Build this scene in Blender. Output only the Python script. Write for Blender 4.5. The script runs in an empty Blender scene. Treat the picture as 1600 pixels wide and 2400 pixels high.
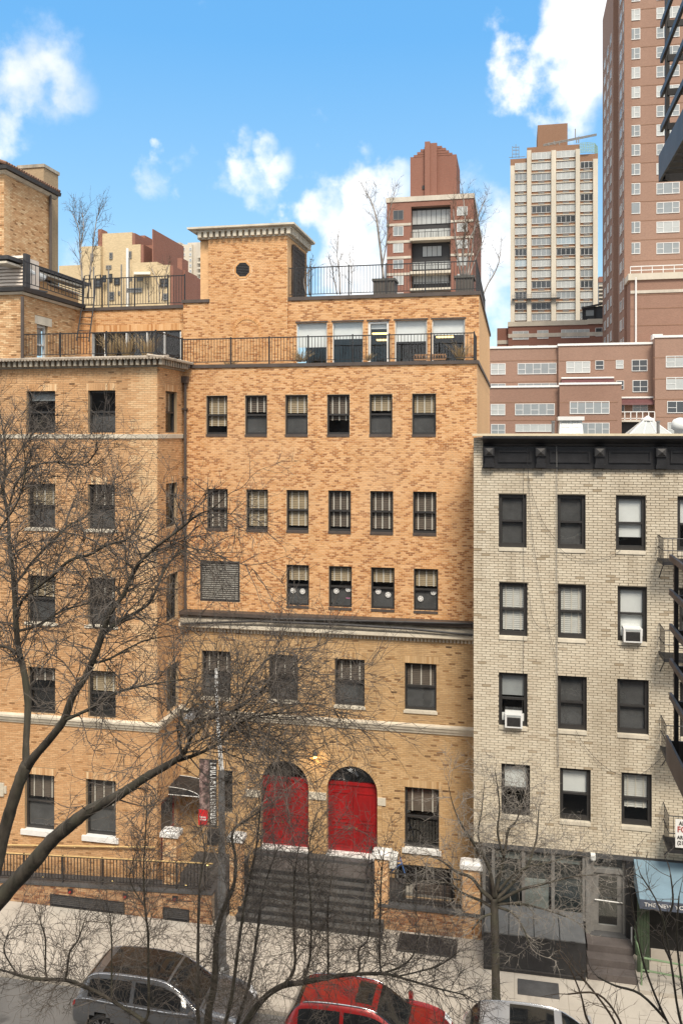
import bpy, math, random
import numpy as np
from mathutils import Vector

# ------------------------------------------------------------------ camera
scene = bpy.context.scene
F, CX, HY = 2000.0, 800.0, 1018.0      # focal length, principal column and horizon row of the photograph (1600 x 2400)
TH = math.atan2(405.0, F)              # the camera looks this far to the left of the facade's normal
CT, ST = math.cos(TH), math.sin(TH)
H = 16.1                               # eye height above the far pavement
cam_data = bpy.data.cameras.new('camera')
cam = bpy.data.objects.new('camera', cam_data)
scene.collection.objects.link(cam)
cam.location = (0, 0, H)
cam.rotation_euler = (math.radians(90), 0, TH)
cam_data.sensor_fit = 'VERTICAL'
cam_data.sensor_height = 36.0
cam_data.lens = F / 2400.0 * 36.0
cam_data.shift_y = -(1200.0 - HY) / 2400.0
cam_data.clip_start = 0.1
cam_data.clip_end = 6000
scene.camera = cam
scene.render.resolution_x, scene.render.resolution_y = 682, 1024

def pdir(px, py):
    a = (px - CX) / F
    return Vector((-ST + a * CT, CT + a * ST, -(py - HY) / F))
def PX(px, Y):
    a = (px - CX) / F
    return Y * (-ST + a * CT) / (CT + a * ST)
def PYat(px, X):
    a = (px - CX) / F
    return X * (CT + a * ST) / (-ST + a * CT)
def PZ(px, py, Y):
    a = (px - CX) / F
    return H - (py - HY) / F * Y / (CT + a * ST)
def P3(px, py, Y):
    return Vector((PX(px, Y), Y, PZ(px, py, Y)))

# ------------------------------------------------------------------ sky
EXPO = 0.73
KE = 2 ** (.5 - EXPO)       # keeps the sky's look when the exposure changes
SUN_EL, SUN_AZ = math.radians(50), math.radians(160)    # azimuth clockwise from +Y (seen from above)
world = bpy.data.worlds.new('World'); scene.world = world
world.cycles.sampling_method = 'MANUAL'; world.cycles.sample_map_resolution = 512
world.use_nodes = True
wn, wl = world.node_tree.nodes, world.node_tree.links
wn.clear()
def N(tree, typ, **kw):
    n = tree.nodes.new(typ)
    for k, v in kw.items():
        if k.startswith('i_'):
            key = k[2:]
            n.inputs[int(key) if key.isdigit() else key].default_value = v
        else: setattr(n, k, v)
    return n
wt = world.node_tree
out = N(wt, 'ShaderNodeOutputWorld'); bg = N(wt, 'ShaderNodeBackground')
bg.inputs['Strength'].default_value = 0.12
sky = N(wt, 'ShaderNodeTexSky', sky_type='NISHITA', sun_disc=False, sun_elevation=SUN_EL,
        sun_rotation=SUN_AZ, altitude=0.0, air_density=1.0, dust_density=0.4, ozone_density=3.0)
hs = N(wt, 'ShaderNodeHueSaturation'); hs.inputs['Saturation'].default_value = 1.0; hs.inputs['Value'].default_value = 1.3
tint = N(wt, 'ShaderNodeMix', data_type='RGBA', blend_type='MULTIPLY'); tint.inputs[0].default_value = 1.0; tint.inputs[7].default_value = (.80, .98, 1.02, 1)
wl.new(sky.outputs[0], tint.inputs[6]); wl.new(tint.outputs[2], hs.inputs['Color'])
tc = N(wt, 'ShaderNodeTexCoord')
# clouds: soft lumps round given directions, broken up by noise
nz = N(wt, 'ShaderNodeTexNoise', noise_dimensions='3D'); nz.inputs['Scale'].default_value = 11.0
nz.inputs['Detail'].default_value = 8.0; nz.inputs['Roughness'].default_value = 0.56
wl.new(tc.outputs['Generated'], nz.inputs['Vector'])
def cloud_dir(px, py): return pdir(px, py).normalized()
CLOUDS = [(40,215,.058,1.05),(125,205,.040,1.0),(0,270,.040,.9),(70,255,.04,.95),
          (1340,60,.062,1.3),(1270,130,.046,1.3),(1385,120,.062,1.1),(1330,130,.05,1.0),(1345,225,.045,.75),
          (560,318,.020,.66),(620,335,.022,.70),(655,375,.026,.72),(590,410,.036,.66),(510,445,.034,.60),(425,385,.026,.50),(365,425,.030,.46),(455,360,.016,.5),
          (850,365,.018,.52),(380,310,.012,.5),(705,430,.024,.5),
          (740,505,.042,1.0),(850,500,.048,1.0),(905,462,.034,1.0),(830,590,.065,.9),(950,620,.070,.9),
          (1160,570,.055,1.0),(1165,700,.060,.9),(1030,570,.075,.85)]
wp = N(wt, 'ShaderNodeVectorMath', operation='SUBTRACT'); wl.new(nz.outputs['Color'], wp.inputs[0]); wp.inputs[1].default_value = (.5, .5, .5)
wq_ = N(wt, 'ShaderNodeVectorMath', operation='SCALE'); wl.new(wp.outputs[0], wq_.inputs[0]); wq_.inputs['Scale'].default_value = .13
wd_ = N(wt, 'ShaderNodeVectorMath', operation='ADD'); wl.new(tc.outputs['Generated'], wd_.inputs[0]); wl.new(wq_.outputs[0], wd_.inputs[1])
acc = None
for cpx, cpy, rad, amp in CLOUDS:
    d = cloud_dir(cpx, cpy)
    vd = N(wt, 'ShaderNodeVectorMath', operation='DISTANCE'); vd.inputs[1].default_value = tuple(d)
    wl.new(wd_.outputs[0], vd.inputs[0])
    mr = N(wt, 'ShaderNodeMapRange', interpolation_type='SMOOTHSTEP'); rad *= 1.12; mr.inputs['From Min'].default_value = rad * 1.5
    mr.inputs['From Max'].default_value = rad * 0.25; mr.inputs['To Min'].default_value = 0; mr.inputs['To Max'].default_value = amp
    wl.new(vd.outputs['Value'], mr.inputs['Value'])
    if acc is None: acc = mr.outputs[0]
    else:
        ad = N(wt, 'ShaderNodeMath', operation='MAXIMUM'); wl.new(acc, ad.inputs[0]); wl.new(mr.outputs[0], ad.inputs[1]); acc = ad.outputs[0]
# away from the stretch of sky in view the same broken cloud goes on, denser overhead and behind (the light is soft and nearly shadowless)
gz = N(wt, 'ShaderNodeTexNoise'); gz.inputs['Scale'].default_value = 2.3; gz.inputs['Detail'].default_value = 3.0; wl.new(tc.outputs['Generated'], gz.inputs['Vector'])
gm = N(wt, 'ShaderNodeMapRange'); gm.inputs['From Min'].default_value = .30; gm.inputs['From Max'].default_value = .48; gm.inputs['To Max'].default_value = 1.3; wl.new(gz.outputs['Fac'], gm.inputs['Value'])
vd = N(wt, 'ShaderNodeVectorMath', operation='DISTANCE'); vd.inputs[1].default_value = tuple(pdir(800, 500).normalized()); wl.new(tc.outputs['Generated'], vd.inputs[0])
vm = N(wt, 'ShaderNodeMapRange', interpolation_type='SMOOTHSTEP'); vm.inputs['From Min'].default_value = .52; vm.inputs['From Max'].default_value = .9; wl.new(vd.outputs['Value'], vm.inputs['Value'])
gg = N(wt, 'ShaderNodeMath', operation='MULTIPLY'); wl.new(gm.outputs[0], gg.inputs[0]); wl.new(vm.outputs[0], gg.inputs[1])
ad = N(wt, 'ShaderNodeMath', operation='MAXIMUM'); wl.new(acc, ad.inputs[0]); wl.new(gg.outputs[0], ad.inputs[1]); acc = ad.outputs[0]
nm = N(wt, 'ShaderNodeMath', operation='MULTIPLY_ADD'); wl.new(nz.outputs['Fac'], nm.inputs[0]); nm.inputs[1].default_value = 3.1; nm.inputs[2].default_value = -1.63
sm = N(wt, 'ShaderNodeMath', operation='ADD'); wl.new(acc, sm.inputs[0]); wl.new(nm.outputs[0], sm.inputs[1])
cr = N(wt, 'ShaderNodeMapRange', interpolation_type='SMOOTHSTEP'); cr.inputs['From Min'].default_value = .24; cr.inputs['From Max'].default_value = 1.12
wl.new(sm.outputs[0], cr.inputs['Value'])
nz2 = N(wt, 'ShaderNodeTexNoise'); nz2.inputs['Scale'].default_value = 6.0; nz2.inputs['Detail'].default_value = 5.0
wl.new(tc.outputs['Generated'], nz2.inputs['Vector'])
crp = N(wt, 'ShaderNodeValToRGB'); crp.color_ramp.elements[0].position = .34; crp.color_ramp.elements[0].color = (5.6 * KE, 6.0 * KE, 6.5 * KE, 1)
crp.color_ramp.elements[1].position = .56; crp.color_ramp.elements[1].color = (7.9 * KE, 7.8 * KE, 7.7 * KE, 1)
wl.new(nz2.outputs['Fac'], crp.inputs[0])
sx_ = N(wt, 'ShaderNodeSeparateXYZ'); wl.new(tc.outputs['Generated'], sx_.inputs[0])
grad = N(wt, 'ShaderNodeValToRGB'); ge = grad.color_ramp.elements
SKY = [(0, (3.6, 4.9, 5.5)), (.10, (3.3, 4.75, 5.6)), (.24, (1.95, 3.8, 5.6)), (.42, (.95, 2.95, 5.6)), (1, (.5, 2.1, 4.8))]
while len(ge) < len(SKY): ge.new(.5)
for i_, (p_, c_) in enumerate(SKY): ge[i_].position = p_; ge[i_].color = (*[v * KE for v in c_], 1)
wl.new(sx_.outputs[2], grad.inputs[0])
blend = N(wt, 'ShaderNodeMix', data_type='RGBA'); blend.inputs[0].default_value = .82; wl.new(hs.outputs[0], blend.inputs[6]); wl.new(grad.outputs[0], blend.inputs[7])
mx = N(wt, 'ShaderNodeMix', data_type='RGBA')
wl.new(cr.outputs[0], mx.inputs[0]); wl.new(blend.outputs[2], mx.inputs[6]); wl.new(crp.outputs[0], mx.inputs[7])
wl.new(mx.outputs[2], bg.inputs['Color']); wl.new(bg.outputs[0], out.inputs[0])

# ------------------------------------------------------------------ sun, exposure
sun_d = bpy.data.lights.new('sun', 'SUN'); sun_d.energy = 2.5; sun_d.angle = math.radians(18); sun_d.color = (1.0, .90, .76)
sun = bpy.data.objects.new('sun', sun_d); scene.collection.objects.link(sun)
sv = Vector((math.sin(SUN_AZ) * math.cos(SUN_EL), math.cos(SUN_AZ) * math.cos(SUN_EL), math.sin(SUN_EL)))
sun.location = sv * 200
sun.rotation_euler = sv.to_track_quat('Z', 'Y').to_euler()
vs = scene.view_settings
vs.view_transform = 'Standard'; vs.look = 'None'; vs.gamma = 1.0; vs.use_curve_mapping = False; vs.exposure = EXPO
scene.render.engine = 'CYCLES'
scene.cycles.max_bounces = 6; scene.cycles.transparent_max_bounces = 12

# ------------------------------------------------------------------ materials
MATS = {}
def new_mat(name):
    m = bpy.data.materials.new(name); m.use_nodes = True
    MATS[name] = m
    return m, m.node_tree, m.node_tree.nodes['Principled BSDF']
def mix_col(t, fac, a, b, blend='MIX'):
    n = N(t, 'ShaderNodeMix', data_type='RGBA', blend_type=blend)
    for i, v in ((0, fac), (6, a), (7, b)):
        if hasattr(v, 'is_output'): t.links.new(v, n.inputs[i])
        elif i == 0: n.inputs[0].default_value = v
        else: n.inputs[i].default_value = (*v, 1) if len(v) == 3 else v
    return n.outputs[2]
def noise(t, scale, detail=4, rough=.55, vec=None, stretch=None):
    n = N(t, 'ShaderNodeTexNoise'); n.inputs['Scale'].default_value = scale; n.inputs['Detail'].default_value = detail; n.inputs['Roughness'].default_value = rough
    g = N(t, 'ShaderNodeNewGeometry')
    v = g.outputs['Position']
    if stretch:
        mp = N(t, 'ShaderNodeMapping'); mp.inputs['Scale'].default_value = stretch; t.links.new(v, mp.inputs['Vector']); v = mp.outputs[0]
    t.links.new(v, n.inputs['Vector'])
    return n.outputs['Fac']
def ramp(t, src, stops):
    r = N(t, 'ShaderNodeValToRGB'); e = r.color_ramp.elements
    while len(e) < len(stops): e.new(.5)
    for i, (p, c) in enumerate(stops):
        e[i].position = p; e[i].color = (*c, 1) if len(c) == 3 else c
    t.links.new(src, r.inputs[0]); return r.outputs[0]
def mapr(t, src, a, b, c=0, d=1):
    n = N(t, 'ShaderNodeMapRange'); t.links.new(src, n.inputs['Value'])
    for k, v in zip(('From Min', 'From Max', 'To Min', 'To Max'), (a, b, c, d)): n.inputs[k].default_value = v
    return n.outputs[0]
def add_bump(t, b, src, strength=.3, dist=.01):
    n = N(t, 'ShaderNodeBump'); n.inputs['Strength'].default_value = strength; n.inputs['Distance'].default_value = dist
    t.links.new(src, n.inputs['Height']); t.links.new(n.outputs[0], b.inputs['Normal'])
def plain(name, col, rough=.6, var=.18, scale=3.0, metal=0.0, spec=.5, bump=0.0, stretch=None):
    """one colour, varied a little by two scales of noise"""
    m, t, b = new_mat(name)
    f = noise(t, scale, 6, .6, stretch=stretch); g = noise(t, scale * 9, 3)
    lo = tuple(c * (1 - var) for c in col); hi = tuple(min(1, c * (1 + var)) for c in col)
    c = ramp(t, f, [(.3, lo), (.7, hi)])
    c = mix_col(t, mapr(t, g, .35, .75, 0, var), c, tuple(x * .55 for x in col))
    t.links.new(c, b.inputs['Base Color'])
    b.inputs['Roughness'].default_value = rough; b.inputs['Metallic'].default_value = metal
    b.inputs['Specular IOR Level'].default_value = spec
    if bump: add_bump(t, b, g, bump, .02)
    return m
def brick_mat(name, stops, stain=(.25, .2, .14), stain_amt=.35, rough=.85, wash=None):
    """colour by the brick's own tone, weathered by large soft stains"""
    m, t, b = new_mat(name)
    at = N(t, 'ShaderNodeAttribute', attribute_name='tone')
    c = ramp(t, at.outputs['Fac'], stops)
    g = noise(t, 60, 3); c = mix_col(t, mapr(t, g, .3, .8, 0, .35), c, mix_col(t, 1.0, c, (.72, .66, .6), 'MULTIPLY'))
    f = noise(t, .55, 6, .62, stretch=(1, 1, .45))
    c = mix_col(t, mapr(t, f, .5, .78, 0, stain_amt), c, stain)
    f3 = noise(t, 2.6, 4, .55, stretch=(1, 1, .07)); c = mix_col(t, mapr(t, f3, .54, .76, 0, stain_amt * .7), c, tuple(x * .8 for x in stain))
    if wash:
        f2 = noise(t, .35, 5, .6); c = mix_col(t, mapr(t, f2, .52, .72, 0, wash[1]), c, wash[0])
    t.links.new(c, b.inputs['Base Color']); b.inputs['Roughness'].default_value = rough; b.inputs['Specular IOR Level'].default_value = .25
    return m
def far_brick(name, col, mort, sc=1.0, rough=.9):
    """brick seen from far: courses finer than a pixel"""
    m, t, b = new_mat(name)
    g = N(t, 'ShaderNodeNewGeometry'); mp = N(t, 'ShaderNodeMapping')
    mp.vector_type = 'POINT'; mp.inputs['Rotation'].default_value = (math.radians(90), 0, 0)
    cb = N(t, 'ShaderNodeCombineXYZ'); sp = N(t, 'ShaderNodeSeparateXYZ'); t.links.new(g.outputs['Position'], sp.inputs[0])
    sxy = N(t, 'ShaderNodeMath', operation='ADD'); t.links.new(sp.outputs[0], sxy.inputs[0]); t.links.new(sp.outputs[1], sxy.inputs[1])
    t.links.new(sxy.outputs[0], cb.inputs[0]); t.links.new(sp.outputs[2], cb.inputs[1])
    bt = N(t, 'ShaderNodeTexBrick'); t.links.new(cb.outputs[0], bt.inputs['Vector'])
    bt.inputs['Scale'].default_value = sc; bt.inputs['Mortar Size'].default_value = .03; bt.inputs['Brick Width'].default_value = .6; bt.inputs['Row Height'].default_value = .2
    bt.inputs['Color1'].default_value = (*[c * .86 for c in col], 1); bt.inputs['Color2'].default_value = (*[c * 1.12 for c in col], 1); bt.inputs['Mortar'].default_value = (*mort, 1)
    f = noise(t, .12, 6, .65, stretch=(1, 1, .5)); c = mix_col(t, mapr(t, f, .35, .75, 0, .32), bt.outputs[0], tuple(x * .6 for x in col))
    t.links.new(c, b.inputs['Base Color']); b.inputs['Roughness'].default_value = rough; b.inputs['Specular IOR Level'].default_value = .2
    return m
def glass_mat(name, tint=(.8, .82, .82), base=.05):
    m, t, b = new_mat(name)
    t.nodes.remove(b); o = t.nodes['Material Output']
    tr = N(t, 'ShaderNodeBsdfTransparent'); tr.inputs[0].default_value = (*tint, 1)
    gl = N(t, 'ShaderNodeBsdfGlossy'); gl.inputs['Roughness'].default_value = .015; gl.inputs['Color'].default_value = (.9, .93, .95, 1)
    lw = N(t, 'ShaderNodeLayerWeight'); lw.inputs[0].default_value = .5
    pw_ = N(t, 'ShaderNodeMath', operation='POWER'); pw_.inputs[1].default_value = 5.0; t.links.new(lw.outputs['Facing'], pw_.inputs[0])
    ad = N(t, 'ShaderNodeMath', operation='MULTIPLY_ADD'); ad.inputs[1].default_value = .94; ad.inputs[2].default_value = .035 + base; t.links.new(pw_.outputs[0], ad.inputs[0])
    ms = N(t, 'ShaderNodeMixShader'); t.links.new(ad.outputs[0], ms.inputs[0]); t.links.new(tr.outputs[0], ms.inputs[1]); t.links.new(gl.outputs[0], ms.inputs[2])
    # old panes are never quite flat
    f = noise(t, 2.2, 2); bm = N(t, 'ShaderNodeBump'); bm.inputs['Strength'].default_value = .12; bm.inputs['Distance'].default_value = .02
    t.links.new(f, bm.inputs['Height']); t.links.new(bm.outputs[0], gl.inputs['Normal'])
    t.links.new(ms.outputs[0], o.inputs[0])
    return m

brick_mat('brick_orange', [(0, (.76, .475, .245)), (.35, (.68, .385, .175)), (.58, (.60, .315, .13)), (.72, (.50, .23, .085)), (.88, (.41, .185, .072)), (1, (.29, .125, .055))], stain=(.42, .24, .12), stain_amt=.28, wash=((.78, .53, .31), .28))
brick_mat('brick_tan', [(0, (.80, .60, .36)), (.15, (.70, .45, .245)), (.4, (.60, .352, .175)), (.65, (.525, .292, .138)), (.8, (.40, .21, .09)), (.92, (.26, .14, .065)), (1, (.10, .065, .04))], stain=(.27, .19, .11), stain_amt=.36, wash=((.62, .40, .22), .3))
brick_mat('brick_lower', [(0, (.66, .46, .255)), (.4, (.55, .36, .18)), (.65, (.48, .30, .142)), (.8, (.36, .205, .092)), (.92, (.25, .14, .068)), (1, (.10, .065, .04))], stain=(.26, .185, .11), stain_amt=.4)
brick_mat('brick_white', [(0, (.70, .635, .51)), (.4, (.62, .55, .43)), (.7, (.54, .46, .35)), (.9, (.38, .31, .215)), (1, (.18, .135, .09))], stain=(.26, .2, .13), stain_amt=.5)
brick_mat('brick_planter', [(0, (.52, .34, .2)), (.4, (.43, .25, .13)), (.7, (.34, .17, .085)), (.9, (.22, .095, .05)), (1, (.12, .05, .03))], stain=(.16, .11, .08), stain_amt=.4)
plain('mortar_orange', (.70, .50, .31), .95, .12, 2)
plain('mortar_tan', (.40, .285, .17), .95, .15, 2)
plain('mortar_white', (.24, .205, .155), .95, .3, 2)
plain('mortar_planter', (.36, .27, .19), .95, .15, 2)
plain('stone_cream', (.62, .56, .45), .8, .22, 1.4, bump=.2, stretch=(1, 1, .3))
plain('stone_grey', (.36, .32, .255), .85, .38, 2.2, bump=.3, stretch=(1, 1, .35))
plain('stone_white', (.78, .77, .74), .6, .08, 4)
plain('metal_black', (.022, .022, .024), .55, .3, 6)
plain('metal_dark', (.045, .043, .043), .5, .3, 5)
plain('coping_brown', (.085, .066, .056), .6, .25, 3)
plain('frame_dark', (.035, .033, .032), .5, .2, 5)
plain('frame_white', (.72, .72, .70), .5, .06, 5)
plain('frame_grey', (.20, .195, .185), .55, .2, 5)
plain('roof_dark', (.085, .08, .078), .8, .25, 2)
plain('interior', (.03, .028, .026), .9, .4, .8)
plain('blind_tan', (.40, .31, .19), .7, .12, 6)
plain('blind_dark', (.13, .10, .075), .7, .15, 6)
plain('blind_white', (.62, .62, .58), .7, .08, 6)
plain('tape_white', (.66, .62, .54), .7, .05, 6)
plain('shade_white', (.74, .76, .74), .8, .05, 3)
plain('screen_grey', (.085, .085, .085), .9, .3, 2)
plain('shade_grey', (.36, .38, .38), .8, .1, 3)
plain('concrete', (.40, .365, .315), .9, .12, .8, bump=.1)
plain('slate', (.075, .075, .077), .6, .28, 2, bump=.2)
plain('cornice_black', (.017, .017, .019), .45, .5, 3)
plain('coping_cream', (.66, .57, .40), .6, .1, 3)
glass_mat('glass', (.93, .94, .94), .035)
glass_mat('glass_store', (.9, .92, .91), .05)
for nm_, c_, r_ in (('pane_pale', (.44, .46, .45), .2), ('pane_mid', (.27, .295, .305), .12), ('pane_dark', (.06, .068, .075), .06), ('pane_blue', (.36, .43, .47), .08)):
    plain(nm_, c_, r_, .12, .25)

# ------------------------------------------------------------------ mesh helpers
COL = scene.collection
ORIGIN = {}
class MB:
    def __init__(s): s.v, s.f, s.t = [], [], []
    def quad(s, a, b, c, d, tone=None):
        n = len(s.v); s.v += [tuple(a), tuple(b), tuple(c), tuple(d)]; s.f.append((n, n + 1, n + 2, n + 3))
        if tone is not None: s.t.append(tone)
        return s
    def poly(s, pts):
        n = len(s.v); s.v += [tuple(p) for p in pts]; s.f.append(tuple(range(n, n + len(pts)))); return s
    def box(s, x0, x1, y0, y1, z0, z1, tone=None):
        if x0 > x1: x0, x1 = x1, x0
        if y0 > y1: y0, y1 = y1, y0
        if z0 > z1: z0, z1 = z1, z0
        n = len(s.v)
        s.v += [(x0, y0, z0), (x1, y0, z0), (x1, y1, z0), (x0, y1, z0), (x0, y0, z1), (x1, y0, z1), (x1, y1, z1), (x0, y1, z1)]
        s.f += [(n, n + 3, n + 2, n + 1), (n + 4, n + 5, n + 6, n + 7), (n, n + 1, n + 5, n + 4), (n + 1, n + 2, n + 6, n + 5), (n + 2, n + 3, n + 7, n + 6), (n + 3, n, n + 4, n + 7)]
        if tone is not None: s.t += [tone] * 6
        return s
    def hexa(s, p):      # eight corners: bottom ring then top ring
        n = len(s.v); s.v += [tuple(q) for q in p]
        s.f += [(n, n + 3, n + 2, n + 1), (n + 4, n + 5, n + 6, n + 7), (n, n + 1, n + 5, n + 4), (n + 1, n + 2, n + 6, n + 5), (n + 2, n + 3, n + 7, n + 6), (n + 3, n, n + 4, n + 7)]
        return s
    def prism(s, pts, off):   # polygon extruded by a vector
        n = len(s.v); k = len(pts); off = Vector(off)
        s.v += [tuple(p) for p in pts] + [tuple(Vector(p) + off) for p in pts]
        s.f.append(tuple(range(n + k - 1, n - 1, -1))); s.f.append(tuple(range(n + k, n + 2 * k)))
        for i in range(k):
            j = (i + 1) % k; s.f.append((n + i, n + j, n + k + j, n + k + i))
        return s
    def tube(s, pts, radii, k=6, cap=True):
        pts = [Vector(p) for p in pts]
        if not hasattr(radii, '__len__'): radii = [radii] * len(pts)
        n0 = len(s.v); up = Vector((0, 0, 1)); prev = None
        for i, p in enumerate(pts):
            d = (pts[min(i + 1, len(pts) - 1)] - pts[max(i - 1, 0)])
            if d.length < 1e-9: d = Vector((0, 0, 1))
            d.normalize()
            if prev is None:
                u = d.orthogonal().normalized()
            else:
                u = prev - d * prev.dot(d)
                u = u.normalized() if u.length > 1e-6 else d.orthogonal().normalized()
            prev = u; w = d.cross(u)
            for j in range(k):
                an = 2 * math.pi * j / k
                s.v.append(tuple(p + (u * math.cos(an) + w * math.sin(an)) * radii[i]))
        for i in range(len(pts) - 1):
            for j in range(k):
                a = n0 + i * k + j; b = n0 + i * k + (j + 1) % k
                s.f.append((a, b, b + k, a + k))
        if cap and k > 3:
            s.f.append(tuple(range(n0 + k - 1, n0 - 1, -1))); e = n0 + (len(pts) - 1) * k; s.f.append(tuple(range(e, e + k)))
        return s
    def lathe(s, prof, cx, cy, k=16, z0=0.0):   # (r, z) profile round a vertical axis
        n = len(s.v)
        for r, z in prof:
            for j in range(k):
                an = 2 * math.pi * j / k; s.v.append((cx + r * math.cos(an), cy + r * math.sin(an), z0 + z))
        for i in range(len(prof) - 1):
            for j in range(k):
                a = n + i * k + j; b = n + i * k + (j + 1) % k; s.f.append((a, b, b + k, a + k))
        s.f.append(tuple(range(n + k - 1, n - 1, -1))); e = n + (len(prof) - 1) * k; s.f.append(tuple(range(e, e + k)))
        return s
    def mesh(s, name, org=(0, 0, 0)):
        me = bpy.data.meshes.new(name)
        if s.v:
            v = np.array(s.v, dtype=np.float64) - np.array(org)
            me.from_pydata(v.tolist(), [], s.f)
            if s.t and len(s.t) == len(s.f):
                at = me.attributes.new('tone', 'FLOAT', 'FACE'); at.data.foreach_set('value', np.array(s.t, dtype=np.float32))
        return me
    def build(s, name, mat, parent=None, origin=None, smooth=False):
        org = Vector(ORIGIN[parent.name]) if parent else Vector(origin if origin is not None else base_of(s.v))
        me = s.mesh(name, org)
        me.materials.append(MATS[mat])
        if smooth: me.polygons.foreach_set('use_smooth', [True] * len(me.polygons))
        o = bpy.data.objects.new(name, me); COL.objects.link(o)
        if parent: o.parent = parent; ORIGIN[o.name] = ORIGIN[parent.name]
        else: o.location = org; ORIGIN[o.name] = tuple(org)
        return o
def base_of(v):
    a = np.array(v); return ((a[:, 0].min() + a[:, 0].max()) / 2, (a[:, 1].min() + a[:, 1].max()) / 2, a[:, 2].min())
def tag(o, label, cat, group=None):
    o['label'] = label; o['category'] = cat
    if group: o['group'] = group
    return o
def thing(name, loc, label, cat, group=None):
    o = bpy.data.objects.new(name, None); COL.objects.link(o); o.location = loc; o.empty_display_size = .3
    ORIGIN[o.name] = tuple(loc)
    return tag(o, label, cat, group)
def stuff(o): o['kind'] = 'stuff'; return o
def struct(o): o['kind'] = 'structure'; return o
def inst(name, mesh, parent, pos):      # a part that shares its mesh; pos is a world position
    o = bpy.data.objects.new(name, mesh); COL.objects.link(o); o.parent = parent
    o.location = Vector(pos) - Vector(ORIGIN[parent.name]); ORIGIN[o.name] = tuple(pos)
    return o

class Wall:
    """a vertical plane: s runs along it, d comes out of it, z is up"""
    def __init__(s, x, y, kind='front'):
        s.o = (x, y); s.kind = kind
        s.u, s.n = {'front': ((1, 0), (0, -1)), 'right': ((0, 1), (1, 0)), 'left': ((0, -1), (-1, 0))}[kind]
    def p(s, a, d, z): return (s.o[0] + s.u[0] * a + s.n[0] * d, s.o[1] + s.u[1] * a + s.n[1] * d, z)
    def box(s, mb, a0, a1, d0, d1, z0, z1, tone=None):
        p, q = s.p(a0, d0, z0), s.p(a1, d1, z1); mb.box(p[0], q[0], p[1], q[1], p[2], q[2], tone)
    def S(s, px):        # pixel column -> s on this wall
        if s.kind == 'front': return PX(px, s.o[1]) - s.o[0]
        y = PYat(px, s.o[0]); return (y - s.o[1]) * s.u[1]
    def Z(s, px, py):
        Y = s.o[1] if s.kind == 'front' else PYat(px, s.o[0])
        return PZ(px, py, Y)

class Op:
    def __init__(s, a0, a1, z0, z1, arch=False, depth=.16): s.a0, s.a1, s.z0, s.z1, s.arch, s.depth = a0, a1, z0, z1, arch, depth
    def half(s): return (s.a1 - s.a0) / 2
    def span(s, z):
        if not (s.z0 - 1e-6 <= z <= s.z1 + 1e-6): return None
        if s.arch:
            r = s.half(); zc = s.z1 - r
            if z > zc:
                k = r * r - (z - zc) ** 2
                if k <= 0: return None
                w = math.sqrt(k); c = (s.a0 + s.a1) / 2; return (c - w, c + w)
        return (s.a0, s.a1)

def wall_sheet(name, wall, a0, a1, z0, z1, ops, mat, parent):
    mb = MB()
    ops = [o for o in ops if o.a1 > a0 and o.a0 < a1 and o.z1 > z0 and o.z0 < z1]
    As = sorted({a0, a1, *[min(max(o.a0, a0), a1) for o in ops], *[min(max(o.a1, a0), a1) for o in ops]})
    Zs = sorted({z0, z1, *[min(max(o.z0, z0), z1) for o in ops], *[min(max(o.z1, z0), z1) for o in ops]})
    for i in range(len(As) - 1):
        run = None
        for j in range(len(Zs) - 1):
            ca, cz = (As[i] + As[i + 1]) / 2, (Zs[j] + Zs[j + 1]) / 2
            if any(o.a0 < ca < o.a1 and o.z0 < cz < o.z1 for o in ops): continue
            mb.quad(wall.p(As[i], 0, Zs[j]), wall.p(As[i + 1], 0, Zs[j]), wall.p(As[i + 1], 0, Zs[j + 1]), wall.p(As[i], 0, Zs[j + 1]))
    for o in ops:
        dp = -o.depth
        if o.arch:
            r = o.half(); c = (o.a0 + o.a1) / 2; zc = o.z1 - r; K = 20
            arc = [(c + r * math.cos(math.pi * k / K), zc + r * math.sin(math.pi * k / K)) for k in range(K + 1)]
            for k in range(K):
                (x1, y1), (x2, y2) = arc[k], arc[k + 1]
                mb.quad(wall.p(x1, 0, y1), wall.p(x1, 0, o.z1), wall.p(x2, 0, o.z1), wall.p(x2, 0, y2))
                mb.quad(wall.p(x1, 0, y1), wall.p(x2, 0, y2), wall.p(x2, dp, y2), wall.p(x1, dp, y1))
            zt = zc
        else:
            zt = o.z1
            mb.quad(wall.p(o.a0, 0, o.z1), wall.p(o.a1, 0, o.z1), wall.p(o.a1, dp, o.z1), wall.p(o.a0, dp, o.z1))
        mb.quad(wall.p(o.a0, 0, o.z0), wall.p(o.a0, 0, zt), wall.p(o.a0, dp, zt), wall.p(o.a0, dp, o.z0))
        mb.quad(wall.p(o.a1, 0, o.z0), wall.p(o.a1, 0, zt), wall.p(o.a1, dp, zt), wall.p(o.a1, dp, o.z0))
        mb.quad(wall.p(o.a0, 0, o.z0), wall.p(o.a1, 0, o.z0), wall.p(o.a1, dp, o.z0), wall.p(o.a0, dp, o.z0))
    return mb.build(name, mat, parent)

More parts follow.
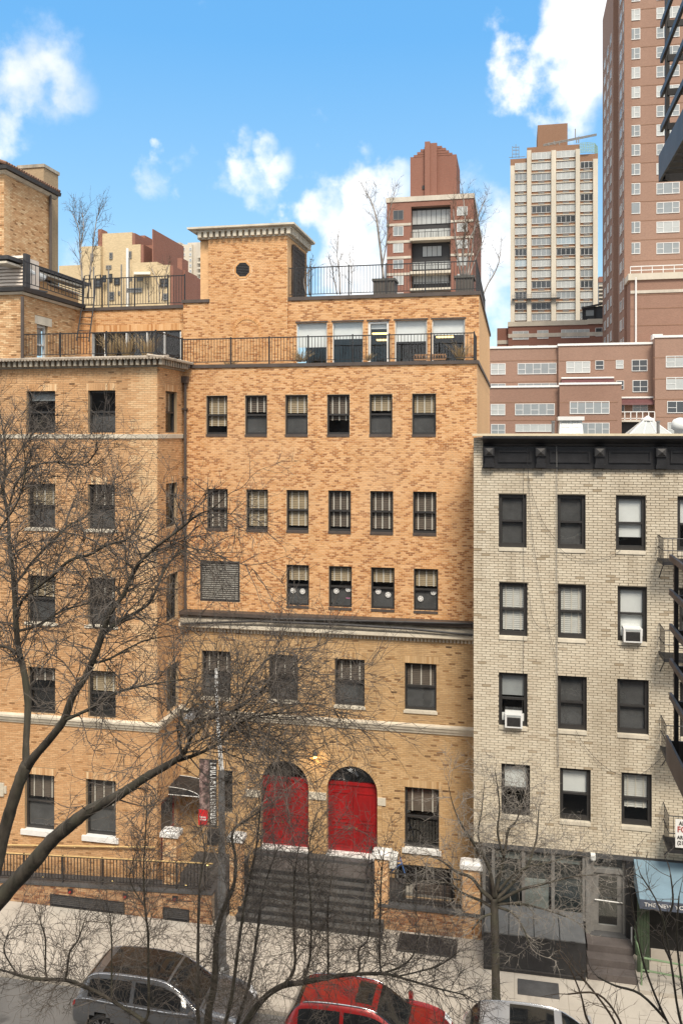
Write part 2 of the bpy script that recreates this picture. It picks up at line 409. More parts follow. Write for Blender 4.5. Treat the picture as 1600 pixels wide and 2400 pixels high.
class Bricks:
    """every brick of a building; the largest in the picture become parts of their own"""
    def __init__(s, seed): s.r = random.Random(seed); s.items = []
    def lay(s, wall, a0, a1, z0, z1, ops, course, length, tone, proud=.009, joint=.010, flemish=False):
        r = s.r; n = max(1, round((z1 - z0) / course)); ch = (z1 - z0) / n
        for k in range(n):
            zb, zt = z0 + k * ch + joint / 2, z0 + (k + 1) * ch - joint / 2; zm = (zb + zt) / 2
            cuts = sorted([c for c in (o.span(zm) for o in ops) if c])
            free, cur = [], a0
            for c0, c1 in cuts:
                if c0 > cur: free.append((cur, min(c0, a1)))
                cur = max(cur, c1)
            if cur < a1: free.append((cur, a1))
            off = (k % 2) * length * .5 + (r.random() - .5) * length * .12
            for f0, f1 in free:
                if f1 - f0 < .02: continue
                i = math.floor((f0 - a0 - off) / length); x = a0 + off + i * length
                while x < f1:
                    b0, b1 = max(x, f0), min(x + length - joint, f1)
                    if b1 - b0 > .025:
                        s.items.append((wall, b0, b1, zb, zt, proud + r.uniform(-.002, .003), tone(r, (b0 + b1) / 2, zm), b1 - b0 > length * .8))
                    x += length
    def build(s, parent, mat, single=300):
        def dist(it):
            p = it[0].p((it[1] + it[2]) / 2, 0, it[3]); return -(it[2] - it[1]) / ((p[0] ** 2 + p[1] ** 2 + (p[2] - H) ** 2) ** .5)
        def seen(it):
            p = it[0].p((it[1] + it[2]) / 2, 0, it[3]); v = Vector((p[0], p[1], p[2] - H))
            dep = -ST * v.x + CT * v.y; px = CX + F * (CT * v.x + ST * v.y) / dep; py = HY - F * v.z / dep
            return 2 < px < 1598 and 2 < py < 2398
        full = [i for i, it in enumerate(s.items) if it[7] and it[0].kind == 'front' and seen(it)]
        full.sort(key=lambda i: dist(s.items[i])); chosen = set(full[:single]); cache = {}
        V, Fc, T = [], [], []
        fq = np.array([(0, 1, 5, 4), (1, 2, 6, 5), (2, 3, 7, 6), (3, 0, 4, 7), (4, 5, 6, 7)])
        for i, (w, b0, b1, zb, zt, pr, tn, _) in enumerate(s.items):
            if i in chosen:
                key = (round(b1 - b0, 2), round(zt - zb, 3), round(tn * 12))
                if key not in cache:
                    mb = MB(); l, h = (b1 - b0) / 2, zt - zb
                    e = .004
                    mb.v += [(-l, .004, 0), (l, .004, 0), (l, .004, h), (-l, .004, h), (-l + e, -.009, e), (l - e, -.009, e), (l - e, -.009, h - e), (-l + e, -.009, h - e)]
                    mb.f += [tuple(q) for q in fq.tolist()]; mb.t = [key[2] / 12] * 5
                    me = mb.mesh('brick'); me.materials.append(MATS[mat]); cache[key] = me
                inst('brick', cache[key], parent, w.p((b0 + b1) / 2, 0, zb))
            else:
                n = len(V); e = .003
                for (d, g) in ((-.004, 0), (pr, e)):
                    V += [w.p(b0 + g, d, zb + g), w.p(b1 - g, d, zb + g), w.p(b1 - g, d, zt - g), w.p(b0 + g, d, zt - g)]
                Fc.append(n); T += [tn] * 5
        mb = MB(); mb.v = V
        faces = (np.array(Fc)[:, None, None] + fq[None]).reshape(-1, 4)
        mb.f = faces.tolist(); mb.t = T
        return stuff(mb.build('brickwork', mat, parent))

def molding(name, path, prof, mat, parent, closed_ends=True):
    """profile (d, z) swept along a horizontal path with mitred corners; d comes out to the right of travel"""
    pts = [Vector((p[0], p[1], 0)) for p in path]; m = len(prof); mb = MB()
    for i, p in enumerate(pts):
        def nrm(a, b): d = (b - a).normalized(); return Vector((d.y, -d.x, 0))
        if i == 0: n = nrm(pts[0], pts[1])
        elif i == len(pts) - 1: n = nrm(pts[-2], pts[-1])
        else:
            n1, n2 = nrm(pts[i - 1], p), nrm(p, pts[i + 1]); n = (n1 + n2); n /= (1 + n1.dot(n2))
        for d, z in prof: q = p + n * d; mb.v.append((q.x, q.y, z))
    for i in range(len(pts) - 1):
        for j in range(m):
            k = (j + 1) % m; a = i * m + j; b = i * m + k
            mb.f.append((a, b, b + m, a + m))
    mb.f.append(tuple(range(m - 1, -1, -1))); e = (len(pts) - 1) * m; mb.f.append(tuple(range(e, e + m)))
    return mb.build(name, mat, parent)

def window(parent, wall, a0, a1, z0, z1, setback=.12, frame='frame_dark', fw=.055, blind=None, sill=None, style='hung', glass='glass', screen=False):
    """frame with panes, blind and sill as sub-parts; blind = (kind, covered fraction, colour)"""
    mb = MB(); d0, d1 = -setback - .07, -setback + .01; B = lambda *a: wall.box(mb, *a)
    B(a0, a0 + fw, d0, d1, z0, z1); B(a1 - fw, a1, d0, d1, z0, z1); B(a0 + fw, a1 - fw, d0, d1, z1 - fw * 1.2, z1); B(a0 + fw, a1 - fw, d0, d1, z0, z0 + fw * 1.5)
    zm = z0 + (z1 - z0) * .5
    panes = []
    if style == 'hung':
        B(a0 + fw, a1 - fw, d0 - .01, d1 + .012, zm - .03, zm + .03)
        panes = [(a0 + fw, a1 - fw, zm + .03, z1 - fw * 1.2, d0 + .045), (a0 + fw, a1 - fw, z0 + fw * 1.5, zm - .03, d0 + .02)]
    elif style == 'single':
        panes = [(a0 + fw, a1 - fw, z0 + fw * 1.5, z1 - fw * 1.2, d0 + .03)]
    elif isinstance(style, int):      # equal lights side by side
        w = (a1 - a0 - 2 * fw) / style
        for k in range(style):
            if k: B(a0 + fw + k * w - .02, a0 + fw + k * w + .02, d0, d1, z0 + fw * 1.5, z1 - fw * 1.2)
            panes.append((a0 + fw + k * w, a0 + fw + (k + 1) * w, z0 + fw * 1.5, z1 - fw * 1.2, d0 + .03))
    win = mb.build('window', frame, parent)
    for (x0, x1, y0, y1, d) in panes:
        pb = MB(); pb.quad(wall.p(x0, d, y0), wall.p(x1, d, y0), wall.p(x1, d, y1), wall.p(x0, d, y1)); pb.build('pane', glass, win)
    if blind:
        kind, fr, colr = blind; bb = MB(); db = d0 - .05
        top, bot = z1 - fw, z1 - fw - (z1 - z0 - 2 * fw) * fr
        if kind == 'slats':
            k = max(3, int((top - bot) / .062)); ch = (top - bot) / k
            for i in range(k):
                zc = bot + (i + .5) * ch
                bb.quad(wall.p(a0 + fw + .01, db + .012, zc - ch * .42), wall.p(a1 - fw - .01, db + .012, zc - ch * .42), wall.p(a1 - fw - .01, db - .012, zc + ch * .42), wall.p(a0 + fw + .01, db - .012, zc + ch * .42))
            bo = bb.build('blind', colr, win); tb = MB()
            for q in (.16, .5, .84):
                x = a0 + fw + (a1 - a0 - 2 * fw) * q; wall.box(tb, x - .02, x + .02, db + .017, db + .021, bot - .01, top)
            tb.build('blind_tape', 'tape_white', win)
        else:
            wall.box(bb, a0 + fw + .005, a1 - fw - .005, db - .003, db + .003, bot, top); bb.build('shade', colr, win)
    if screen:
        q_ = MB(); wall.box(q_, a0 + fw, a1 - fw, d0 - .012, d0 - .006, z0 + fw, zm); q_.build('grey_fill', 'screen_grey', win)  # added grey sheet lifts the black lower pane in place of reflections
    if sill:
        smat, over, h, out_ = sill; sb = MB(); wall.box(sb, a0 - over, a1 + over, -.14, out_, z0 - h, z0 + .004); sb.build('sill', smat, win)
    return win
def lintel(parent, wall, a0, a1, z, h, mat, seed=1, over=.08, lo=0.0, hi=.5):
    r = random.Random(seed); mb = MB(); n = max(4, round((a1 - a0 + 2 * over) / .085)); w = (a1 - a0 + 2 * over) / n
    for i in range(n):
        wall.box(mb, a0 - over + i * w + .004, a0 - over + (i + 1) * w - .004, -.004, .012 + r.uniform(-.002, .003), z + .006, z + h, tone=r.choice([r.uniform(lo, hi)] * 4 + [r.uniform(.6, .75)]))
    return stuff(mb.build('lintel', mat, parent))

def railing(name, pts, height, label, spacing=.115, posts=None, mat='metal_black', base=.06, r=.008, post_r=.022, group=None):
    """pts: polyline along the foot of the rail"""
    pts = [Vector(p) for p in pts]
    th = thing(name, tuple(pts[0]), label, 'railing', group)
    up = Vector((0, 0, height)); tb = MB(); pk = MB()
    for i in range(len(pts) - 1):
        a, b = pts[i], pts[i + 1]; L = (b - a).length; d = (b - a) / L
        for zz, hh in ((height, .018), (base + .04, .012)):
            q = Vector((0, 0, zz)); n = Vector((-d.y, d.x, 0)).normalized() * .016
            tb.hexa([a + q - n, b + q - n, b + q + n, a + q + n, a + q - n + Vector((0, 0, hh * 2)), b + q - n + Vector((0, 0, hh * 2)), b + q + n + Vector((0, 0, hh * 2)), a + q + n + Vector((0, 0, hh * 2))])
        k = int(L / spacing)
        for j in range(1, k):
            p = a + (b - a) * (j / k); pk.box(p.x - r, p.x + r, p.y - r, p.y + r, p.z + base + .05, p.z + height)
    tb.build('rail', mat, th); stuff(pk.build('pickets', mat, th))
    for p in (posts if posts is not None else pts):
        p = Vector(p); mb = MB(); mb.box(p.x - post_r, p.x + post_r, p.y - post_r, p.y + post_r, p.z, p.z + height + .07); mb.build('post', mat, th)
    return th

# ================================================================== the setting
def sheet(name, x0, x1, y0, y1, z, mat, th=.3):
    mb = MB(); mb.box(x0, x1, y0, y1, z - th, z); return struct(mb.build(name, mat))
def asphalt():
    m, t, b = new_mat('asphalt')
    f = noise(t, .5, 6, .65); g = noise(t, 40, 3); c = ramp(t, f, [(.3, (.10, .098, .094)), (.7, (.165, .16, .152))])
    c = mix_col(t, mapr(t, g, .4, .8, 0, .5), c, (.16, .155, .15))
    s_ = noise(t, 1.7, 4, .5); c = mix_col(t, mapr(t, s_, .62, .74, 0, .55), c, (.03, .029, .028))
    t.links.new(c, b.inputs['Base Color']); b.inputs['Roughness'].default_value = .85; add_bump(t, b, g, .3, .01)
asphalt()
def pavement():
    m, t, b = new_mat('pavement')
    f = noise(t, .45, 7, .62); g = noise(t, 28, 3); c = ramp(t, f, [(.28, (.39, .355, .305)), (.5, (.47, .43, .37)), (.75, (.53, .485, .42))])
    c = mix_col(t, mapr(t, g, .45, .8, 0, .3), c, (.29, .26, .225))
    s_ = noise(t, 1.1, 6, .7, stretch=(1, .5, 1)); c = mix_col(t, mapr(t, s_, .54, .72, 0, .55), c, (.22, .195, .165))
    sp = noise(t, 9, 2); c = mix_col(t, mapr(t, sp, .70, .75, 0, .6), c, (.09, .08, .07))
    gp = N(t, 'ShaderNodeNewGeometry'); bt = N(t, 'ShaderNodeTexBrick', offset=0.0); t.links.new(gp.outputs['Position'], bt.inputs['Vector'])
    bt.inputs['Scale'].default_value = 1; bt.inputs['Brick Width'].default_value = 1.5; bt.inputs['Row Height'].default_value = 1.45; bt.inputs['Mortar Size'].default_value = .012
    bt.inputs['Color1'].default_value = (1, 1, 1, 1); bt.inputs['Color2'].default_value = (.96, .955, .95, 1); bt.inputs['Mortar'].default_value = (.66, .645, .62, 1)
    c = mix_col(t, .8, c, bt.outputs[0], 'MULTIPLY')
    t.links.new(c, b.inputs['Base Color']); b.inputs['Roughness'].default_value = .9; add_bump(t, b, g, .15, .01)
pavement()
YM, YU, YTOP, YT = 29.5, 29.72, 31.4, 27.5
XI = PX(424, YM); YW = PYat(369, XI); XR = PX(1117, YU)
KERB = 23.15
struct(MB().quad((-3000, -3000, -.45), (3000, -3000, -.45), (3000, 3000, -.45), (-3000, 3000, -.45)).build('ground', 'asphalt', origin=(0, 0, -.45)))
sheet('road', -160, 160, 13.4, KERB - .15, -.13, 'asphalt')
sheet('pavement', -160, 160, KERB, 60, 0, 'pavement')
sheet('kerb', -160, 160, KERB - .15, KERB - .004, -.01, 'concrete')
sheet('pavement', -160, 160, 4.3, 13.25, 0, 'pavement')
sheet('kerb', -160, 160, 13.254, 13.4, -.01, 'concrete')

# ================================================================== orange brick school house with the red doors
far_brick('brick_side_lit', (.74, .44, .215), (.72, .47, .26), 5.0)  # side walls' brick painted brighter than the front, carrying the light they catch
wL = Wall(0, YM); wU = Wall(0, YU); wT = Wall(0, YTOP)
def zh(Y, *pts): return sum(PZ(x, y, Y) for x, y in pts) / len(pts)
def rect(w, x0, x1, y0, y1):
    c = (x0 + x1) / 2; return (w.S(x0), w.S(x1), w.Z(c, y1), w.Z(c, y0))
D2S = 1600 / 1568.0
school = thing('brick_school', ((XI + XR) / 2, YM, 0), 'orange brick building with red arched double doors and a square tower on its roof', 'building')
# --- lower storeys
Z_COR = zh(YM, (424, 1459), (1112, 1488)); Z_CORB = zh(YM, (424, 1477), (1112, 1508))
Z_BELT1 = zh(YM, (808, 1686), (1112, 1706)); Z_BELT0 = zh(YM, (808, 1702), (1112, 1729))
Z_LEDGE = zh(YU, (424, 1432), (1112, 1459))
lowW = [(473, 541, 1526, 1635), (630, 698, 1535, 1642), (784, 854, 1545, 1655), (948, 1022, 1555, 1666)]
opsL = []
for x0, x1, y0, y1 in lowW: opsL.append(Op(*rect(wL, x0, x1, y0, y1)))
Z_SILL_DOOR = zh(YM, (667, 1991), (825, 2008))
def arch_op(x0, x1, ytop):
    c = (x0 + x1) / 2; return Op(wL.S(x0), wL.S(x1), Z_SILL_DOOR, wL.Z(c, ytop), True, .28)
archA, archB = arch_op(612, 723, 1782), arch_op(766, 884, 1797)
archB.z1 = archA.z1 = (archA.z1 + archB.z1) / 2
gw = Op(*rect(wL, 948, 1028, 1847, 1990)); gw2 = Op(*rect(wL, 511, 545, 1805, 1905)); base_w = Op(wL.S(928), wL.S(1060), .02, 1.18)
opsL += [archA, archB, gw, gw2, base_w]
wall_sheet('wall', wL, XI, XR + .3, -.1, Z_COR - .05, opsL, 'mortar_tan', school)
bk = Bricks(11)
def tone_low(r, a, z): return r.uniform(.74, .98) if r.random() < .075 else .16 + r.random() * .38
lint = []
for i, o in enumerate(opsL[:4] + [gw]):
    lint.append(Op(o.a0 - .08, o.a1 + .08, o.z1, o.z1 + .25)); lintel(school, wL, o.a0, o.a1, o.z1, .25, 'brick_lower', 20 + i)
rings = [Op(o.a0 - .17, o.a1 + .17, o.z0, o.z1 + .17, True) for o in (archA, archB)]
bk.lay(wL, XI, XR + .3, 0, Z_BELT0, opsL + lint + rings, .064, .21, tone_low)
bk.lay(wL, XI, XR + .3, Z_BELT1, Z_CORB, opsL + lint + rings, .064, .21, tone_low)
bk.build(school, 'brick_lower', 150)
for o in (archA, archB):       # rings of brick on edge round the doorways
    r0 = o.half(); c = (o.a0 + o.a1) / 2; zc = o.z1 - r0; mb = MB(); rr = random.Random(4)
    n = 34
    for k in range(n):
        a, b = math.pi * (k + .06) / n, math.pi * (k + .94) / n
        p = [wL.p(c + q * math.cos(e), d, zc + q * math.sin(e)) for d in (0, .02) for q, e in ((r0, a), (r0 + .16, a), (r0 + .16, b), (r0, b))]
        mb.hexa(p); mb.t += [rr.uniform(.0, .65)] * 6
    k = 0; z = o.z0
    while z < zc - .03:
        for sx in (o.a0 - .16, o.a1): wL.box(mb, sx, sx + .16, 0, .02, z + .005, min(z + .06, zc), tone=rr.uniform(0, .65))
        z += .065
    stuff(mb.build('arch_ring', 'brick_lower', school))
# stone capital between the arches, small plaque, threshold
mb = MB(); wL.box(mb, archA.a1 + .02, archB.a0 - .02, 0, .06, wL.Z(745, 1873), wL.Z(745, 1856)); mb.build('impost', 'stone_cream', school)
mb = MB(); wL.box(mb, archA.a0 - .55, archA.a0 - .02, 0, .06, wL.Z(590, 1866), wL.Z(590, 1850)); mb.build('impost', 'stone_cream', school)
mb = MB(); wL.box(mb, wL.S(885), wL.S(904), 0, .05, wL.Z(894, 1887), wL.Z(894, 1869)); mb.build('plaque', 'stone_cream', school)
molding('belt_course', [(XI, YM), (XR + .3, YM)], [(0, Z_BELT0), (.05, Z_BELT0), (.07, Z_BELT0 + .08), (.10, Z_BELT0 + .1), (.13, Z_BELT1 - .08), (.16, Z_BELT1 - .06), (.16, Z_BELT1), (0, Z_BELT1 + .03)], 'stone_cream', school)
molding('cornice', [(XI, YM), (XR + .3, YM)], [(0, Z_CORB + .11), (.06, Z_CORB + .11), (.09, Z_CORB + .18), (.2, Z_COR - .12), (.24, Z_COR - .1), (.24, Z_COR), (0, Z_COR + .05)], 'stone_cream', school)
mb = MB(); a = XI + .05
while a < XR + .3: wL.box(mb, a, a + .07, 0, .055, Z_CORB, Z_CORB + .105); a += .125
stuff(mb.build('dentils', 'stone_cream', school))
# sloping dark ledge and pipe above the cornice
mb = MB(); mb.prism([(XI, YM - .18, Z_COR + .03), (XI, YU + .02, Z_COR + .03), (XI, YU + .02, Z_LEDGE), (XI, YM - .02, Z_LEDGE - .1)], (XR + .2 - XI, 0, 0)); mb.build('ledge', 'brick_ledge' if 'brick_ledge' in MATS else 'stone_grey', school)
mb = MB(); mb.box(XI, XR + .2, YM - .20, YU + .01, Z_LEDGE - .06, Z_LEDGE + .06); mb.build('gutter', 'coping_brown', school)
mb = MB(); mb.tube([P3(424, 1462, YM - .3), P3(600, 1456, YM - .3), P3(800, 1464, YM - .3), P3(960, 1474, YM - .3), P3(1112, 1489, YM - .3)], .045, 6)
mb.tube([P3(640, 1450, YM - .26), P3(1112, 1462, YM - .26)], .035, 6); mb.build('drain_pipe', 'metal_dark', school)
# --- doors
plain('door_red', (.28, .005, .007), .5, .3, 2.2, stretch=(1, 1, .35))
plain('brass', (.6, .4, .14), .3, .1, 5, metal=.9)
for o in (archA, archB):
    zc = o.z1 - o.half(); ztop = wL.Z(825, 1847); mb = MB(); c = (o.a0 + o.a1) / 2
    lf = []
    for x0, x1 in ((o.a0, c - .006), (c + .006, o.a1)):
        q = MB(); wL.box(q, x0, x1, -.30, -.24, Z_SILL_DOOR + .05, ztop)
        for u0, u1, v0, v1 in ((.12, .88, .08, .36), (.12, .88, .44, .9)):
            w_, h_ = x1 - x0, ztop - Z_SILL_DOOR
            
            pa, pb_, pc, pd = x0 + w_ * u0, x0 + w_ * u1, Z_SILL_DOOR + h_ * v0, Z_SILL_DOOR + h_ * v1
            wL.box(q, pa, pb_, -.24, -.215, pc, pc + .05); wL.box(q, pa, pb_, -.24, -.215, pd - .05, pd); wL.box(q, pa, pa + .05, -.24, -.215, pc + .05, pd - .05); wL.box(q, pb_ - .05, pb_, -.24, -.215, pc + .05, pd - .05); wL.box(q, pa + .12, pb_ - .12, -.24, -.222, pc + .12, pd - .12)
        dr = q.build('door_leaf', 'door_red', school); hx = x1 - .12 if x0 < c - .1 else x0 + .12
        hb = MB(); zz = Z_SILL_DOOR + (ztop - Z_SILL_DOOR) * .36; wL.box(hb, hx - .045, hx + .045, -.228, -.21, zz - .13, zz + .13)
        hb.build('lock_plate', 'door_red', dr); hb = MB(); hb.tube([wL.p(hx, -.2, zz + .05), wL.p(hx, -.15, zz + .05)], .032, 8); hb.build('door_handle', 'brass', dr)
    q = MB(); wL.box(q, o.a0, o.a1, -.31, -.2, ztop, ztop + .09); q.build('transom_bar', 'door_red', school)
    K = 18; rr = o.half(); pts = [wL.p(c + rr * math.cos(math.pi * k / K), -.29, zc + rr * math.sin(math.pi * k / K)) for k in range(K + 1)]
    pts = [wL.p(o.a1, -.29, ztop + .09)] + pts + [wL.p(o.a0, -.29, ztop + .09)]
    q = MB(); q.prism(pts, (0, .01, 0)); fl = q.build('fanlight', 'glass', school)
    q = MB()
    for k in (45, 90, 135):
        e = math.radians(k); q.tube([wL.p(c, -.28, zc), wL.p(c + rr * math.cos(e), -.28, zc + rr * math.sin(e))], .018, 4)
    for k in range(K):
        e0, e1 = math.pi * k / K, math.pi * (k + 1) / K
        q.tube([wL.p(c + rr * .97 * math.cos(e0), -.27, zc + rr * .97 * math.sin(e0)), wL.p(c + rr * .97 * math.cos(e1), -.27, zc + rr * .97 * math.sin(e1))], .035, 4)
    q.build('glazing_bar', 'frame_dark', fl)
    q = MB(); wL.box(q, o.a0 - .02, o.a1 + .02, -.26, .06, Z_SILL_DOOR - .02, Z_SILL_DOOR + .05); q.build('threshold', 'stone_white', school)
# --- lower windows
bl = [('slats', .45, 'blind_dark'), ('slats', .5, 'blind_dark'), ('slats', .47, 'blind_dark'), ('slats', .5, 'blind_dark')]
for o, b in zip(opsL[:4], bl): window(school, wL, o.a0, o.a1, o.z0, o.z1, blind=b, sill=('stone_cream', .04, .09, .05), fw=.06, screen=True)
window(school, wL, gw.a0, gw.a1, gw.z0, gw.z1, blind=('slats', .42, 'blind_dark'), sill=('stone_white', .08, .15, .08), fw=.07)
window(school, wL, gw2.a0, gw2.a1, gw2.z0, gw2.z1, fw=.07)
window(school, wL, base_w.a0, base_w.a1, base_w.z0, base_w.z1, style=3, frame='frame_grey')
# --- upper orange storeys
Z_PAR = zh(YU, (428, 864), (1117, 852)); Z_TERR = zh(YU, (428, 857), (1117, 843))
upW = []
for row in ([(483, 533, 928, 1018), (574, 626, 927, 1018), (668, 721, 926, 1018), (766, 819, 925, 1018), (865, 919, 923, 1019), (965, 1021, 921, 1018)],
            [(485, 534, 1146, 1241), (577, 628, 1147, 1241), (671, 723, 1149, 1244), (769, 822, 1150, 1245), (867, 921, 1151, 1247), (967, 1022, 1152, 1248)],
            [None, None, (671, 724, 1324, 1419), (770, 824, 1327, 1424), (869, 924, 1330, 1428), (969, 1026, 1335, 1433)]):
    upW.append(row)
opsU, specs = [], []
bl1 = [[('slats', .80, 'blind_tan'), ('slats', .42, 'blind_dark'), ('slats', .45, 'blind_tan'), ('slats', .65, 'blind_dark'), ('slats', .4, 'blind_tan'), ('slats', .46, 'blind_tan')],
       [('slats', 1., 'blind_dark'), ('slats', .95, 'blind_tan'), ('slats', .92, 'blind_tan'), ('slats', .92, 'blind_dark'), ('slats', .95, 'blind_dark'), ('slats', .95, 'blind_dark')],
       [None, None, ('slats', .38, 'blind_tan'), ('slats', .36, 'blind_tan'), ('slats', .36, 'blind_tan'), ('slats', .42, 'blind_tan')]]
for r_, row in enumerate(upW):
    zs = [rect(wU, *w) for w in row if w]
    z0, z1 = sum(q[2] for q in zs) / len(zs), sum(q[3] for q in zs) / len(zs)
    for c_, w in enumerate(row):
        if w:
            o = Op(wU.S(w[0]), wU.S(w[1]), z0, z1); opsU.append(o); specs.append(bl1[r_][c_])
louv = Op(*rect(wU, 470, 562, 1315, 1409)); opsU.append(louv)
wall_sheet('wall', wU, XI - .02, XR, Z_LEDGE - .3, Z_PAR, opsU, 'mortar_orange', school)
bk = Bricks(7)
LAST = [0]
def tone_up(r, a, z):
    q = r.random()
    if LAST[0]: LAST[0] -= 1; q = max(q, .215)      # dark bricks sit apart
    if q < .235: LAST[0] = 1; return r.uniform(.78, .96)
    if q < .38: return r.uniform(.56, .72)
    return r.random() ** 1.1 * .52
bk.lay(wU, XI, XR, Z_LEDGE, Z_PAR, opsU, .0625, .170, tone_up, joint=.0125)
UP_WIN = []
for o, b in zip(opsU, specs): UP_WIN.append((o, window(school, wU, o.a0, o.a1, o.z0, o.z1, blind=b, sill=('coping_brown', .0, .085, .03), fw=.05, setback=.09, screen=(b is None or b[1] < .6))))
q = MB(); wU.box(q, louv.a0, louv.a0 + .06, -.1, .015, louv.z0, louv.z1); wU.box(q, louv.a1 - .06, louv.a1, -.1, .015, louv.z0, louv.z1); wU.box(q, louv.a0 + .06, louv.a1 - .06, -.1, .015, louv.z1 - .06, louv.z1); wU.box(q, louv.a0 + .06, louv.a1 - .06, -.1, .015, louv.z0, louv.z0 + .06)
lv = q.build('louvre', 'metal_dark', school); plain('louvre_grey', (.24, .23, .205), .55, .2, 4)
for k in range(17):
    z = louv.z0 + .08 + k * (louv.z1 - louv.z0 - .16) / 17; q = MB()
    q.quad(wU.p(louv.a0 + .06, .0, z), wU.p(louv.a1 - .06, .0, z), wU.p(louv.a1 - .06, -.06, z + .055), wU.p(louv.a0 + .06, -.06, z + .055)); q.build('slat', 'louvre_grey', lv)
q = MB(); wU.box(q, louv.a0, louv.a1, -.2, -.15, louv.z0, louv.z1); q.build('backing', 'interior', lv)
# side wall of the orange storeys, terrace, copings
Y_BACK = 45.0
wall_sheet('side_wall', Wall(XR, YU, 'right'), 0, Y_BACK - YU, 8.0, Z_PAR, [], 'brick_side_lit', school)
molding('coping', [(XI + .3, YU), (XR, YU), (XR, Y_BACK)], [(-.28, Z_PAR), (.06, Z_PAR), (.06, Z_TERR), (-.28, Z_TERR)], 'coping_brown', school)
q = MB(); q.box(XI + .3, XR - .28, YU + .28, YTOP + .5, Z_PAR - .35, Z_PAR - .15); q.build('terrace_floor', 'roof_dark', school)
# --- top storey
Z_RC1 = zh(YTOP, (678, 698), (1122, 681)); Z_RC0 = zh(YTOP, (678, 706), (1122, 690))
XTR = PX(1122, YTOP); XTW0 = PX(489, YTOP); XTW1 = PX(673, YTOP)
topW = [(695, 766, 757, 862), (779, 850, 754, 862), (862, 911, 755, 862), (925, 1000, 748, 862), (1012, 1089, 744, 862)]
zt1 = sum(rect(wT, *w)[3] for w in topW) / 5
opsT = [Op(wT.S(w[0]), wT.S(w[1]), Z_PAR - .05, zt1) for w in topW]
wall_sheet('wall', wT, XTW1 - .2, XTR, Z_PAR - .3, Z_RC0, opsT, 'mortar_orange', school)
bk.lay(wT, XTW1 - .1, XTR, Z_PAR - .1, Z_RC0, opsT, .0625, .178, tone_up)
sh = [('roll', .5, 'shade_white'), ('roll', .34, 'shade_white'), ('roll', .12, 'shade_white'), ('roll', .42, 'shade_white'), ('roll', .30, 'shade_white')]
for i, (o, b) in enumerate(zip(opsT, sh)):
    w_ = window(school, wT, o.a0, o.a1, o.z0, o.z1, setback=.06, style='single', frame='frame_white', fw=.03 if i != 2 else .085, blind=b)
    q = MB(); wT.box(q, o.a0 - .04, o.a1 + .04, -.02, .03, o.z1, o.z1 + .05); q.build('lintel', 'coping_brown', w_)
wall_sheet('side_wall', Wall(XTR, YTOP, 'right'), 0, Y_BACK - YTOP, Z_PAR - .4, Z_RC0, [], 'brick_side_lit', school)
q = MB(); q.box(XTW1, XTR - .05, YTOP + .05, Y_BACK, Z_RC0 - .4, Z_RC0 - .12); q.build('roof', 'roof_dark', school)
molding('coping', [(XTW1, YTOP), (XTR, YTOP), (XTR, Y_BACK)], [(-.25, Z_RC0), (.06, Z_RC0), (.06, Z_RC1), (-.25, Z_RC1)], 'coping_brown', school)
# --- tower
YTWR = YTOP - .14; wTW = Wall(0, YTWR); tx0, tx1 = PX(489, YTWR), PX(673, YTWR); tx00 = PX(470, YTOP)
Z_TC0 = zh(YTWR, (468, 563), (673, 550)); Z_TC1 = zh(YTWR - .35, (450, 533), (680, 520))
wall_sheet('wall', wTW, tx0, tx1, Z_PAR - .3, Z_TC0, [], 'mortar_orange', school)
vent_c = (wTW.S(569), wTW.Z(569, 632)); VR = .27
class Oct(Op):
    def span(s, z):
        dz = abs(z - (s.z0 + s.z1) / 2); h = (s.z1 - s.z0) / 2
        if dz > h: return None
        w = min(h, h * 1.414 - dz); c = (s.a0 + s.a1) / 2; return (c - w, c + w)
octo = Oct(vent_c[0] - VR - .1, vent_c[0] + VR + .1, vent_c[1] - VR - .1, vent_c[1] + VR + .1)
nich = Op(wTW.S(551), wTW.S(607), wTW.Z(579, 835), wTW.Z(579, 749), True)
nring = Op(nich.a0 - .1, nich.a1 + .1, nich.z0, nich.z1 + .1, True)
def tone_tw(r, a, z):
    q = r.random()
    if q < .12: return r.uniform(.78, .92)
    if q < .32: return r.uniform(.55, .74)
    return .12 + r.random() * .4
bk.lay(wTW, tx0, tx1, Z_PAR - .1, Z_TC0, [octo], .0625, .178, tone_tw)
q = MB(); rr = random.Random(9); c = (nich.a0 + nich.a1) / 2; zc = nich.z1 - nich.half()
for k in range(22):
    a, b = math.pi * (k + .06) / 22, math.pi * (k + .94) / 22
    q.hexa([wTW.p(c + R * math.cos(e), d, zc + R * math.sin(e)) for d in (0, .03) for R, e in ((nich.half(), a), (nich.half() + .11, a), (nich.half() + .11, b), (nich.half(), b))]); q.t += [rr.uniform(.3, .68)] * 6
z = nich.z0
while z < zc:
    for sx in (nich.a0 - .095, nich.a1): wTW.box(q, sx, sx + .095, 0, .03, z + .004, z + .058, tone=rr.uniform(.3, .68))
    z += .0625
stuff(q.build('blind_arch', 'brick_orange', school))
def ngon(r, d, n=8): return [wTW.p(vent_c[0] + r * math.cos(math.pi / n + 2 * math.pi * k / n), d, vent_c[1] + r * math.sin(math.pi / n + 2 * math.pi * k / n)) for k in range(n)]
q = MB(); o8, i8 = ngon(VR * 1.36, .016), ngon(VR * 1.06, .016)
for k in range(8): q.quad(i8[k], o8[k], o8[(k + 1) % 8], i8[(k + 1) % 8]); q.quad(o8[k], Vector(o8[k]) + Vector((0, .02, 0)), Vector(o8[(k + 1) % 8]) + Vector((0, .02, 0)), o8[(k + 1) % 8])
q.t = [.3 + .3 * (k % 3 == 0) for k in range(16)]
stuff(q.build('vent_surround', 'brick_orange', school))
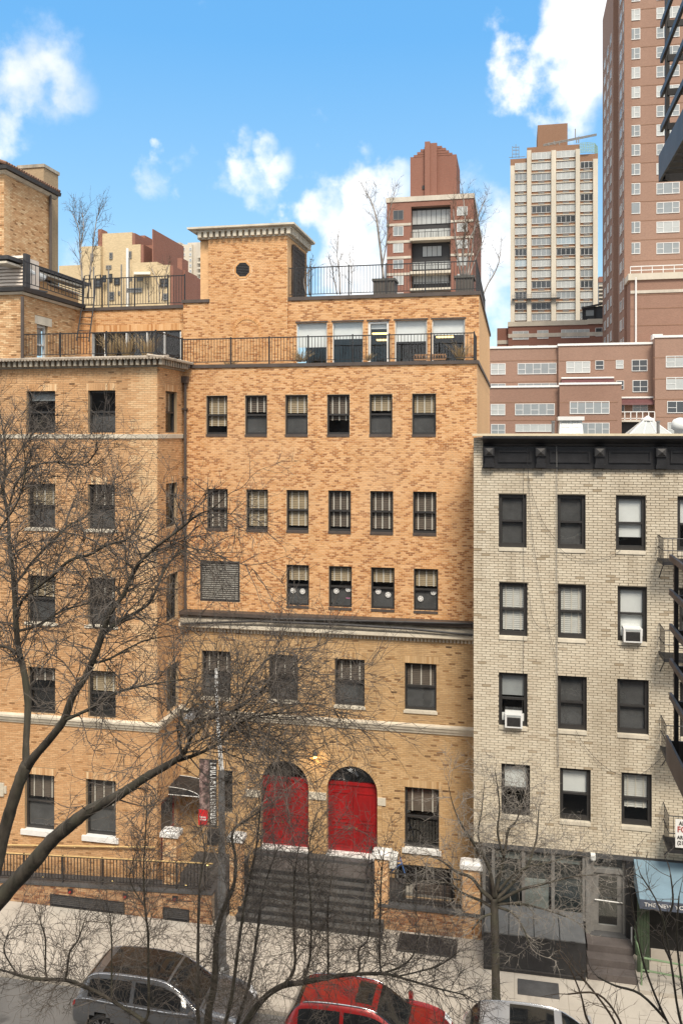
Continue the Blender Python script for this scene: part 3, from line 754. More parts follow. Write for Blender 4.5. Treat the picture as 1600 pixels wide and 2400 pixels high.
q = MB(); q.prism(ngon(VR * 1.06, .004), (0, .003, 0)); vt = q.build('vent', 'interior', school)
for k in range(9):
    z = -VR + (k + .5) * 2 * VR / 9; w_ = min(VR, VR * 1.414 - abs(z)) ; q = MB()
    wTW.box(q, vent_c[0] - w_, vent_c[0] + w_, .004, .022, vent_c[1] + z - .012, vent_c[1] + z + .012); q.build('slat', 'metal_dark', vt)
q = MB(); wTW.box(q, tx00, tx0 + .05, -.6, -.14, Z_RC0 - 1, Z_TC0); q.build('pilaster', 'brick_side_lit', school)
TW_BACK = PYat(719, tx1)
wall_sheet('side_wall', Wall(tx1, YTWR, 'right'), 0, TW_BACK - YTWR, Z_RC0 - .3, Z_TC0, [], 'brick_side_lit', school)
prof = [(0, Z_TC0 - .02), (.05, Z_TC0), (.05, Z_TC0 + .22), (.2, Z_TC0 + .24), (.2, Z_TC0 + .3), (.30, Z_TC1 - .1), (.36, Z_TC1 - .07), (.36, Z_TC1), (0, Z_TC1 + .05)]
molding('tower_cornice', [(tx00, TW_BACK), (tx00, YTWR), (tx1, YTWR), (tx1, TW_BACK)], prof, 'stone_grey2' if 'stone_grey2' in MATS else 'stone_cream', school)
q = MB(); q.box(tx00, tx1, YTWR, TW_BACK, Z_TC1 - .05, Z_TC1 + .03); q.build('tower_roof', 'stone_grey', school)
q = MB(); a = tx00 + .02
while a < tx1 + .05: q.box(a, a + .13, YTWR - .2, YTWR, Z_TC0 + .03, Z_TC0 + .235); a += .235
b = YTWR + .08
while b < TW_BACK: q.box(tx1, tx1 + .2, b, b + .13, Z_TC0 + .03, Z_TC0 + .235); b += .235
stuff(q.build('dentils', 'stone_cream', school))
# low stretch of wall left of the tower and the storey behind the wing's terrace
wS = Wall(0, YTOP - .13); sx0, sx1 = PX(430, YTOP - .13), PX(489, YTOP - .13); Z_S = zh(YTOP, (434, 712), (489, 710))
wall_sheet('wall', wS, sx0, sx1, Z_PAR - .3, Z_S, [], 'mortar_orange', school); bk.lay(wS, sx0, sx1, Z_PAR - .1, Z_S, [], .0625, .178, tone_up)
wB = Wall(0, YTOP + .35); bx0, bx1 = PX(170, YTOP + .35), PX(436, YTOP + .35); Z_B = zh(YTOP + .35, (194, 731), (430, 721))
band = Op(wB.S(216), wB.S(425), Z_PAR - .4, zh(YTOP + .35, (216, 779), (425, 774)))
wall_sheet('wall', wB, bx0, bx1, Z_PAR - .8, Z_B, [band], 'mortar_orange', school)
lB = Op(band.a0 - .08, band.a1 + .08, band.z1, band.z1 + .26); lintel(school, wB, band.a0, band.a1, band.z1, .26, 'brick_orange', 71)
def tone_b(r, a, z): return r.uniform(.62, .8) if r.random() < .25 else .1 + r.random() * .45
bk.lay(wB, bx0, bx1, Z_PAR - .5, Z_B, [band, lB], .0625, .178, tone_b)
bk.build(school, 'brick_orange', 150)
q = MB(); q.box(sx0 - .05, sx1 + .05, YTOP - .2, YTOP + .2, Z_S, Z_S + .12); q.box(bx0, sx0 + .1, YTOP + .28, YTOP + .62, Z_B, Z_B + .13); q.build('coping', 'coping_brown', school)
q = MB(); q.box(bx0 - 3, tx0, YTOP + .5, Y_BACK, Z_B - .4, Z_B - .15); q.build('roof', 'roof_dark', school)
wb = window(school, wB, band.a0, band.a1, band.z0, band.z1, setback=.05, style=3, frame='metal_dark', fw=.05)
q = MB()
for px in (217, 247, 297, 344, 385, 424): wB.box(q, wB.S(px) - .035, wB.S(px) + .035, -.12, .0, band.z0, band.z1 - .06)
q.build('mullion', 'frame_white', wb)
# dark rooms behind the glass
q = MB(); q.box(XI + .1, XR - .2, YU + .75, YU + .8, -.1, Z_PAR - .4); q.box(XTW1 + .1, XTR - .1, YTOP + 2.6, YTOP + 2.65, Z_PAR - .3, Z_RC0 - .2); q.box(bx0, tx0, YTOP + 1.6, YTOP + 1.65, Z_PAR - 1, Z_B - .2); q.build('interior', 'interior', school)
q = MB(); q.box(XTW1 + .1, XTR - .1, YTOP + .35, YTOP + 2.6, zt1 + .02, zt1 + .06); q.build('ceiling', 'blind_dark', school)
def emit(name, col, s_):
    m, t, b = new_mat(name); b.inputs['Emission Color'].default_value = (*col, 1); b.inputs['Emission Strength'].default_value = s_; b.inputs['Base Color'].default_value = (*col, 1)
emit('lamp_warm', (1, .72, .25), 2.2)
for px, py in ((892, 782), (902, 797), (1038, 779), (1042, 790)):
    p = P3(px, py, YTOP + 1.2); q = MB(); q.box(p.x - .32, p.x + .32, p.y - .1, p.y + .1, p.z - .02, p.z + .03); q.build('ceiling_lamp', 'lamp_warm', school)

# ================================================================== tan brick wing on the left
wW = Wall(0, YW); wR = Wall(XI, YW, 'right'); XW0 = PX(-130, YW)
wing = thing('brick_wing', ((XW0 + XI) / 2, YW, 0), 'tan brick wing with bracketed tile cornice, chimney and stepped penthouse', 'building')
Z_WC1 = zh(YW, (0, 850), (375, 838)); Z_WC0 = zh(YW, (0, 868), (367, 858))
Z_WB1 = zh(YW, (0, 1670), (371, 1695)); Z_WB0 = zh(YW, (0, 1689), (371, 1716))
Z_TB1 = zh(YW, (130, 1017), (369, 1019)); Z_TB0 = Z_TB1 - .14
rows = [[(63, 130, 917, 1017), (207, 271, 915, 1014)], [(66, 130, 1134, 1237), (207, 270, 1135, 1241)], [(66, 130, 1350, 1459), (207, 271, 1355, 1466)], [(66, 130, 1563, 1672), (207, 272, 1574, 1684)], [(59, 128, 1817, 1943), (202, 272, 1827, 1963)]]
rets = [(388, 415, 919, 1017), (389, 415, 1139, 1240), (390, 417, 1350, 1462), (391, 419, 1552, 1672)]
wb_ = [[('roll', .2, 'shade_grey'), None], [('slats', .5, 'blind_tan'), ('slats', .46, 'blind_dark')], [('slats', .46, 'blind_tan'), ('slats', .5, 'blind_dark')], [('slats', .3, 'blind_dark'), ('slats', .46, 'blind_tan')], [('slats', .44, 'blind_dark'), ('slats', .95, 'blind_dark')]]
opsW, lints, specW = [], [], []
for i, row in enumerate(rows):
    zs = [rect(wW, *w) for w in row]; z0, z1 = (zs[0][2] + zs[1][2]) / 2, (zs[0][3] + zs[1][3]) / 2
    for j, w in enumerate(row):
        opsW.append(Op(wW.S(w[0]), wW.S(w[1]), z0, z1)); specW.append((wb_[i][j], i))
opsR = []
for i, w in enumerate(rets): opsR.append(Op(wR.S(w[0]), wR.S(w[1]), opsW[2 * i].z0, opsW[2 * i].z1))
door_r = Op(.30, wR.S(414), 1.1, 3.35); opsR.append(door_r)
LR = YU - YW
wall_sheet('wall', wW, XW0, XI, -.1, Z_WC0, opsW, 'mortar_tan', wing); wall_sheet('wall', wR, 0, LR, -.1, Z_WC0, opsR, 'mortar_tan', wing)
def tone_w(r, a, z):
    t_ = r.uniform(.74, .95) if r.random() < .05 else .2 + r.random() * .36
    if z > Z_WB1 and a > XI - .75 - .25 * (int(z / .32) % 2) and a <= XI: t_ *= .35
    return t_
for i, o in enumerate(opsW + opsR[:4]):
    w = wW if o in opsW else wR
    (lints).append((w, Op(o.a0 - .06, o.a1 + .06, o.z1, o.z1 + .24))); lintel(wing, w, o.a0, o.a1, o.z1, .24, 'brick_tan', 40 + i, over=.06)
bk = Bricks(21)
for w, L0, L1, oo in ((wW, XW0, XI, opsW), (wR, 0, LR, opsR)):
    oo = oo + [l for ww, l in lints if ww is w]
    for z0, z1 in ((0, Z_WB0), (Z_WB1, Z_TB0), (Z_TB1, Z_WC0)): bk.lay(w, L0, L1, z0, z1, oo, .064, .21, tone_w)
for o, (b, i) in zip(opsW, specW):
    s_ = [None, ('stone_cream', .12, .1, .05), ('stone_cream', .12, .1, .05), None, ('stone_white', .12, .17, .09)][i]
    window(wing, wW, o.a0, o.a1, o.z0, o.z1, blind=b, sill=s_, fw=.06, setback=.14, screen=i not in (0, 3) or b is None)
for o in opsR[:4]: window(wing, wR, o.a0, o.a1, o.z0, o.z1, blind=('slats', .46, 'blind_dark'), fw=.05)
pth = [(XW0, YW), (XI, YW), (XI, YU)]
molding('belt_course', pth, [(0, Z_WB0), (.05, Z_WB0), (.07, Z_WB0 + .08), (.11, Z_WB0 + .1), (.14, Z_WB1 - .1), (.18, Z_WB1 - .07), (.18, Z_WB1), (0, Z_WB1 + .03)], 'stone_cream', wing)
molding('string_course', pth, [(0, Z_TB0), (.05, Z_TB0), (.06, Z_TB1), (0, Z_TB1 + .01)], 'stone_cream', wing)
molding('cornice', pth, [(0, Z_WC0), (.06, Z_WC0), (.06, Z_WC0 + .26), (.34, Z_WC0 + .30), (.38, Z_WC1), (0, Z_WC1 + .02)], 'stone_grey', wing)
q = MB(); a = XW0
while a < XI + .3: q.box(a, a + .11, YW - .3, YW - .0, Z_WC0 + .06, Z_WC0 + .27); a += .21
b = YW + .05
while b < YM - .1: q.box(XI, XI + .3, b, b + .11, Z_WC0 + .06, Z_WC0 + .27); b += .21
stuff(q.build('brackets', 'stone_grey', wing))
q = MB(); a = XW0                   # rounded tile ends along the edge
while a < XI + .34: q.tube([(a, YW - .42, Z_WC1 + .0), (a, YW + .2, Z_WC1 + .1)], .05, 6); a += .12
b = YW - .38
while b < YU: q.tube([(XI + .42, b, Z_WC1 + .0), (XI - .2, b, Z_WC1 + .1)], .05, 6); b += .12
plain('roof_tile', (.40, .34, .27), .8, .4, 3); stuff(q.build('edge_tiles', 'roof_tile', wing))
q = MB(); q.box(XW0, XI + .1, YW - .1, YTOP + .4, Z_WC1 - .2, Z_WC1 + .05); q.build('terrace_floor', 'roof_dark', wing)
# downpipe in the corner
q = MB(); q.tube([(XI + .12, YU - .1, Z_COR + .2), (XI + .12, YU - .1, Z_WC0 - .35)], .06, 8); q.box(XI + .02, XI + .24, YU - .22, YU - .02, Z_WC0 - .42, Z_WC0 - .18)
for z in (9.5, 12, 14.5, 17): q.box(XI + .03, XI + .2, YU - .18, YU - .02, z, z + .06)
q.build('downpipe', 'coping_brown', wing)
# door in the return wall and its canopy
q = MB(); wR.box(q, door_r.a0, door_r.a1, -.16, -.1, door_r.z0, door_r.z1); dd = q.build('side_door', 'door_red', wing)
q = MB(); wR.box(q, door_r.a0 + .15, door_r.a1 - .15, -.1, -.09, door_r.z0 + 1.0, door_r.z1 - .2); q.build('pane', 'pane_dark', dd)
# ornament by the left edge
q = MB(); o_ = wW.p(wW.S(4), 0, wW.Z(4, 1849)); 
for an in range(4): q.box(o_[0] - .13 + .1 * math.cos(an * 1.57), o_[0] + .13 + .1 * math.cos(an * 1.57), YW - .06 - .008 * an, YW, o_[2] - .13 + .1 * math.sin(an * 1.57), o_[2] + .13 + .1 * math.sin(an * 1.57))
q.build('stone_ornament', 'stone_cream', wing)
# brass handrail on the wall
q = MB(); q.tube([P3(11, 1980, YW - .12), P3(364, 1986, YW - .12)], .028, 8)
for px, py in ((88, 1985), (176, 1986), (266, 1987)): q.tube([P3(px, py, YW - .12), P3(px, py + 1, YW)], .02, 6)
plain('brass_dull', (.62, .44, .2), .4, .15, 4); q.build('handrail', 'brass_dull', wing)
q = MB(); q.box(XW0, XI - .3, YW + .7, YW + .75, -.1, Z_WC0 - .3); q.box(XI - .75, XI - .7, YW + .6, YU + 1, -.1, Z_WC0 - .3); q.build('interior', 'interior', wing)
# --- penthouse: block standing back from the terrace, its right wall runs back
XP = PX(185, YTOP + .2); YPF = PYat(50, XP); wPR = Wall(XP, YPF, 'right'); wPF = Wall(0, YPF)
Z_P = zh(YPF, (46, 692), (20, 690)); LP = YTOP + .35 - YPF
pw = Op(wPR.S(87), wPR.S(113), Z_WC1, wPR.Z(100, 762)); 
wall_sheet('wall', wPF, XW0, XP, Z_WC1 - .1, Z_P, [], 'mortar_tan', wing); wall_sheet('wall', wPR, 0, LP, Z_WC1 - .1, Z_P, [pw], 'mortar_tan', wing)
def tone_p(r, a, z): return r.uniform(.76, .92) if r.random() < .07 else r.random() * .5
pl_ = Op(pw.a0 - .15, pw.a1 + .25, pw.z1, pw.z1 + .3); q = MB(); wPR.box(q, pl_.a0, pl_.a1, -.02, .02, pl_.z0, pl_.z1); q.build('lintel', 'stone_cream', wing)
bk.lay(wPF, XW0, XP, Z_WC1, Z_P, [], .064, .21, tone_p); bk.lay(wPR, 0, LP, Z_WC1, Z_P, [pw, pl_], .064, .21, tone_p)
window(wing, wPR, pw.a0, pw.a1, pw.z0, pw.z1, frame='frame_white', fw=.08, blind=('roll', .8, 'shade_grey'))
pthP = [(XW0, YPF), (XP, YPF), (XP, YTOP + .3)]
molding('eaves', pthP, [(0, Z_P), (.1, Z_P), (.16, Z_P + .08), (0, Z_P + .09)], 'stone_cream', wing)
molding('gutter', pthP, [(0, Z_P + .09), (.24, Z_P + .1), (.27, Z_P + .24), (0, Z_P + .26)], 'metal_dark', wing)
q = MB(); q.tube([P3(53, 695, YPF - .12), P3(53, 840, YPF - .12)], .06, 8); q.build('downpipe', 'coping_brown', wing)
# roof slope, clad dormer with a rolled awning, second eaves
YD = YPF + 1.3; Z_D0 = Z_P + .26
Z_E2 = zh(33.6, (190, 668)); XE2 = PX(194, 33.6)
q = MB(); q.prism([(XW0, YPF - .05, Z_D0), (XP + .1, YPF - .05, Z_D0), (XP + .1, YPF + 1.6, Z_D0 + .12), (XW0, YPF + 1.6, Z_D0 + .12)], (0, 0, -.06)); q.build('roof_slope', 'slate', wing)
plain('siding', (.66, .58, .50), .7, .1, 3)
XD1 = PX(58, YD + .3); zd1 = PZ(20, 600, YD + .3)
q = MB(); nB = 11
for k in range(nB):
    z0 = Z_D0 + .1 + k * (zd1 - Z_D0 - .1) / nB; z1 = Z_D0 + .1 + (k + 1) * (zd1 - Z_D0 - .1) / nB
    sl = .55 * (k / nB)
    q.prism([(XW0, YD + .3 - .07, z0 + .015), (XD1 , YD + .3 - .07, z0 + .015), (XD1, YD + .3, z1), (XW0, YD + .3, z1)], (0, .04, 0))
stuff(q.build('siding', 'siding', wing))
q = MB(); q.box(XD1, XD1 + .12, YD + .2, YD + .5, Z_D0 + .2, zd1 + .05); q.build('corner_post', 'metal_dark', wing)
q = MB(); q.box(XW0, XD1, YD + .36, YD + 1.3, Z_D0, zd1 - .05); q.build('dormer', 'siding', wing)
def strip(name, mat, pts2, th, dz):      # roof edge running back from the street
    q = MB(); a, b = Vector(pts2[0]), Vector(pts2[1]); d = Vector((th, 0, 0)); z = Vector((0, 0, dz))
    q.hexa([a - d, a + d, b + d, b - d, a - d + z, a + d + z, b + d + z, b - d + z]); return q.build(name, mat, wing)
XE = PX(196, 34.2); ya, yb = PYat(2, XE), 34.2
strip('eaves', 'metal_dark', [P3(2, 607, ya), P3(196, 672, 34.2)], .3, .14)
strip('eaves', 'stone_cream', [P3(2, 617, ya), P3(190, 676, 34.0)], .24, .08)
q = MB(); a, b = P3(2, 598, ya), P3(196, 664, 34.2); q.quad(a, b, b + Vector((-3, 0, 1.0)), a + Vector((-3, 0, 1.0))); q.build('roof_slope', 'frame_grey', wing)
for k in range(5):
    q = MB(); o_ = Vector((0, 0, -.05 - .06 * k)); q.tube([P3(104, 648 + k * 4, 31.5), P3(194, 676 + k * 5, 34)], .022, 5); q.build('awning_arm', 'frame_white' if k % 2 else 'metal_dark', wing)
q = MB(); q.tube([P3(62, 636, YD + .6), P3(98, 650, YD + 1.9)], .17, 12); q.tube([P3(98, 650, YD + 1.9), P3(105, 644, YD + 2.1)], [.17, .1], 12); q.build('rolled_awning', 'shade_white', wing, smooth=False)
q = MB(); wq = Wall(PX(168, 33.6), 30.2, 'right'); wq.box(q, 0, 4.0, -.3, 0, Z_D0, wq.Z(120, 665)); q.build('parapet', 'brick_side_lit', wing)
# --- tall block behind with a tile roof, and the chimney
YK = 30.0; XK = PX(10, YK); YK2 = PYat(117, XK); wKR = Wall(XK, YK, 'right'); wKF = Wall(0, YK)
Z_K = (PZ(10, 404, YK) + PZ(110, 462, PYat(110, XK))) / 2
wall_sheet('wall', wKR, 0, YK2 - YK, Z_D0, Z_K, [], 'mortar_tan', wing); wall_sheet('wall', wKF, XW0 - 2, XK, Z_D0, Z_K, [], 'mortar_tan', wing)
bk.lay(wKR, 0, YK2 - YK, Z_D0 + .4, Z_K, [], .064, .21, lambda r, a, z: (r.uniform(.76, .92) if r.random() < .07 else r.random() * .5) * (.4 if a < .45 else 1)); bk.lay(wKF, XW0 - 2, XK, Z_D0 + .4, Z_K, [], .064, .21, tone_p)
bk.build(wing, 'brick_tan', 300)
pk_ = [(XW0 - 2, YK), (XK, YK), (XK, YK2 + .4)]
molding('eaves', pk_, [(0, Z_K - .02), (.08, Z_K), (.2, Z_K + .1), (0, Z_K + .12)], 'stone_cream', wing); molding('gutter', pk_, [(0, Z_K + .12), (.3, Z_K + .12), (.33, Z_K + .26), (0, Z_K + .28)], 'metal_dark', wing)
q = MB()
b = YK - .3
while b < YK2 + .4: q.tube([(XK + .32, b, Z_K + .3), (XK - 1.6, b, Z_K + 1.0)], .07, 6); b += .17
plain('tile_red', (.22, .12, .075), .7, .3, 4); stuff(q.build('roof_tiles', 'tile_red', wing))
q = MB(); q.box(XW0 - 2, XK, YK, YK2, Z_K, Z_K + .2); q.build('roof', 'roof_dark', wing)
q = MB(); q.tube([(XK + .1, YK2 - .12, Z_D0), (XK + .1, YK2 - .12, Z_K + .1)], .06, 8); q.build('downpipe', 'coping_brown', wing)
YC = 33.4; XC1 = PX(103, YC); XC0 = PX(44, YC); YC2 = PYat(137, XC1)
z_ch = PZ(103, 392, YC)
far_brick('brick_chimney', (.40, .29, .175), (.38, .3, .2), 5.0)
q = MB(); q.box(XC0, XC1, YC, YC2, Z_D0, z_ch); ch = q.build('chimney', 'brick_chimney', wing)
q = MB(); q.box(XC0 - .05, XC1 + .05, YC - .05, YC2 + .05, z_ch, z_ch + .14); q.build('chimney_cap', 'stone_grey', ch)

# ================================================================== railings of the terraces and the roof
zR = Z_WC1 + .12
pts = [(PX(34, YW + .2), YW + .2, zR), (PX(362, YW + .2) , YW + .2, zR), (XI - .06, YU + .2, zR)]
pts[1] = (XI - .15, YW + .2, zR); pts[2] = (XI - .15, YU + .3, zR)
hW = zh(YW + .2, (34, 786), (357, 778)) - zR
posts = [pts[0], pts[1], pts[2]] + [(PX(x, YW + .2), YW + .2, zR) for x in (142, 250)]
railing('terrace_railing', pts, hW, 'black picket railing on top of the tile cornice of the tan wing', posts=posts)
zR = Z_TERR + .0; yy = YU + .12
hT = zh(yy, (434, 798), (780, 788)) - zR
pts = [(XI - .1, yy, zR), (XR - .1, yy, zR), (XR - .1, YTOP - .02, zR)]
railing('terrace_railing', pts, hT, 'black picket railing along the parapet below the wide terrace windows', posts=[pts[0], pts[1], pts[2]] + [(PX(x, yy), yy, zR) for x in (541, 631, 722, 826, 912, 1010)])
zR = Z_RC1; yy = YTOP + .12
hR = zh(yy, (678, 632), (1116, 611)) - zR
pts = [(XTW1 + .02, yy, zR), (XTR - .1, yy, zR), (XTR - .1, Y_BACK - 4, zR)]
railing('roof_railing', pts, hR, 'black picket railing round the roof garden right of the tower', posts=[pts[0], pts[1]] + [(PX(x, yy), yy, zR) for x in (693, 728, 817, 905, 996)])
zR = Z_B + .13; yy = YTOP + .45
hB = zh(yy, (200, 655), (434, 647)) - zR
pts = [(PX(196, yy), yy, zR), (PX(433, yy), yy, zR)]
railing('roof_railing', pts, hB, 'black picket railing on the roof edge left of the tower', posts=[pts[0], pts[1]] + [(PX(x, yy), yy, zR) for x in (240, 316, 394)])
pts = [P3(56, 668, YPF + .4), P3(194, 712, YTOP + .2)]
railing('roof_railing', pts, .85, 'black picket railing running along the eaves of the penthouse roof', spacing=.22)
# steel ladder from the roof to the terrace
lad = thing('roof_ladder', tuple(P3(195, 805, YTOP + .1)), 'leaning steel ladder between penthouse and the band of terrace windows', 'ladder')
LA, LB = (P3(180, 798, YTOP - .5), P3(197, 690, YTOP + .28)), (P3(209, 800, YTOP - .5), P3(223, 690, YTOP + .28))
for a, b in (LA, LB):
    q = MB(); q.tube([a, b, b + Vector((0, .05, .75)), b + Vector((.05, .35, .85)), b + Vector((.06, .5, .3))], .028, 6); q.build('stringer', 'metal_dark', lad)
for k in range(7):
    f = (k + .5) / 7; q = MB(); q.tube([LA[0].lerp(LA[1], f), LB[0].lerp(LB[1], f)], .018, 5); q.build('rung', 'metal_dark', lad)

# ================================================================== pale brick tenement on the right
wN = Wall(0, YT); XN0 = PX(1109, YT); XN1 = PX(1900, YT)
ten = thing('brick_tenement', ((XN0 + XN1) / 2, YT, 0), 'pale whitish brick tenement with black bracketed cornice and four rows of windows', 'building')
Z_NT = zh(YT, (1113, 1018), (1600, 1016)); Z_NB = zh(YT, (1126, 1971), (1600, 2021))
Z_CR = zh(YT, (1130, 1045), (1500, 1045)); Z_FR = zh(YT, (1140, 1094), (1580, 1096))
nrows = [[(1168, 1233, 1157, 1282), (1305, 1371, 1160, 1286), (1442, 1512, 1162, 1292), (1586, 1660, 1165, 1298)],
         [(1169, 1235, 1364, 1489), (1306, 1372, 1370, 1497), (1446, 1515, 1375, 1506), (1590, 1664, 1382, 1514)],
         [(1168, 1235, 1575, 1703), (1306, 1374, 1583, 1712), (1445, 1519, 1592, 1722), (1592, 1668, 1600, 1732)],
         [(1174, 1241, 1787, 1906), (1311, 1383, 1799, 1925), (1455, 1526, 1812, 1940), (1600, 1674, 1826, 1956)]]
nb = [[None, ('roll', .0, 'shade_grey'), ('roll', .8, 'shade_white'), ('roll', .5, 'shade_white')],
      [('slats', .95, 'blind_white'), ('slats', .97, 'blind_white'), ('roll', .95, 'shade_white'), None],
      [('roll', .45, 'shade_grey'), None, None, None],
      [('roll', .5, 'shade_white'), ('roll', .5, 'shade_white'), ('slats', .72, 'blind_white'), None]]
opsN, specN = [], []
for i, row in enumerate(nrows):
    zs = [rect(wN, *w) for w in row]; z0 = sum(q_[2] for q_ in zs) / 4; z1 = sum(q_[3] for q_ in zs) / 4
    for j, w in enumerate(row): opsN.append(Op(wN.S(w[0]), wN.S(w[1]), z0, z1)); specN.append((nb[i][j], i, j))
Z_PARN = Z_NT - .12
wall_sheet('wall', wN, XN0, XN1, Z_NB, Z_PARN, opsN, 'mortar_white', ten)
def tone_n(r, a, z):
    t_ = r.uniform(.72, .9) if r.random() < .025 else .1 + r.random() * .42
    return t_
bk = Bricks(33); bk.lay(wN, XN0, XN1, Z_NB, Z_PARN, opsN, .080, .262, tone_n, proud=.018, joint=.013); bk.build(ten, 'brick_white', 300)
NWIN = {}
for o, (b, i, j) in zip(opsN, specN):
    if b is None or b[1] < .05: b = ('roll', .98, 'screen_grey')
    NWIN[(i, j)] = (o, window(ten, wN, o.a0, o.a1, o.z0, o.z1, blind=b, frame='frame_dark', fw=.10, setback=.12, sill=('sill_tan' if 'sill_tan' in MATS else 'stone_cream', .0, .10, .05)))
# cornice
XB0 = PX(1131, YT)
molding('cornice', [(XB0, YT + .02), (XN1, YT + .02)], [(0, Z_CR - .02), (.12, Z_CR), (.16, Z_CR + .06), (.42, Z_NT - .16), (.48, Z_NT - .14), (.48, Z_NT - .06), (0, Z_NT - .02)], 'cornice_black', ten)
q = MB(); wN.box(q, XB0, XN1, .02, .06, Z_FR, Z_CR - .02); wN.box(q, XB0 - .02, XN1, .02, .12, Z_FR - .05, Z_FR); q.build('frieze', 'cornice_black', ten)
for px in (1146, 1266, 1403, 1546, 1695):
    c = wN.S(px); q = MB(); wN.box(q, c - .13, c + .13, .06, .2, Z_FR + .1, Z_CR - .3); wN.box(q, c - .16, c + .16, .06, .26, Z_CR - .32, Z_CR - .05); wN.box(q, c - .16, c + .16, .06, .24, Z_FR - .02, Z_FR + .1)
    b_ = q.build('bracket', 'cornice_black', ten); a_, d_, z_ = c, .26, Z_CR - .185
    q = MB(); cs = [wN.p(a_ - .12, d_, z_ - .11), wN.p(a_ + .12, d_, z_ - .11), wN.p(a_ + .12, d_, z_ + .11), wN.p(a_ - .12, d_, z_ + .11)]; ap = wN.p(a_, d_ + .09, z_)
    for k in range(4): q.poly([cs[k], cs[(k + 1) % 4], ap])
    q.build('boss', 'metal_dark', b_)
px_b = [1146, 1266, 1403, 1546, 1695]
for k in range(4):
    a0, a1 = wN.S(px_b[k]) + .28, wN.S(px_b[k + 1]) - .28; q = MB()
    for b4 in ((a0, a1, .06, .1, Z_FR + .14, Z_FR + .19), (a0, a1, .06, .1, Z_CR - .2, Z_CR - .15), (a0, a0 + .05, .06, .1, Z_FR + .19, Z_CR - .2), (a1 - .05, a1, .06, .1, Z_FR + .19, Z_CR - .2)): wN.box(q, *b4)
    q.build('frieze_panel', 'cornice_black', ten)
q = MB(); q.box(XN0 - .02, XN1, YT - .46, YT + .35, Z_NT - .06, Z_NT + .01); q.build('coping', 'coping_cream', ten)
q = MB(); q.box(XN0, XN1, YT + .36, 44, Z_NT - .35, Z_NT - .12); q.build('roof', 'roof_dark', ten)
wall_sheet('side_wall', Wall(XN0, 44, 'left'), 0, 44 - YT, 0, Z_PARN, [], 'brick_chimney', ten)
# --- shop front
Zs0 = 0.0
def Wd(name, mat, px0, px1, py0, py1, d0, d1, par=ten, w=wN):
    c = (px0 + px1) / 2; q = MB(); w.box(q, w.S(px0), w.S(px1), d0, d1, w.Z(c, py1), w.Z(c, py0)); return q.build(name, mat, par)
sf0, sf1 = wN.S(1131), wN.S(1372); zg0, zg1 = wN.Z(1250, 2140), wN.Z(1250, 1985)
q = MB(); wN.box(q, sf0, sf1, -.35, -.3, 0, Z_NB); wN.box(q, sf0, XN1, -.36, .02, Z_NB - .14, Z_NB); q.build('shop_surround', 'slate', ten)
fr = MB()
for px in (1133, 1155, 1226, 1295, 1368): wN.box(fr, wN.S(px) - .05, wN.S(px) + .05, -.16, -.04, zg0, zg1)
wN.box(fr, sf0, sf1, -.16, -.04, zg1, zg1 + .1); wN.box(fr, sf0, sf1, -.18, .0, zg0 - .08, zg0)
shop = fr.build('shop_window', 'frame_grey', ten)
for a, b in ((1155, 1226), (1226, 1295), (1295, 1368)):
    q = MB(); wN.box(q, wN.S(a) + .05, wN.S(b) - .05, -.11, -.10, zg0, zg1); q.build('pane', 'glass_store', shop)
q = MB(); wN.box(q, sf0, sf1, -.2, -.02, 1.0, zg0 - .08); q.build('shop_base', 'concrete', ten)
for px, py0, py1, m in ((1255, 2070, 2138, 'shade_grey'), (1180, 2078, 2138, 'pane_dark'), (1330, 2070, 2144, 'pane_dark')):
    q = MB(); c = wN.S(px); wN.box(q, c - .4, c + .4, -.29, -.22, wN.Z(px, py1), wN.Z(px, py0)); q.build('display_panel', m, shop)
q = MB(); wN.box(q, wN.S(1160), wN.S(1362), -.28, -.24, wN.Z(1260, 2026), wN.Z(1260, 2012)); q.build('display_panel', 'shade_grey', shop)
# entrance door
dx0, dx1 = wN.S(1384), wN.S(1466); zd0, zd1 = wN.Z(1425, 2200), wN.Z(1425, 2052); fr = MB(); ztr = Z_NB - .14
wN.box(fr, dx0, dx0 + .09, -.3, -.12, zd0, ztr); wN.box(fr, dx1 - .09, dx1, -.3, -.12, zd0, ztr); wN.box(fr, dx0 + .09, dx1 - .09, -.3, -.12, zd1, zd1 + .12)
door_f = fr.build('entrance', 'frame_grey', ten)
lf = MB(); wN.box(lf, dx0 + .09, dx0 + .24, -.27, -.2, zd0, zd1); wN.box(lf, dx1 - .24, dx1 - .09, -.27, -.2, zd0, zd1); wN.box(lf, dx0 + .24, dx1 - .24, -.27, -.2, zd1 - .13, zd1); wN.box(lf, dx0 + .24, dx1 - .24, -.27, -.2, zd0, zd0 + .3); lf.build('door_leaf', 'frame_grey', door_f)
q = MB(); wN.box(q, dx0 + .24, dx1 - .24, -.245, -.235, zd0 + .3, zd1 - .13); q.build('pane', 'glass_store', door_f)
q = MB(); wN.box(q, dx0 + .09, dx1 - .09, -.225, -.215, zd1 + .12, ztr); q.build('transom', 'glass_store', door_f)
q = MB(); zb = wN.Z(1425, 2119); q.tube([wN.p(dx0 + .12, -.14, zb + .03), wN.p(dx1 - .08, -.14, zb)], .018, 6); q.build('push_bar', 'frame_white', door_f)
q = MB(); wN.box(q, dx0 - .1, dx1 + .1, -1.6, -1.55, 0, Z_NB); q.build('interior', 'interior', ten)
q = MB(); wN.box(q, sf1, dx0, -.3, .01, 0, Z_NB - .14); q.build('pier', 'frame_grey', ten)
pil = MB(); wN.box(pil, dx1, wN.S(1484), -.3, .05, 0, Z_NB - .14)
for py in (2032, 2042, 2148, 2163):
    z = wN.Z(1475, py); wN.box(pil, dx1 - .01, wN.S(1484) + .01, .05, .075, z - .02, z + .02)
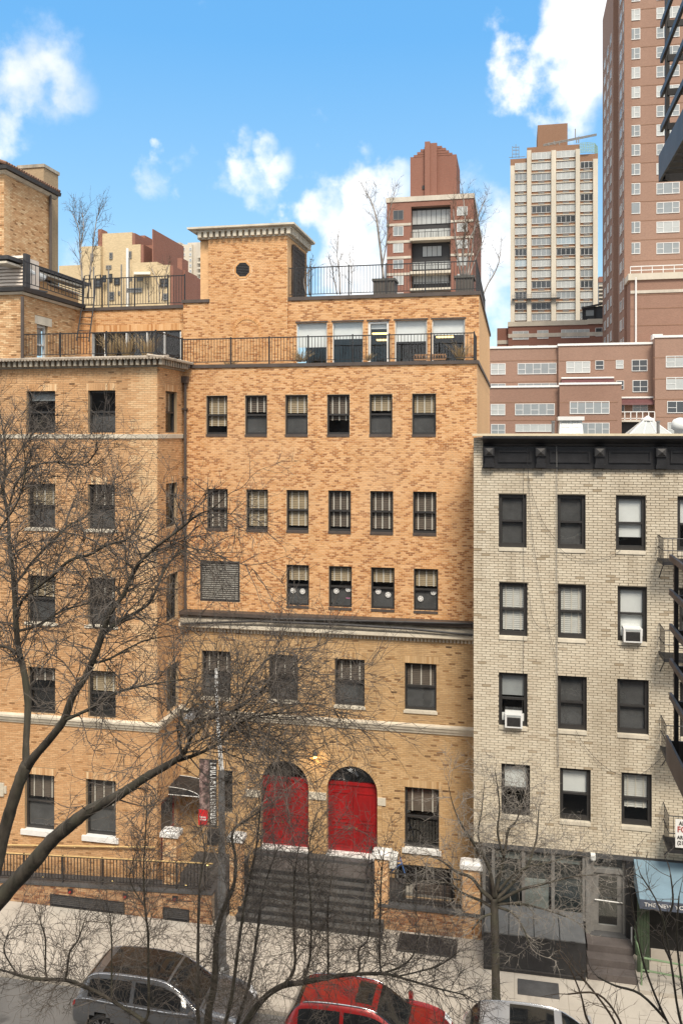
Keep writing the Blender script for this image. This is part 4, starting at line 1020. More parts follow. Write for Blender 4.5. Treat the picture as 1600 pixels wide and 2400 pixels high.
pil.build('pilaster', 'metal_black', ten)
q = MB(); wN.box(q, wN.S(1478) - .02, wN.S(1478) + .02, .06, .09, wN.Z(1478, 2212), wN.Z(1478, 2170)); q.build('conduit', 'frame_white', ten)
def text_obj(name, body, size, loc, mat, parent=None, font_w=1.0, rot=(math.radians(90), 0, 0), label=None, extr=.004, align='LEFT', bold=0.0):
    cu = bpy.data.curves.new(name, 'FONT'); cu.body = body; cu.size = size; cu.extrude = extr; cu.align_x = align; cu.align_y = 'CENTER'; cu.offset = bold; cu.space_character = 1.05
    tmp = bpy.data.objects.new(name, cu); COL.objects.link(tmp); dg = bpy.context.evaluated_depsgraph_get()
    me = bpy.data.meshes.new_from_object(tmp.evaluated_get(dg)); bpy.data.objects.remove(tmp); bpy.data.curves.remove(cu)
    me.materials.clear(); me.materials.append(MATS[mat])
    o = bpy.data.objects.new(name, me); COL.objects.link(o); o.rotation_euler = rot; o.scale = (font_w, 1, 1)
    if parent: o.parent = parent; o.location = Vector(loc) - Vector(ORIGIN[parent.name])
    else: o.location = loc
    ORIGIN[o.name] = tuple(loc); return o
text_obj('house_number', '333', .15, wN.p(wN.S(1412), -.2, wN.Z(1420, 2024)), 'shade_white', door_f, 1.1, bold=.004)
q = MB(); q.box(wN.S(1483), XN1, YT + .1, YT + .3, 0, Z_NB - .14); q.build('shop_recess', 'interior', ten)
# wall lamp over the door
lp = thing('wall_lamp', wN.p(wN.S(1388), .02, wN.Z(1388, 2010)), 'small white lamp beside the tenement entrance under the brick edge', 'lamp')
q = MB(); q.lathe([(.02, 0), (.075, .01), (.085, .09), (.06, .15), (.02, .16)], wN.S(1388), YT - .12, 12, wN.Z(1388, 2012)); q.build('globe', 'shade_white', lp, smooth=True); q = MB(); q.box(wN.S(1388) - .07, wN.S(1388) + .07, YT - .2, YT - .0, wN.Z(1388, 2001), wN.Z(1388, 1998)); q.build('bracket', 'frame_white', lp)
# air conditioners
def aircon(i, j, px, py, lab):
    o, w_ = NWIN[(i, j)]; c = wN.S(px); z = o.z0 + .03; th_ = thing('air_conditioner', wN.p(c, .0, z), lab, 'air conditioner')
    q = MB(); wN.box(q, c - .27, c + .27, -.25, .22, z, z + .42); q.build('casing', 'frame_white', th_)
    q = MB(); wN.box(q, c - .21, c + .21, .22, .226, z + .05, z + .33); g_ = q.build('grille', 'frame_dark', th_)
    for k in range(7):
        q = MB(); wN.box(q, c - .2, c + .2, .226, .236, z + .07 + k * .036, z + .082 + k * .036); q.build('fin', 'metal_dark', g_)
    q = MB(); wN.box(q, c - .22, c + .22, .22, .229, z + .35, z + .4); q.build('outlet', 'shade_grey', th_)
    for s_ in (-1, 1):
        q = MB(); e = o.a0 + .1 if s_ < 0 else o.a1 - .1; wN.box(q, c + s_ * .27, e, -.16, -.14, z, z + .36); q.build('side_panel', 'shade_white', th_)
aircon(1, 2, 1480, 1490, 'white window air conditioner under drawn white shade beside fire escape')
aircon(2, 0, 1203, 1690, 'white window air conditioner in dark window next to the orange building')
q = MB(); q.box(XN0 + .1, XN1, YT + .9, YT + .95, Z_NB, Z_PARN - .3); q.build('interior', 'interior', ten)
q = MB(); q.box(XN0 + .1, XN1, YT + .2, YT + .9, Z_PARN - .3, Z_PARN - .25); q.build('interior', 'interior', ten)
# cables down the front
def cable(pts, lab, r=.006, mat='metal_dark'):
    P = [P3(x, y, YT - .1) for x, y in pts]; q = MB(); out_ = []
    for i in range(len(P) - 1):
        for k in range(6):
            f = k / 6; p0, p1, p2, p3 = P[max(i - 1, 0)], P[i], P[i + 1], P[min(i + 2, len(P) - 1)]
            out_.append(.5 * ((2 * p1) + (p2 - p0) * f + (2 * p0 - 5 * p1 + 4 * p2 - p3) * f * f + (3 * p1 - p0 - 3 * p2 + p3) * f ** 3))
    out_.append(P[-1]); q.tube(out_, r, 5); o = q.build('cable', mat, origin=tuple(P[-1])); return tag(o, lab, 'cable', 'cables hanging on the tenement')
cable([(1303, 1030), (1304, 1120), (1303, 1250), (1304, 1390), (1304, 1560), (1306, 1700), (1307, 1795)], 'straight pale cable hanging down the tenement wall beside the second window column', .010, 'frame_grey')
cable([(1226, 1090), (1225, 1240), (1227, 1380), (1225, 1560), (1222, 1700)], 'straight dark cable hanging between the first and second window columns')
cable([(1235, 1030), (1237, 1110), (1250, 1170), (1275, 1230), (1306, 1270)], 'thin cable slanting from cornice to the second top window')
cable([(1237, 1110), (1245, 1240), (1260, 1340), (1280, 1450), (1300, 1540)], 'long thin cable slanting down between two window columns')
cable([(1307, 1282), (1330, 1300), (1365, 1312), (1400, 1312), (1440, 1298), (1457, 1284)], 'slack cable sagging between two top floor windows')
cable([(1348, 1712), (1372, 1752), (1410, 1792), (1450, 1815), (1500, 1815), (1555, 1770)], 'slack cable sagging above the lowest windows towards the fire escape')
cable([(1240, 1390), (1245, 1440), (1262, 1470), (1285, 1473), (1306, 1462)], 'short slack cable looping below the second floor from the top')
# roof hatch, skylight, vents and pipes on the tenement roof
zr = Z_NT - .12
hat = thing('roof_hatch', tuple(P3(1338, 1015, 31.0)), 'white glazed roof bulkhead on the tenement roof behind the cornice', 'skylight')
p = P3(1338, 1000, 31.0); q = MB(); w_ = .42
q.hexa([(p.x - w_, 31, zr), (p.x + w_, 31, zr), (p.x + w_, 32.2, zr), (p.x - w_, 32.2, zr), (p.x - w_ * .9, 31.25, PZ(1338, 985, 31)), (p.x + w_ * .9, 31.25, PZ(1338, 985, 31)), (p.x + w_ * .9, 32.2, PZ(1338, 985, 31)), (p.x - w_ * .9, 32.2, PZ(1338, 985, 31))]); q.build('housing', 'shade_white', hat)
q = MB(); q.box(p.x - .45, p.x + .45, 31.1, 32.3, PZ(1338, 985, 31), PZ(1338, 976, 31)); q.build('cap', 'frame_white', hat)
for sx_ in (-1, 1):
    for r_ in (0, 1):
        f0, f1 = .12 + r_ * .45, .5 + r_ * .42; z0_, z1_ = zr + (PZ(1338, 985, 31) - zr) * f0, zr + (PZ(1338, 985, 31) - zr) * f1
        q = MB(); x0_, x1_ = p.x + sx_ * .04, p.x + sx_ * .34; yo = lambda f: 31 + .25 * f - .012
        q.quad((x0_, yo(f0), z0_), (x1_, yo(f0), z0_), (x1_, yo(f1), z1_), (x0_, yo(f1), z1_)); q.build('pane', 'pane_pale', hat)
sk = thing('pyramid_skylight', tuple(P3(1515, 1015, 33.0)), 'low white pyramid skylight on the tenement roof', 'skylight')
c = P3(1516, 1012, 34); q = MB(); hw = .85; zb, zt = zr, PZ(1516, 986, 34)
cs = [(c.x - hw, 33.1, zb), (c.x + hw, 33.1, zb), (c.x + hw, 34.8, zb), (c.x - hw, 34.8, zb)]; tp = [(c.x - .16, 33.8, zt), (c.x + .16, 33.8, zt), (c.x + .16, 34.1, zt), (c.x - .16, 34.1, zt)]
for k in range(4): q.quad(cs[k], cs[(k + 1) % 4], tp[(k + 1) % 4], tp[k])
q.build('glazing', 'pane_pale', sk); q = MB()
for k in range(4): q.tube([cs[k], tp[k]], .03, 5); q.tube([cs[k], cs[(k + 1) % 4]], .03, 5)
for f in (.33, .66): q.tube([Vector(cs[0]).lerp(Vector(cs[1]), f), Vector(tp[0]).lerp(Vector(tp[1]), f)], .02, 4)
q.build('ribs', 'frame_white', sk); q = MB(); q.lathe([(.26, 0), (.26, .06), (.1, .14), (.03, .2)], c.x, 33.95, 8, zt - .01); q.build('finial', 'frame_white', sk)
for px, pyt, lab in ((1295, 986, 'grey vent pipe left of the white roof bulkhead'), (1541, 986, 'grey vent pipe beside the pyramid skylight')):
    p = P3(px, pyt, 29.5); q = MB(); q.tube([(p.x, 29.5, zr), (p.x, 29.5, p.z)], .05, 8); q.tube([(p.x, 29.5, p.z - .06), (p.x, 29.5, p.z)], .065, 8); tag(q.build('vent_pipe', 'frame_grey', origin=(p.x, 29.5, zr)), lab, 'pipe')
p = P3(1593, 996, 31); q = MB(); q.lathe([(.2, 0), (.2, .25), (.3, .3), (.3, .5), (.22, .62), (.05, .68)], p.x, 31, 12, zr); tag(q.build('roof_ventilator', 'shade_white', origin=(p.x, 31, zr), smooth=True), 'white round ventilator at the end of the tenement roof', 'vent')

# ================================================================== buildings behind
far_brick('brick_red', (.27, .115, .082), (.30, .19, .15), 3.0)
far_brick('brick_rose', (.31, .182, .135), (.35, .255, .195), 3.0)
far_brick('brick_rose2', (.285, .158, .116), (.32, .23, .175), 3.0)
far_brick('brick_brown', (.27, .15, .095), (.3, .2, .14), 3.0)
far_brick('brick_cream', (.60, .47, .29), (.56, .46, .3), 3.0)
plain('concrete_pale', (.55, .50, .42), .85, .2, .5, stretch=(1, 1, .3)); plain('concrete_light', (.60, .545, .445), .85, .14, .3, stretch=(1, 1, .3))
plain('rail_green', (.25, .40, .33), .5, .2, 2); plain('awning_maroon', (.12, .045, .045), .7, .15, 2)
WCACHE = {}; frr = random.Random(77)
def fwin(bld, wall, a0, a1, z0, z1, lights=1, pane=None, frame='frame_white', cross=(), fw=None, proud=.06):
    """window of a far building: frame with its pane as a sub-part"""
    w, h = a1 - a0, z1 - z0; fw = fw or max(.05, min(.09, h * .05)); key = (round(w, 2), round(h, 2), lights, tuple(cross), frame, wall.kind, fw)
    pm = pane or frr.choice(['pane_pale', 'pane_mid', 'pane_mid', 'pane_dark', 'pane_blue'])
    if key not in WCACHE:
        q = MB(); L = Wall(0, 0, wall.kind); B = lambda *a: L.box(q, *a)
        B(-w / 2, -w / 2 + fw, 0, proud, 0, h); B(w / 2 - fw, w / 2, 0, proud, 0, h); B(-w / 2 + fw, w / 2 - fw, 0, proud, h - fw, h); B(-w / 2 + fw, w / 2 - fw, 0, proud + .04, 0, fw)
        n = lights if isinstance(lights, int) else len(lights); xs = [-w / 2 + w * k / n for k in range(n + 1)] if isinstance(lights, int) else [-w / 2 + w * sum(lights[:k]) / sum(lights) for k in range(n + 1)]
        for x in xs[1:-1]: B(x - fw * .4, x + fw * .4, 0, proud, fw, h - fw)
        for k in cross: B(xs[k] + fw * .5, xs[k + 1] - fw * .5, 0, proud, h * .45 - .03, h * .45 + .03)
        me = q.mesh('window'); me.materials.append(MATS[frame]); WCACHE[key] = me
    kp = (round(w, 2), round(h, 2), wall.kind, pm)
    if kp not in WCACHE:
        q = MB(); L = Wall(0, 0, wall.kind); L.box(q, -w / 2 + .02, w / 2 - .02, 0, proud * .4, .02, h - .02); me = q.mesh('pane'); me.materials.append(MATS[pm]); WCACHE[kp] = me
    pos = wall.p((a0 + a1) / 2, 0, z0); o = inst('window', WCACHE[key], bld, pos); inst('pane', WCACHE[kp], o, pos); return o
def pwin(bld, wall, x0, x1, y0, y1, **k):
    c = (x0 + x1) / 2; return fwin(bld, wall, wall.S(x0), wall.S(x1), wall.Z(c, y1), wall.Z(c, y0), **k)
def block(name, bld, x0, x1, y0, y1, z0, z1, mat):
    q = MB(); q.box(x0, x1, y0, y1, z0, z1); return q.build(name, mat, bld)
def pblock(name, bld, px0, px1, pyt, Y, depth, mat, zb=None, pyb=None):
    c = (px0 + px1) / 2; return block(name, bld, PX(px0, Y), PX(px1, Y), Y, Y + depth, zb if zb is not None else (PZ(c, pyb, Y) if pyb else 0), PZ(c, pyt, Y), mat)

# --- red tower with the stepped crown
Y1 = 150.0; t1 = thing('red_tower', (PX(1007, Y1), Y1 + 8, 0), 'dark red brick tower with stepped crown and dark balcony bay behind the roof garden', 'building'); w1 = Wall(0, Y1)
ztop = zh(Y1, (906, 478), (1109, 462)); D1 = PYat(1127, PX(1109, Y1)) - Y1
cx0, cx1 = PX(963, Y1), PX(1055, Y1); X10, X11 = PX(906, Y1), PX(1109, Y1)
block('wall', t1, X10, cx0, Y1, Y1 + D1, 0, ztop, 'brick_red'); block('wall', t1, cx1, X11, Y1, Y1 + D1, 0, ztop, 'brick_red'); block('bay_back', t1, cx0, cx1, Y1 + 1.4, Y1 + D1 - .1, 0, ztop, 'frame_dark')
block('bay_head', t1, cx0, cx1, Y1, Y1 + 1.4, PZ(1010, 482, Y1), ztop, 'brick_red')
q = MB(); q.box(X10 - .15, X11 + .15, Y1 - .15, Y1 + D1 + .1, ztop, zh(Y1, (906, 466), (1109, 451))); q.build('parapet', 'concrete_pale', t1)
for k, (a, b) in enumerate(((493, 515), (531, 553), (571, 592), (609, 630), (647, 668), (686, 706))): pwin(t1, w1, 921, 945, a, b, lights=2, pane=['pane_dark', 'pane_mid', 'pane_pale', 'pane_mid', 'pane_pale', 'pane_pale'][k], frame='frame_grey' if k == 0 else 'frame_white')
for k, (a, b) in enumerate(((484, 505), (523, 543), (562, 582), (602, 622), (642, 662))): pwin(t1, w1, 1070, 1095, a, b, lights=2, pane='pane_pale')
wbk = Wall(0, Y1 + 1.38)
for k, (a, b) in enumerate(((491, 526), (535, 558), (576, 602), (612, 632), (645, 666), (684, 702))):
    x0, x1 = (963, 1054) if k in (0, 1, 3) else (987, 1033) if k == 2 else (966, 1050)
    pwin(t1, wbk, x0 + 2, x1 + 2, a, b, lights=8 if k == 0 else (6 if k in (1, 3) else 4), pane='pane_pale', frame='frame_dark')
for py in (562, 640, 680):
    z = PZ(1010, py, Y1); block('balcony_slab', t1, cx0 - .1, cx1 + .1, Y1 - 1.0, Y1 + 1.3, z - .22, z + .25, 'concrete_light')
    q = MB(); 
    for k in range(15): x = cx0 + (cx1 - cx0) * k / 14; q.box(x - .03, x + .03, Y1 - .95, Y1 - .9, z + .25, z + 1.2)
    q.box(cx0, cx1, Y1 - .96, Y1 - .88, z + 1.2, z + 1.28); q.build('balcony_rail', 'metal_dark', t1)
for py in (527, 567, 604, 643): z = PZ(930, py, Y1); block('string_course', t1, X10 - .03, cx0 - .02, Y1 - .12, Y1 + .2, z - .22, z + .22, 'concrete_pale')
for py in (518, 556, 597): z = PZ(1080, py, Y1); block('string_course', t1, cx1 + .02, X11 + .03, Y1 - .12, Y1 + .2, z - .2, z + .2, 'concrete_pale')
cr0, cr1 = PX(961, Y1 + 2), PX(1069, Y1 + 2); Dc = PYat(1077, cr1) - Y1 - 2
def crown(px0, px1, pyt, k): c = (px0 + px1) / 2; block('crown', t1, PX(px0, Y1 + 2), PX(px1, Y1 + 2), Y1 + 2 + .1 * k, Y1 + 2 + Dc, ztop, PZ(c, pyt, Y1 + 2), 'brick_red')
crown(961, 1069, 365, 0)
for k, (a, b, y_) in enumerate(((969, 1059, 361), (977, 1051, 355), (985, 1044, 349), (994, 1035, 344))):
    zlo = PZ(1010, [366, 361, 355, 349][k], Y1 + 2); block('crown_step', t1, PX(a, Y1 + 2), PX(b, Y1 + 2), Y1 + 2 - .05 * (k + 1), Y1 + 2 + Dc, zlo, PZ(1010, y_, Y1 + 2), 'brick_red')
for px0, px1, y_ in ((996, 1008, 335), (1008, 1024, 338)): block('crown_fin', t1, PX(px0, Y1 + 2), PX(px1, Y1 + 2), Y1 + 2 - .6 - (.3 if px0 < 1000 else 0), Y1 + 2, ztop, PZ(1010, y_, Y1 + 2), 'brick_red')
block('vent', t1, PX(989, Y1 + 2), PX(997, Y1 + 2), Y1 + 1.85, Y1 + 2.1, PZ(993, 444, Y1 + 2), PZ(993, 435, Y1 + 2), 'frame_dark')

# --- cream and brown slab tower with ribbon windows
Y2 = 220.0; t2 = thing('ribbon_tower', (PX(1300, Y2), Y2 + 10, 0), 'pale tower with cream piers and brown spandrels under rows of ribbon windows', 'building'); w2 = Wall(0, Y2); D2 = 24
pblock('wall', t2, 1195, 1234, 372, Y2, D2, 'brick_brown'); pblock('wall', t2, 1234, 1357, 342, Y2 - .02, D2, 'brick_brown'); pblock('wall', t2, 1357, 1400, 361, Y2, D2, 'brick_brown')
pblock('penthouse', t2, 1259, 1329, 291, Y2 + 4, 12, 'brick_brown', zb=PZ(1290, 350, Y2))
for px0, px1, y_ in ((1195, 1205, 388), (1234, 1244, 352), (1291, 1302, 352), (1348, 1358, 349), (1389, 1400, 372)): pblock('pier', t2, px0, px1, y_, Y2 - .9, 1.0, 'concrete_light')
wwv = Wall(0, Y2 - .1)
cols = [(1205, 1234, 1), (1244, 1291, 0), (1302, 1348, 0), (1358, 1389, 1)]
for ci, (x0, x1, sk_) in enumerate(cols):
    for k in range(17):
        yb = 357 + 25.2 * k + (-4 if ci >= 2 else 0) * (1 - k / 17)
        if sk_ and k == 0: continue
        if yb + 17 > 760: continue
        pm = frr.choice(['pane_pale'] * 5 + ['pane_mid'] * 3 + ['pane_dark'] * (2 if ci == 3 else 1) + ['pane_blue'])
        pwin(t2, wwv, x0 + 1, x1 - 1, yb, yb + 16, lights=4 if not sk_ else 3, pane=pm)
        c = (x0 + x1) / 2; z = w2.Z(c, yb + 23.5); block('band', t2, w2.S(x0), w2.S(x1), Y2 - .35, Y2 - .05, z - .09, z + .12, 'concrete_light')
        block('air_grille', t2, w2.S(c) - .75, w2.S(c) + .75, Y2 - .18, Y2, w2.Z(c, yb + 21), w2.Z(c, yb + 18.3), 'frame_grey')
q = MB(); zc0, zc1 = PZ(1375, 358, Y2), PZ(1375, 336, Y2)
arc = [P3(1358, 345, Y2 - .5), P3(1375, 345, Y2 - .6), P3(1392, 345, Y2 + .2), P3(1399, 345, Y2 + 3), P3(1400, 345, Y2 + 9)]
for i in range(4):
    for f in (0, .25, .5, .75):
        p = arc[i].lerp(arc[i + 1], f); q.box(p.x - .06, p.x + .06, p.y - .06, p.y + .06, zc0, zc1)
    for k in range(7): z = zc0 + (zc1 - zc0) * k / 6; a, b = arc[i].copy(), arc[i + 1].copy(); a.z = b.z = z; q.tube([a, b], .07, 4)
q.build('roof_screen', 'rail_green', t2)
def steel(name, segs, r, lab, cat, mat='frame_grey'):
    q = MB()
    for a, b in segs: q.tube([a, b], r, 4)
    return tag(q.build(name, mat, origin=tuple(segs[0][0])), lab, cat)
A = lambda x, y, Y=Y2 + 2: P3(x, y, Y)
steel('roof_crane', [(A(1272, 339), A(1397, 314)), (A(1272, 342), A(1397, 317)), (A(1350, 335), A(1350, 322)), (A(1355, 335), A(1355, 320)), (A(1347, 322), A(1347, 302)), (A(1300, 340), A(1297, 330)), (A(1285, 342), A(1285, 334)), (A(1310, 333), A(1310, 340)), (A(1372, 319), A(1374, 322))], .16, 'long thin steel roof rig on top of the pale ribbon window tower', 'crane')
steel('roof_antenna', [(A(1200, 370, Y2), A(1200, 343, Y2)), (A(1215, 370, Y2), A(1215, 343, Y2)), (A(1200, 345, Y2), A(1215, 345, Y2)), (A(1200, 352, Y2), A(1215, 352, Y2)), (A(1200, 361, Y2), A(1215, 361, Y2)), (A(1208, 368, Y2), A(1208, 338, Y2)), (A(1192, 369, Y2), A(1230, 367, Y2))], .09, 'square steel frame antenna on the low shoulder of the pale tower', 'antenna')
sc_ = thing('hanging_scaffold', tuple(A(1255, 706, Y2 - 2)), 'long hanging work platform across the face of the pale ribbon tower', 'scaffold')
q = MB(); a, b = A(1199, 702, Y2 - 2), A(1311, 699, Y2 - 2); q.hexa([a, b, b + Vector((0, 1, 0)), a + Vector((0, 1, 0)), a + Vector((0, 0, .25)), b + Vector((0, 0, .25)), b + Vector((0, 1, .25)), a + Vector((0, 1, .25))]); q.build('deck', 'metal_dark', sc_)
q = MB()
for k in range(22): p = a.lerp(b, k / 21); q.tube([p, p + Vector((0, 0, 1.1))], .035, 4)
q.tube([a + Vector((0, 0, 1.1)), b + Vector((0, 0, 1.1))], .05, 4); q.tube([a + Vector((0, 0, .7)), b + Vector((0, 0, .7))], .04, 4); q.build('guard_rail', 'frame_grey', sc_)

# --- tall rose brick tower at the right edge
Y3 = 125.0; X3 = PX(1466, Y3); t3 = thing('rose_tower', (X3 + 12, Y3 + 16, 0), 'very tall rose brick apartment tower with white framed windows at the right edge', 'building'); w3 = Wall(0, Y3); w3l = Wall(X3, Y3, 'left')
XF3 = PX(1800, Y3); n0, n1 = PYat(1448, X3), PYat(1436, X3); Yend = PYat(1411, X3)
block('wall', t3, X3, XF3, Y3, n0, 0, 110, 'brick_rose'); block('notch', t3, X3 + 1.2, XF3, n0, n1, 0, 100, 'brick_rose2')
z_rear = PZ(1424, 0, PYat(1424, X3)); block('wall', t3, X3, XF3, n1, Yend, 0, z_rear + 1, 'brick_rose')
block('corner_strip', t3, X3 - .25, X3 + .7, Y3 - .12, Y3 + .5, 0, 110, 'brick_rose2')
tops = [-22, 22, 67, 113, 158, 204, 250, 294, 339, 384, 430, 475, 520, 569]
for k, yt in enumerate(tops):
    pwin(t3, w3, 1468, 1499, yt, yt + 26.5, lights=(1.15, .85) if k not in (11,) else 1, cross=(1,) if k != 11 else (), pane=frr.choice(['pane_pale', 'pane_mid', 'pane_mid']))
    y2 = yt - 6 + k * .4; pwin(t3, w3, 1537, 1591, y2, y2 + 26.5, lights=(1, 1.3, 1), cross=(0, 2), pane=frr.choice(['pane_pale', 'pane_mid', 'pane_mid']))
    z = PZ(1530, yt + 41, Y3); block('joint', t3, X3 + .8, XF3, Y3 - .03, Y3 + .05, z - .04, z + .04, 'brick_brown')
for (pa, pb) in ((1452, 1456), (1459, 1462.5), (1415, 1418), (1422, 1425), (1429, 1432)):
    ya_, yb_ = PYat(pa, X3), PYat(pb, X3); wl_ = Wall(X3, ya_, 'left')
    for k in range(34):
        z = 3 + 2.82 * k
        if z > 80 or (pa < 1436 and z > z_rear - 3): continue
        fwin(t3, Wall(X3, 0, 'left'), -ya_, -yb_, z, z + 1.6, lights=2, frame='frame_white', pane=frr.choice(['pane_mid', 'pane_pale', 'pane_dark'])) if ya_ > yb_ else fwin(t3, Wall(X3, 0, 'left'), -yb_, -ya_, z, z + 1.6, lights=2, pane=frr.choice(['pane_mid', 'pane_pale', 'pane_dark']))
# lower block with roof terrace in front of the tower
Y3b = 121.0; xb0 = PX(1476, Y3b); zt_ = PZ(1540, 651, Y3b); block('terrace_block', t3, xb0, XF3, Y3b, Y3 - .05, 0, zt_, 'brick_rose2')
block('terrace_band', t3, xb0 - .3, XF3, Y3b - .3, Y3 - .06, PZ(1540, 655, Y3b), PZ(1540, 640, Y3b), 'concrete_light')
z = PZ(1540, 683, Y3b); block('string_course', t3, xb0, XF3, Y3b - .12, Y3b + .1, z - .2, z + .2, 'concrete_pale')
q = MB(); zt2 = PZ(1540, 640, Y3b); x = xb0
while x < XF3: q.box(x - .04, x + .04, Y3b - .1, Y3b, zt2, zt2 + 1.0); x += 1.4
q.box(xb0, XF3, Y3b - .12, Y3b, zt2 + .92, zt2 + 1.04); q.box(xb0, XF3, Y3b - .12, Y3b, zt2 + .4, zt2 + .5); q.build('terrace_rail', 'frame_white', t3)
q = MB(); q.tube([P3(1489, 650, Y3b - .2), P3(1489, 806, Y3b - .2)], .13, 6); q.build('pipe', 'frame_white', t3)
for k, y_ in enumerate((690, 722, 762)):
    z = PZ(1540, y_, Y3b); block('joint', t3, xb0, XF3, Y3b - .04, Y3b + .05, z - .04, z + .04, 'brick_brown')

# --- long rose apartment house just behind the tenement
Y4 = 115.0; t4 = thing('rose_apartments', (PX(1380, Y4), Y4 + 8, 0), 'long low rose brick apartment house with white copings behind the tenement roof', 'building'); w4 = Wall(0, Y4)
xL, xM, xS, xE = PX(1148, Y4), PX(1307, Y4), PX(1527, Y4), PX(1900, Y4)
zA, zB, zC = zh(Y4, (1148, 819), (1307, 813)), zh(Y4, (1310, 813), (1525, 807)), zh(Y4, (1529, 797), (1600, 794))
block('wall', t4, xL - 2, xM, Y4, Y4 + 16, 0, zA, 'brick_rose'); block('wall', t4, xM, xS, Y4 - .6, Y4 + 15, 0, zB, 'brick_rose'); block('wall', t4, xS, xE, Y4 - 2.2, Y4 + 14, 0, zC, 'brick_rose')
for a, b, yy_, z in ((xL - 2, xM, Y4, zA), (xM, xS, Y4 - .6, zB), (xS, xE, Y4 - 2.2, zC)): block('coping', t4, a - .1, b, yy_ - .15, yy_ + .4, z, z + .28, 'stone_white')
zA2, zB2 = zh(Y4, (1148, 912), (1310, 909)), zh(Y4, (1311, 905), (1448, 904)); xM2 = PX(1448, Y4)
block('lower_wall', t4, xL - 2, xM, Y4 - 2.4, Y4 - .02, 0, zA2, 'brick_rose2'); block('lower_wall', t4, xM, xM2, Y4 - 3.4, Y4 - .62, 0, zB2, 'brick_rose2')
block('coping', t4, xL - 2, xM, Y4 - 2.55, Y4 - 2.1, zA2, zA2 + .25, 'stone_white'); block('coping', t4, xM - .1, xM2, Y4 - 3.55, Y4 - 3.1, zB2, zB2 + .25, 'stone_white')
w4b, w4c = Wall(0, Y4 - .6), Wall(0, Y4 - 2.2); w4d, w4e = Wall(0, Y4 - 2.4), Wall(0, Y4 - 3.4)
W4 = [(w4, 1149, 1184, 852, 878, 2, (0, 1)), (w4, 1212, 1303, 851, 877, 5, (0, 2, 4)), (w4b, 1326, 1382, 847, 874, 3, (0, 2)), (w4b, 1394, 1414, 845, 866, 1, (0,)), (w4b, 1442, 1460, 844, 864, 1, (0,)), (w4b, 1479, 1516, 843, 870, 2, (0, 1)), (w4c, 1559, 1602, 834, 861, 2, (0,)),
      (w4, 1149, 1184, 899, 915, 2, ()), (w4, 1213, 1304, 898, 915, 5, ()), (w4b, 1317, 1416, 893, 908, 5, ()), (w4b, 1443, 1461, 892, 913, 1, (0,)), (w4b, 1481, 1517, 891, 919, 2, (0, 1)), (w4c, 1560, 1604, 884, 913, 2, (0,)),
      (w4d, 1149, 1183, 947, 973, 2, (0, 1)), (w4d, 1206, 1299, 946, 973, 5, (0, 2, 4)), (w4e, 1334, 1427, 941, 970, 5, (0, 2, 4)), (w4b, 1481, 1517, 942, 966, 2, (0, 1)), (w4b, 1450, 1462, 944, 966, 1, ()), (w4c, 1562, 1606, 940, 968, 2, (0,)),
      (w4d, 1150, 1183, 994, 1020, 2, (0, 1)), (w4d, 1207, 1295, 994, 1012, 5, ()), (w4e, 1360, 1427, 991, 1018, 4, (1, 3)), (w4c, 1563, 1582, 990, 1020, 1, (0,))]
for w, a, b, c, d, L, cr_ in W4: pwin(t4, w, a, b, c, d, lights=L, cross=cr_, pane=frr.choice(['pane_pale', 'pane_mid', 'pane_dark', 'pane_dark']) if a > 1390 else frr.choice(['pane_pale', 'pane_mid', 'pane_mid']))
for py in (845, 895, 943, 985):
    for a, b, yy_ in ((1148, 1307, Y4 if py < 905 else Y4 - 2.4), (1310, 1446, Y4 - .6 if py < 900 else Y4 - 3.4), (1529, 1700, Y4 - 2.2)):
        z = PZ((a + b) / 2, py - (8 if a > 1500 else 0), yy_); block('joint', t4, PX(a, yy_), PX(b, yy_), yy_ - .03, yy_ + .05, z - .04, z + .04, 'brick_brown')
def folded_awning(px0, px1, py, w, lab):
    z = w.Z((px0 + px1) / 2, py); q = MB(); a, b = w.S(px0), w.S(px1); q.hexa([w.p(a, 0, z - .7), w.p(b, 0, z - .7), w.p(b, 0, z + .1), w.p(a, 0, z + .1), w.p(a, 1.1, z - .85), w.p(b, 1.1, z - .85), w.p(b, 1.0, z - .6), w.p(a, 1.0, z - .6)])
    th_ = thing('awning', w.p((a + b) / 2, 0, z - .8), lab, 'awning'); q.build('canvas', 'awning_maroon', th_); q = MB(); q.tube([w.p(a, .3, z + .1), w.p(b, .3, z + .1)], .12, 6); q.build('roller', 'stone_white', th_)
folded_awning(1314, 1437, 888, w4b, 'maroon folded awning over the terrace of the rose apartment house'); folded_awning(1449, 1531, 934, w4b, 'maroon folded awning over the small balcony of the rose apartment house')
bal = thing('balcony', tuple(P3(1490, 985, Y4 - 2.2)), 'small balcony with white rail on the rose apartment house', 'balcony'); yb_ = Y4 - 2.6; a, b = PX(1449, yb_), PX(1533, yb_); z0, z1 = PZ(1490, 984, yb_), PZ(1490, 966, yb_)
q = MB(); q.box(a, b, yb_, Y4 - .6, z0 - .25, z0); q.build('slab', 'concrete_pale', bal); q = MB()
for k in range(7): x = a + (b - a) * k / 6; q.box(x - .05, x + .05, yb_, yb_ + .08, z0, z1)
q.box(a, b, yb_, yb_ + .1, z1, z1 + .1); q.box(a, b, yb_, yb_ + .08, z0 + .15, z0 + .23); q.build('guard_rail', 'stone_white', bal)
block('bay_shadow', t4, PX(1449, Y4), PX(1531, Y4), Y4 - .75, Y4 - .62, PZ(1490, 1020, Y4), PZ(1490, 990, Y4), 'frame_dark')
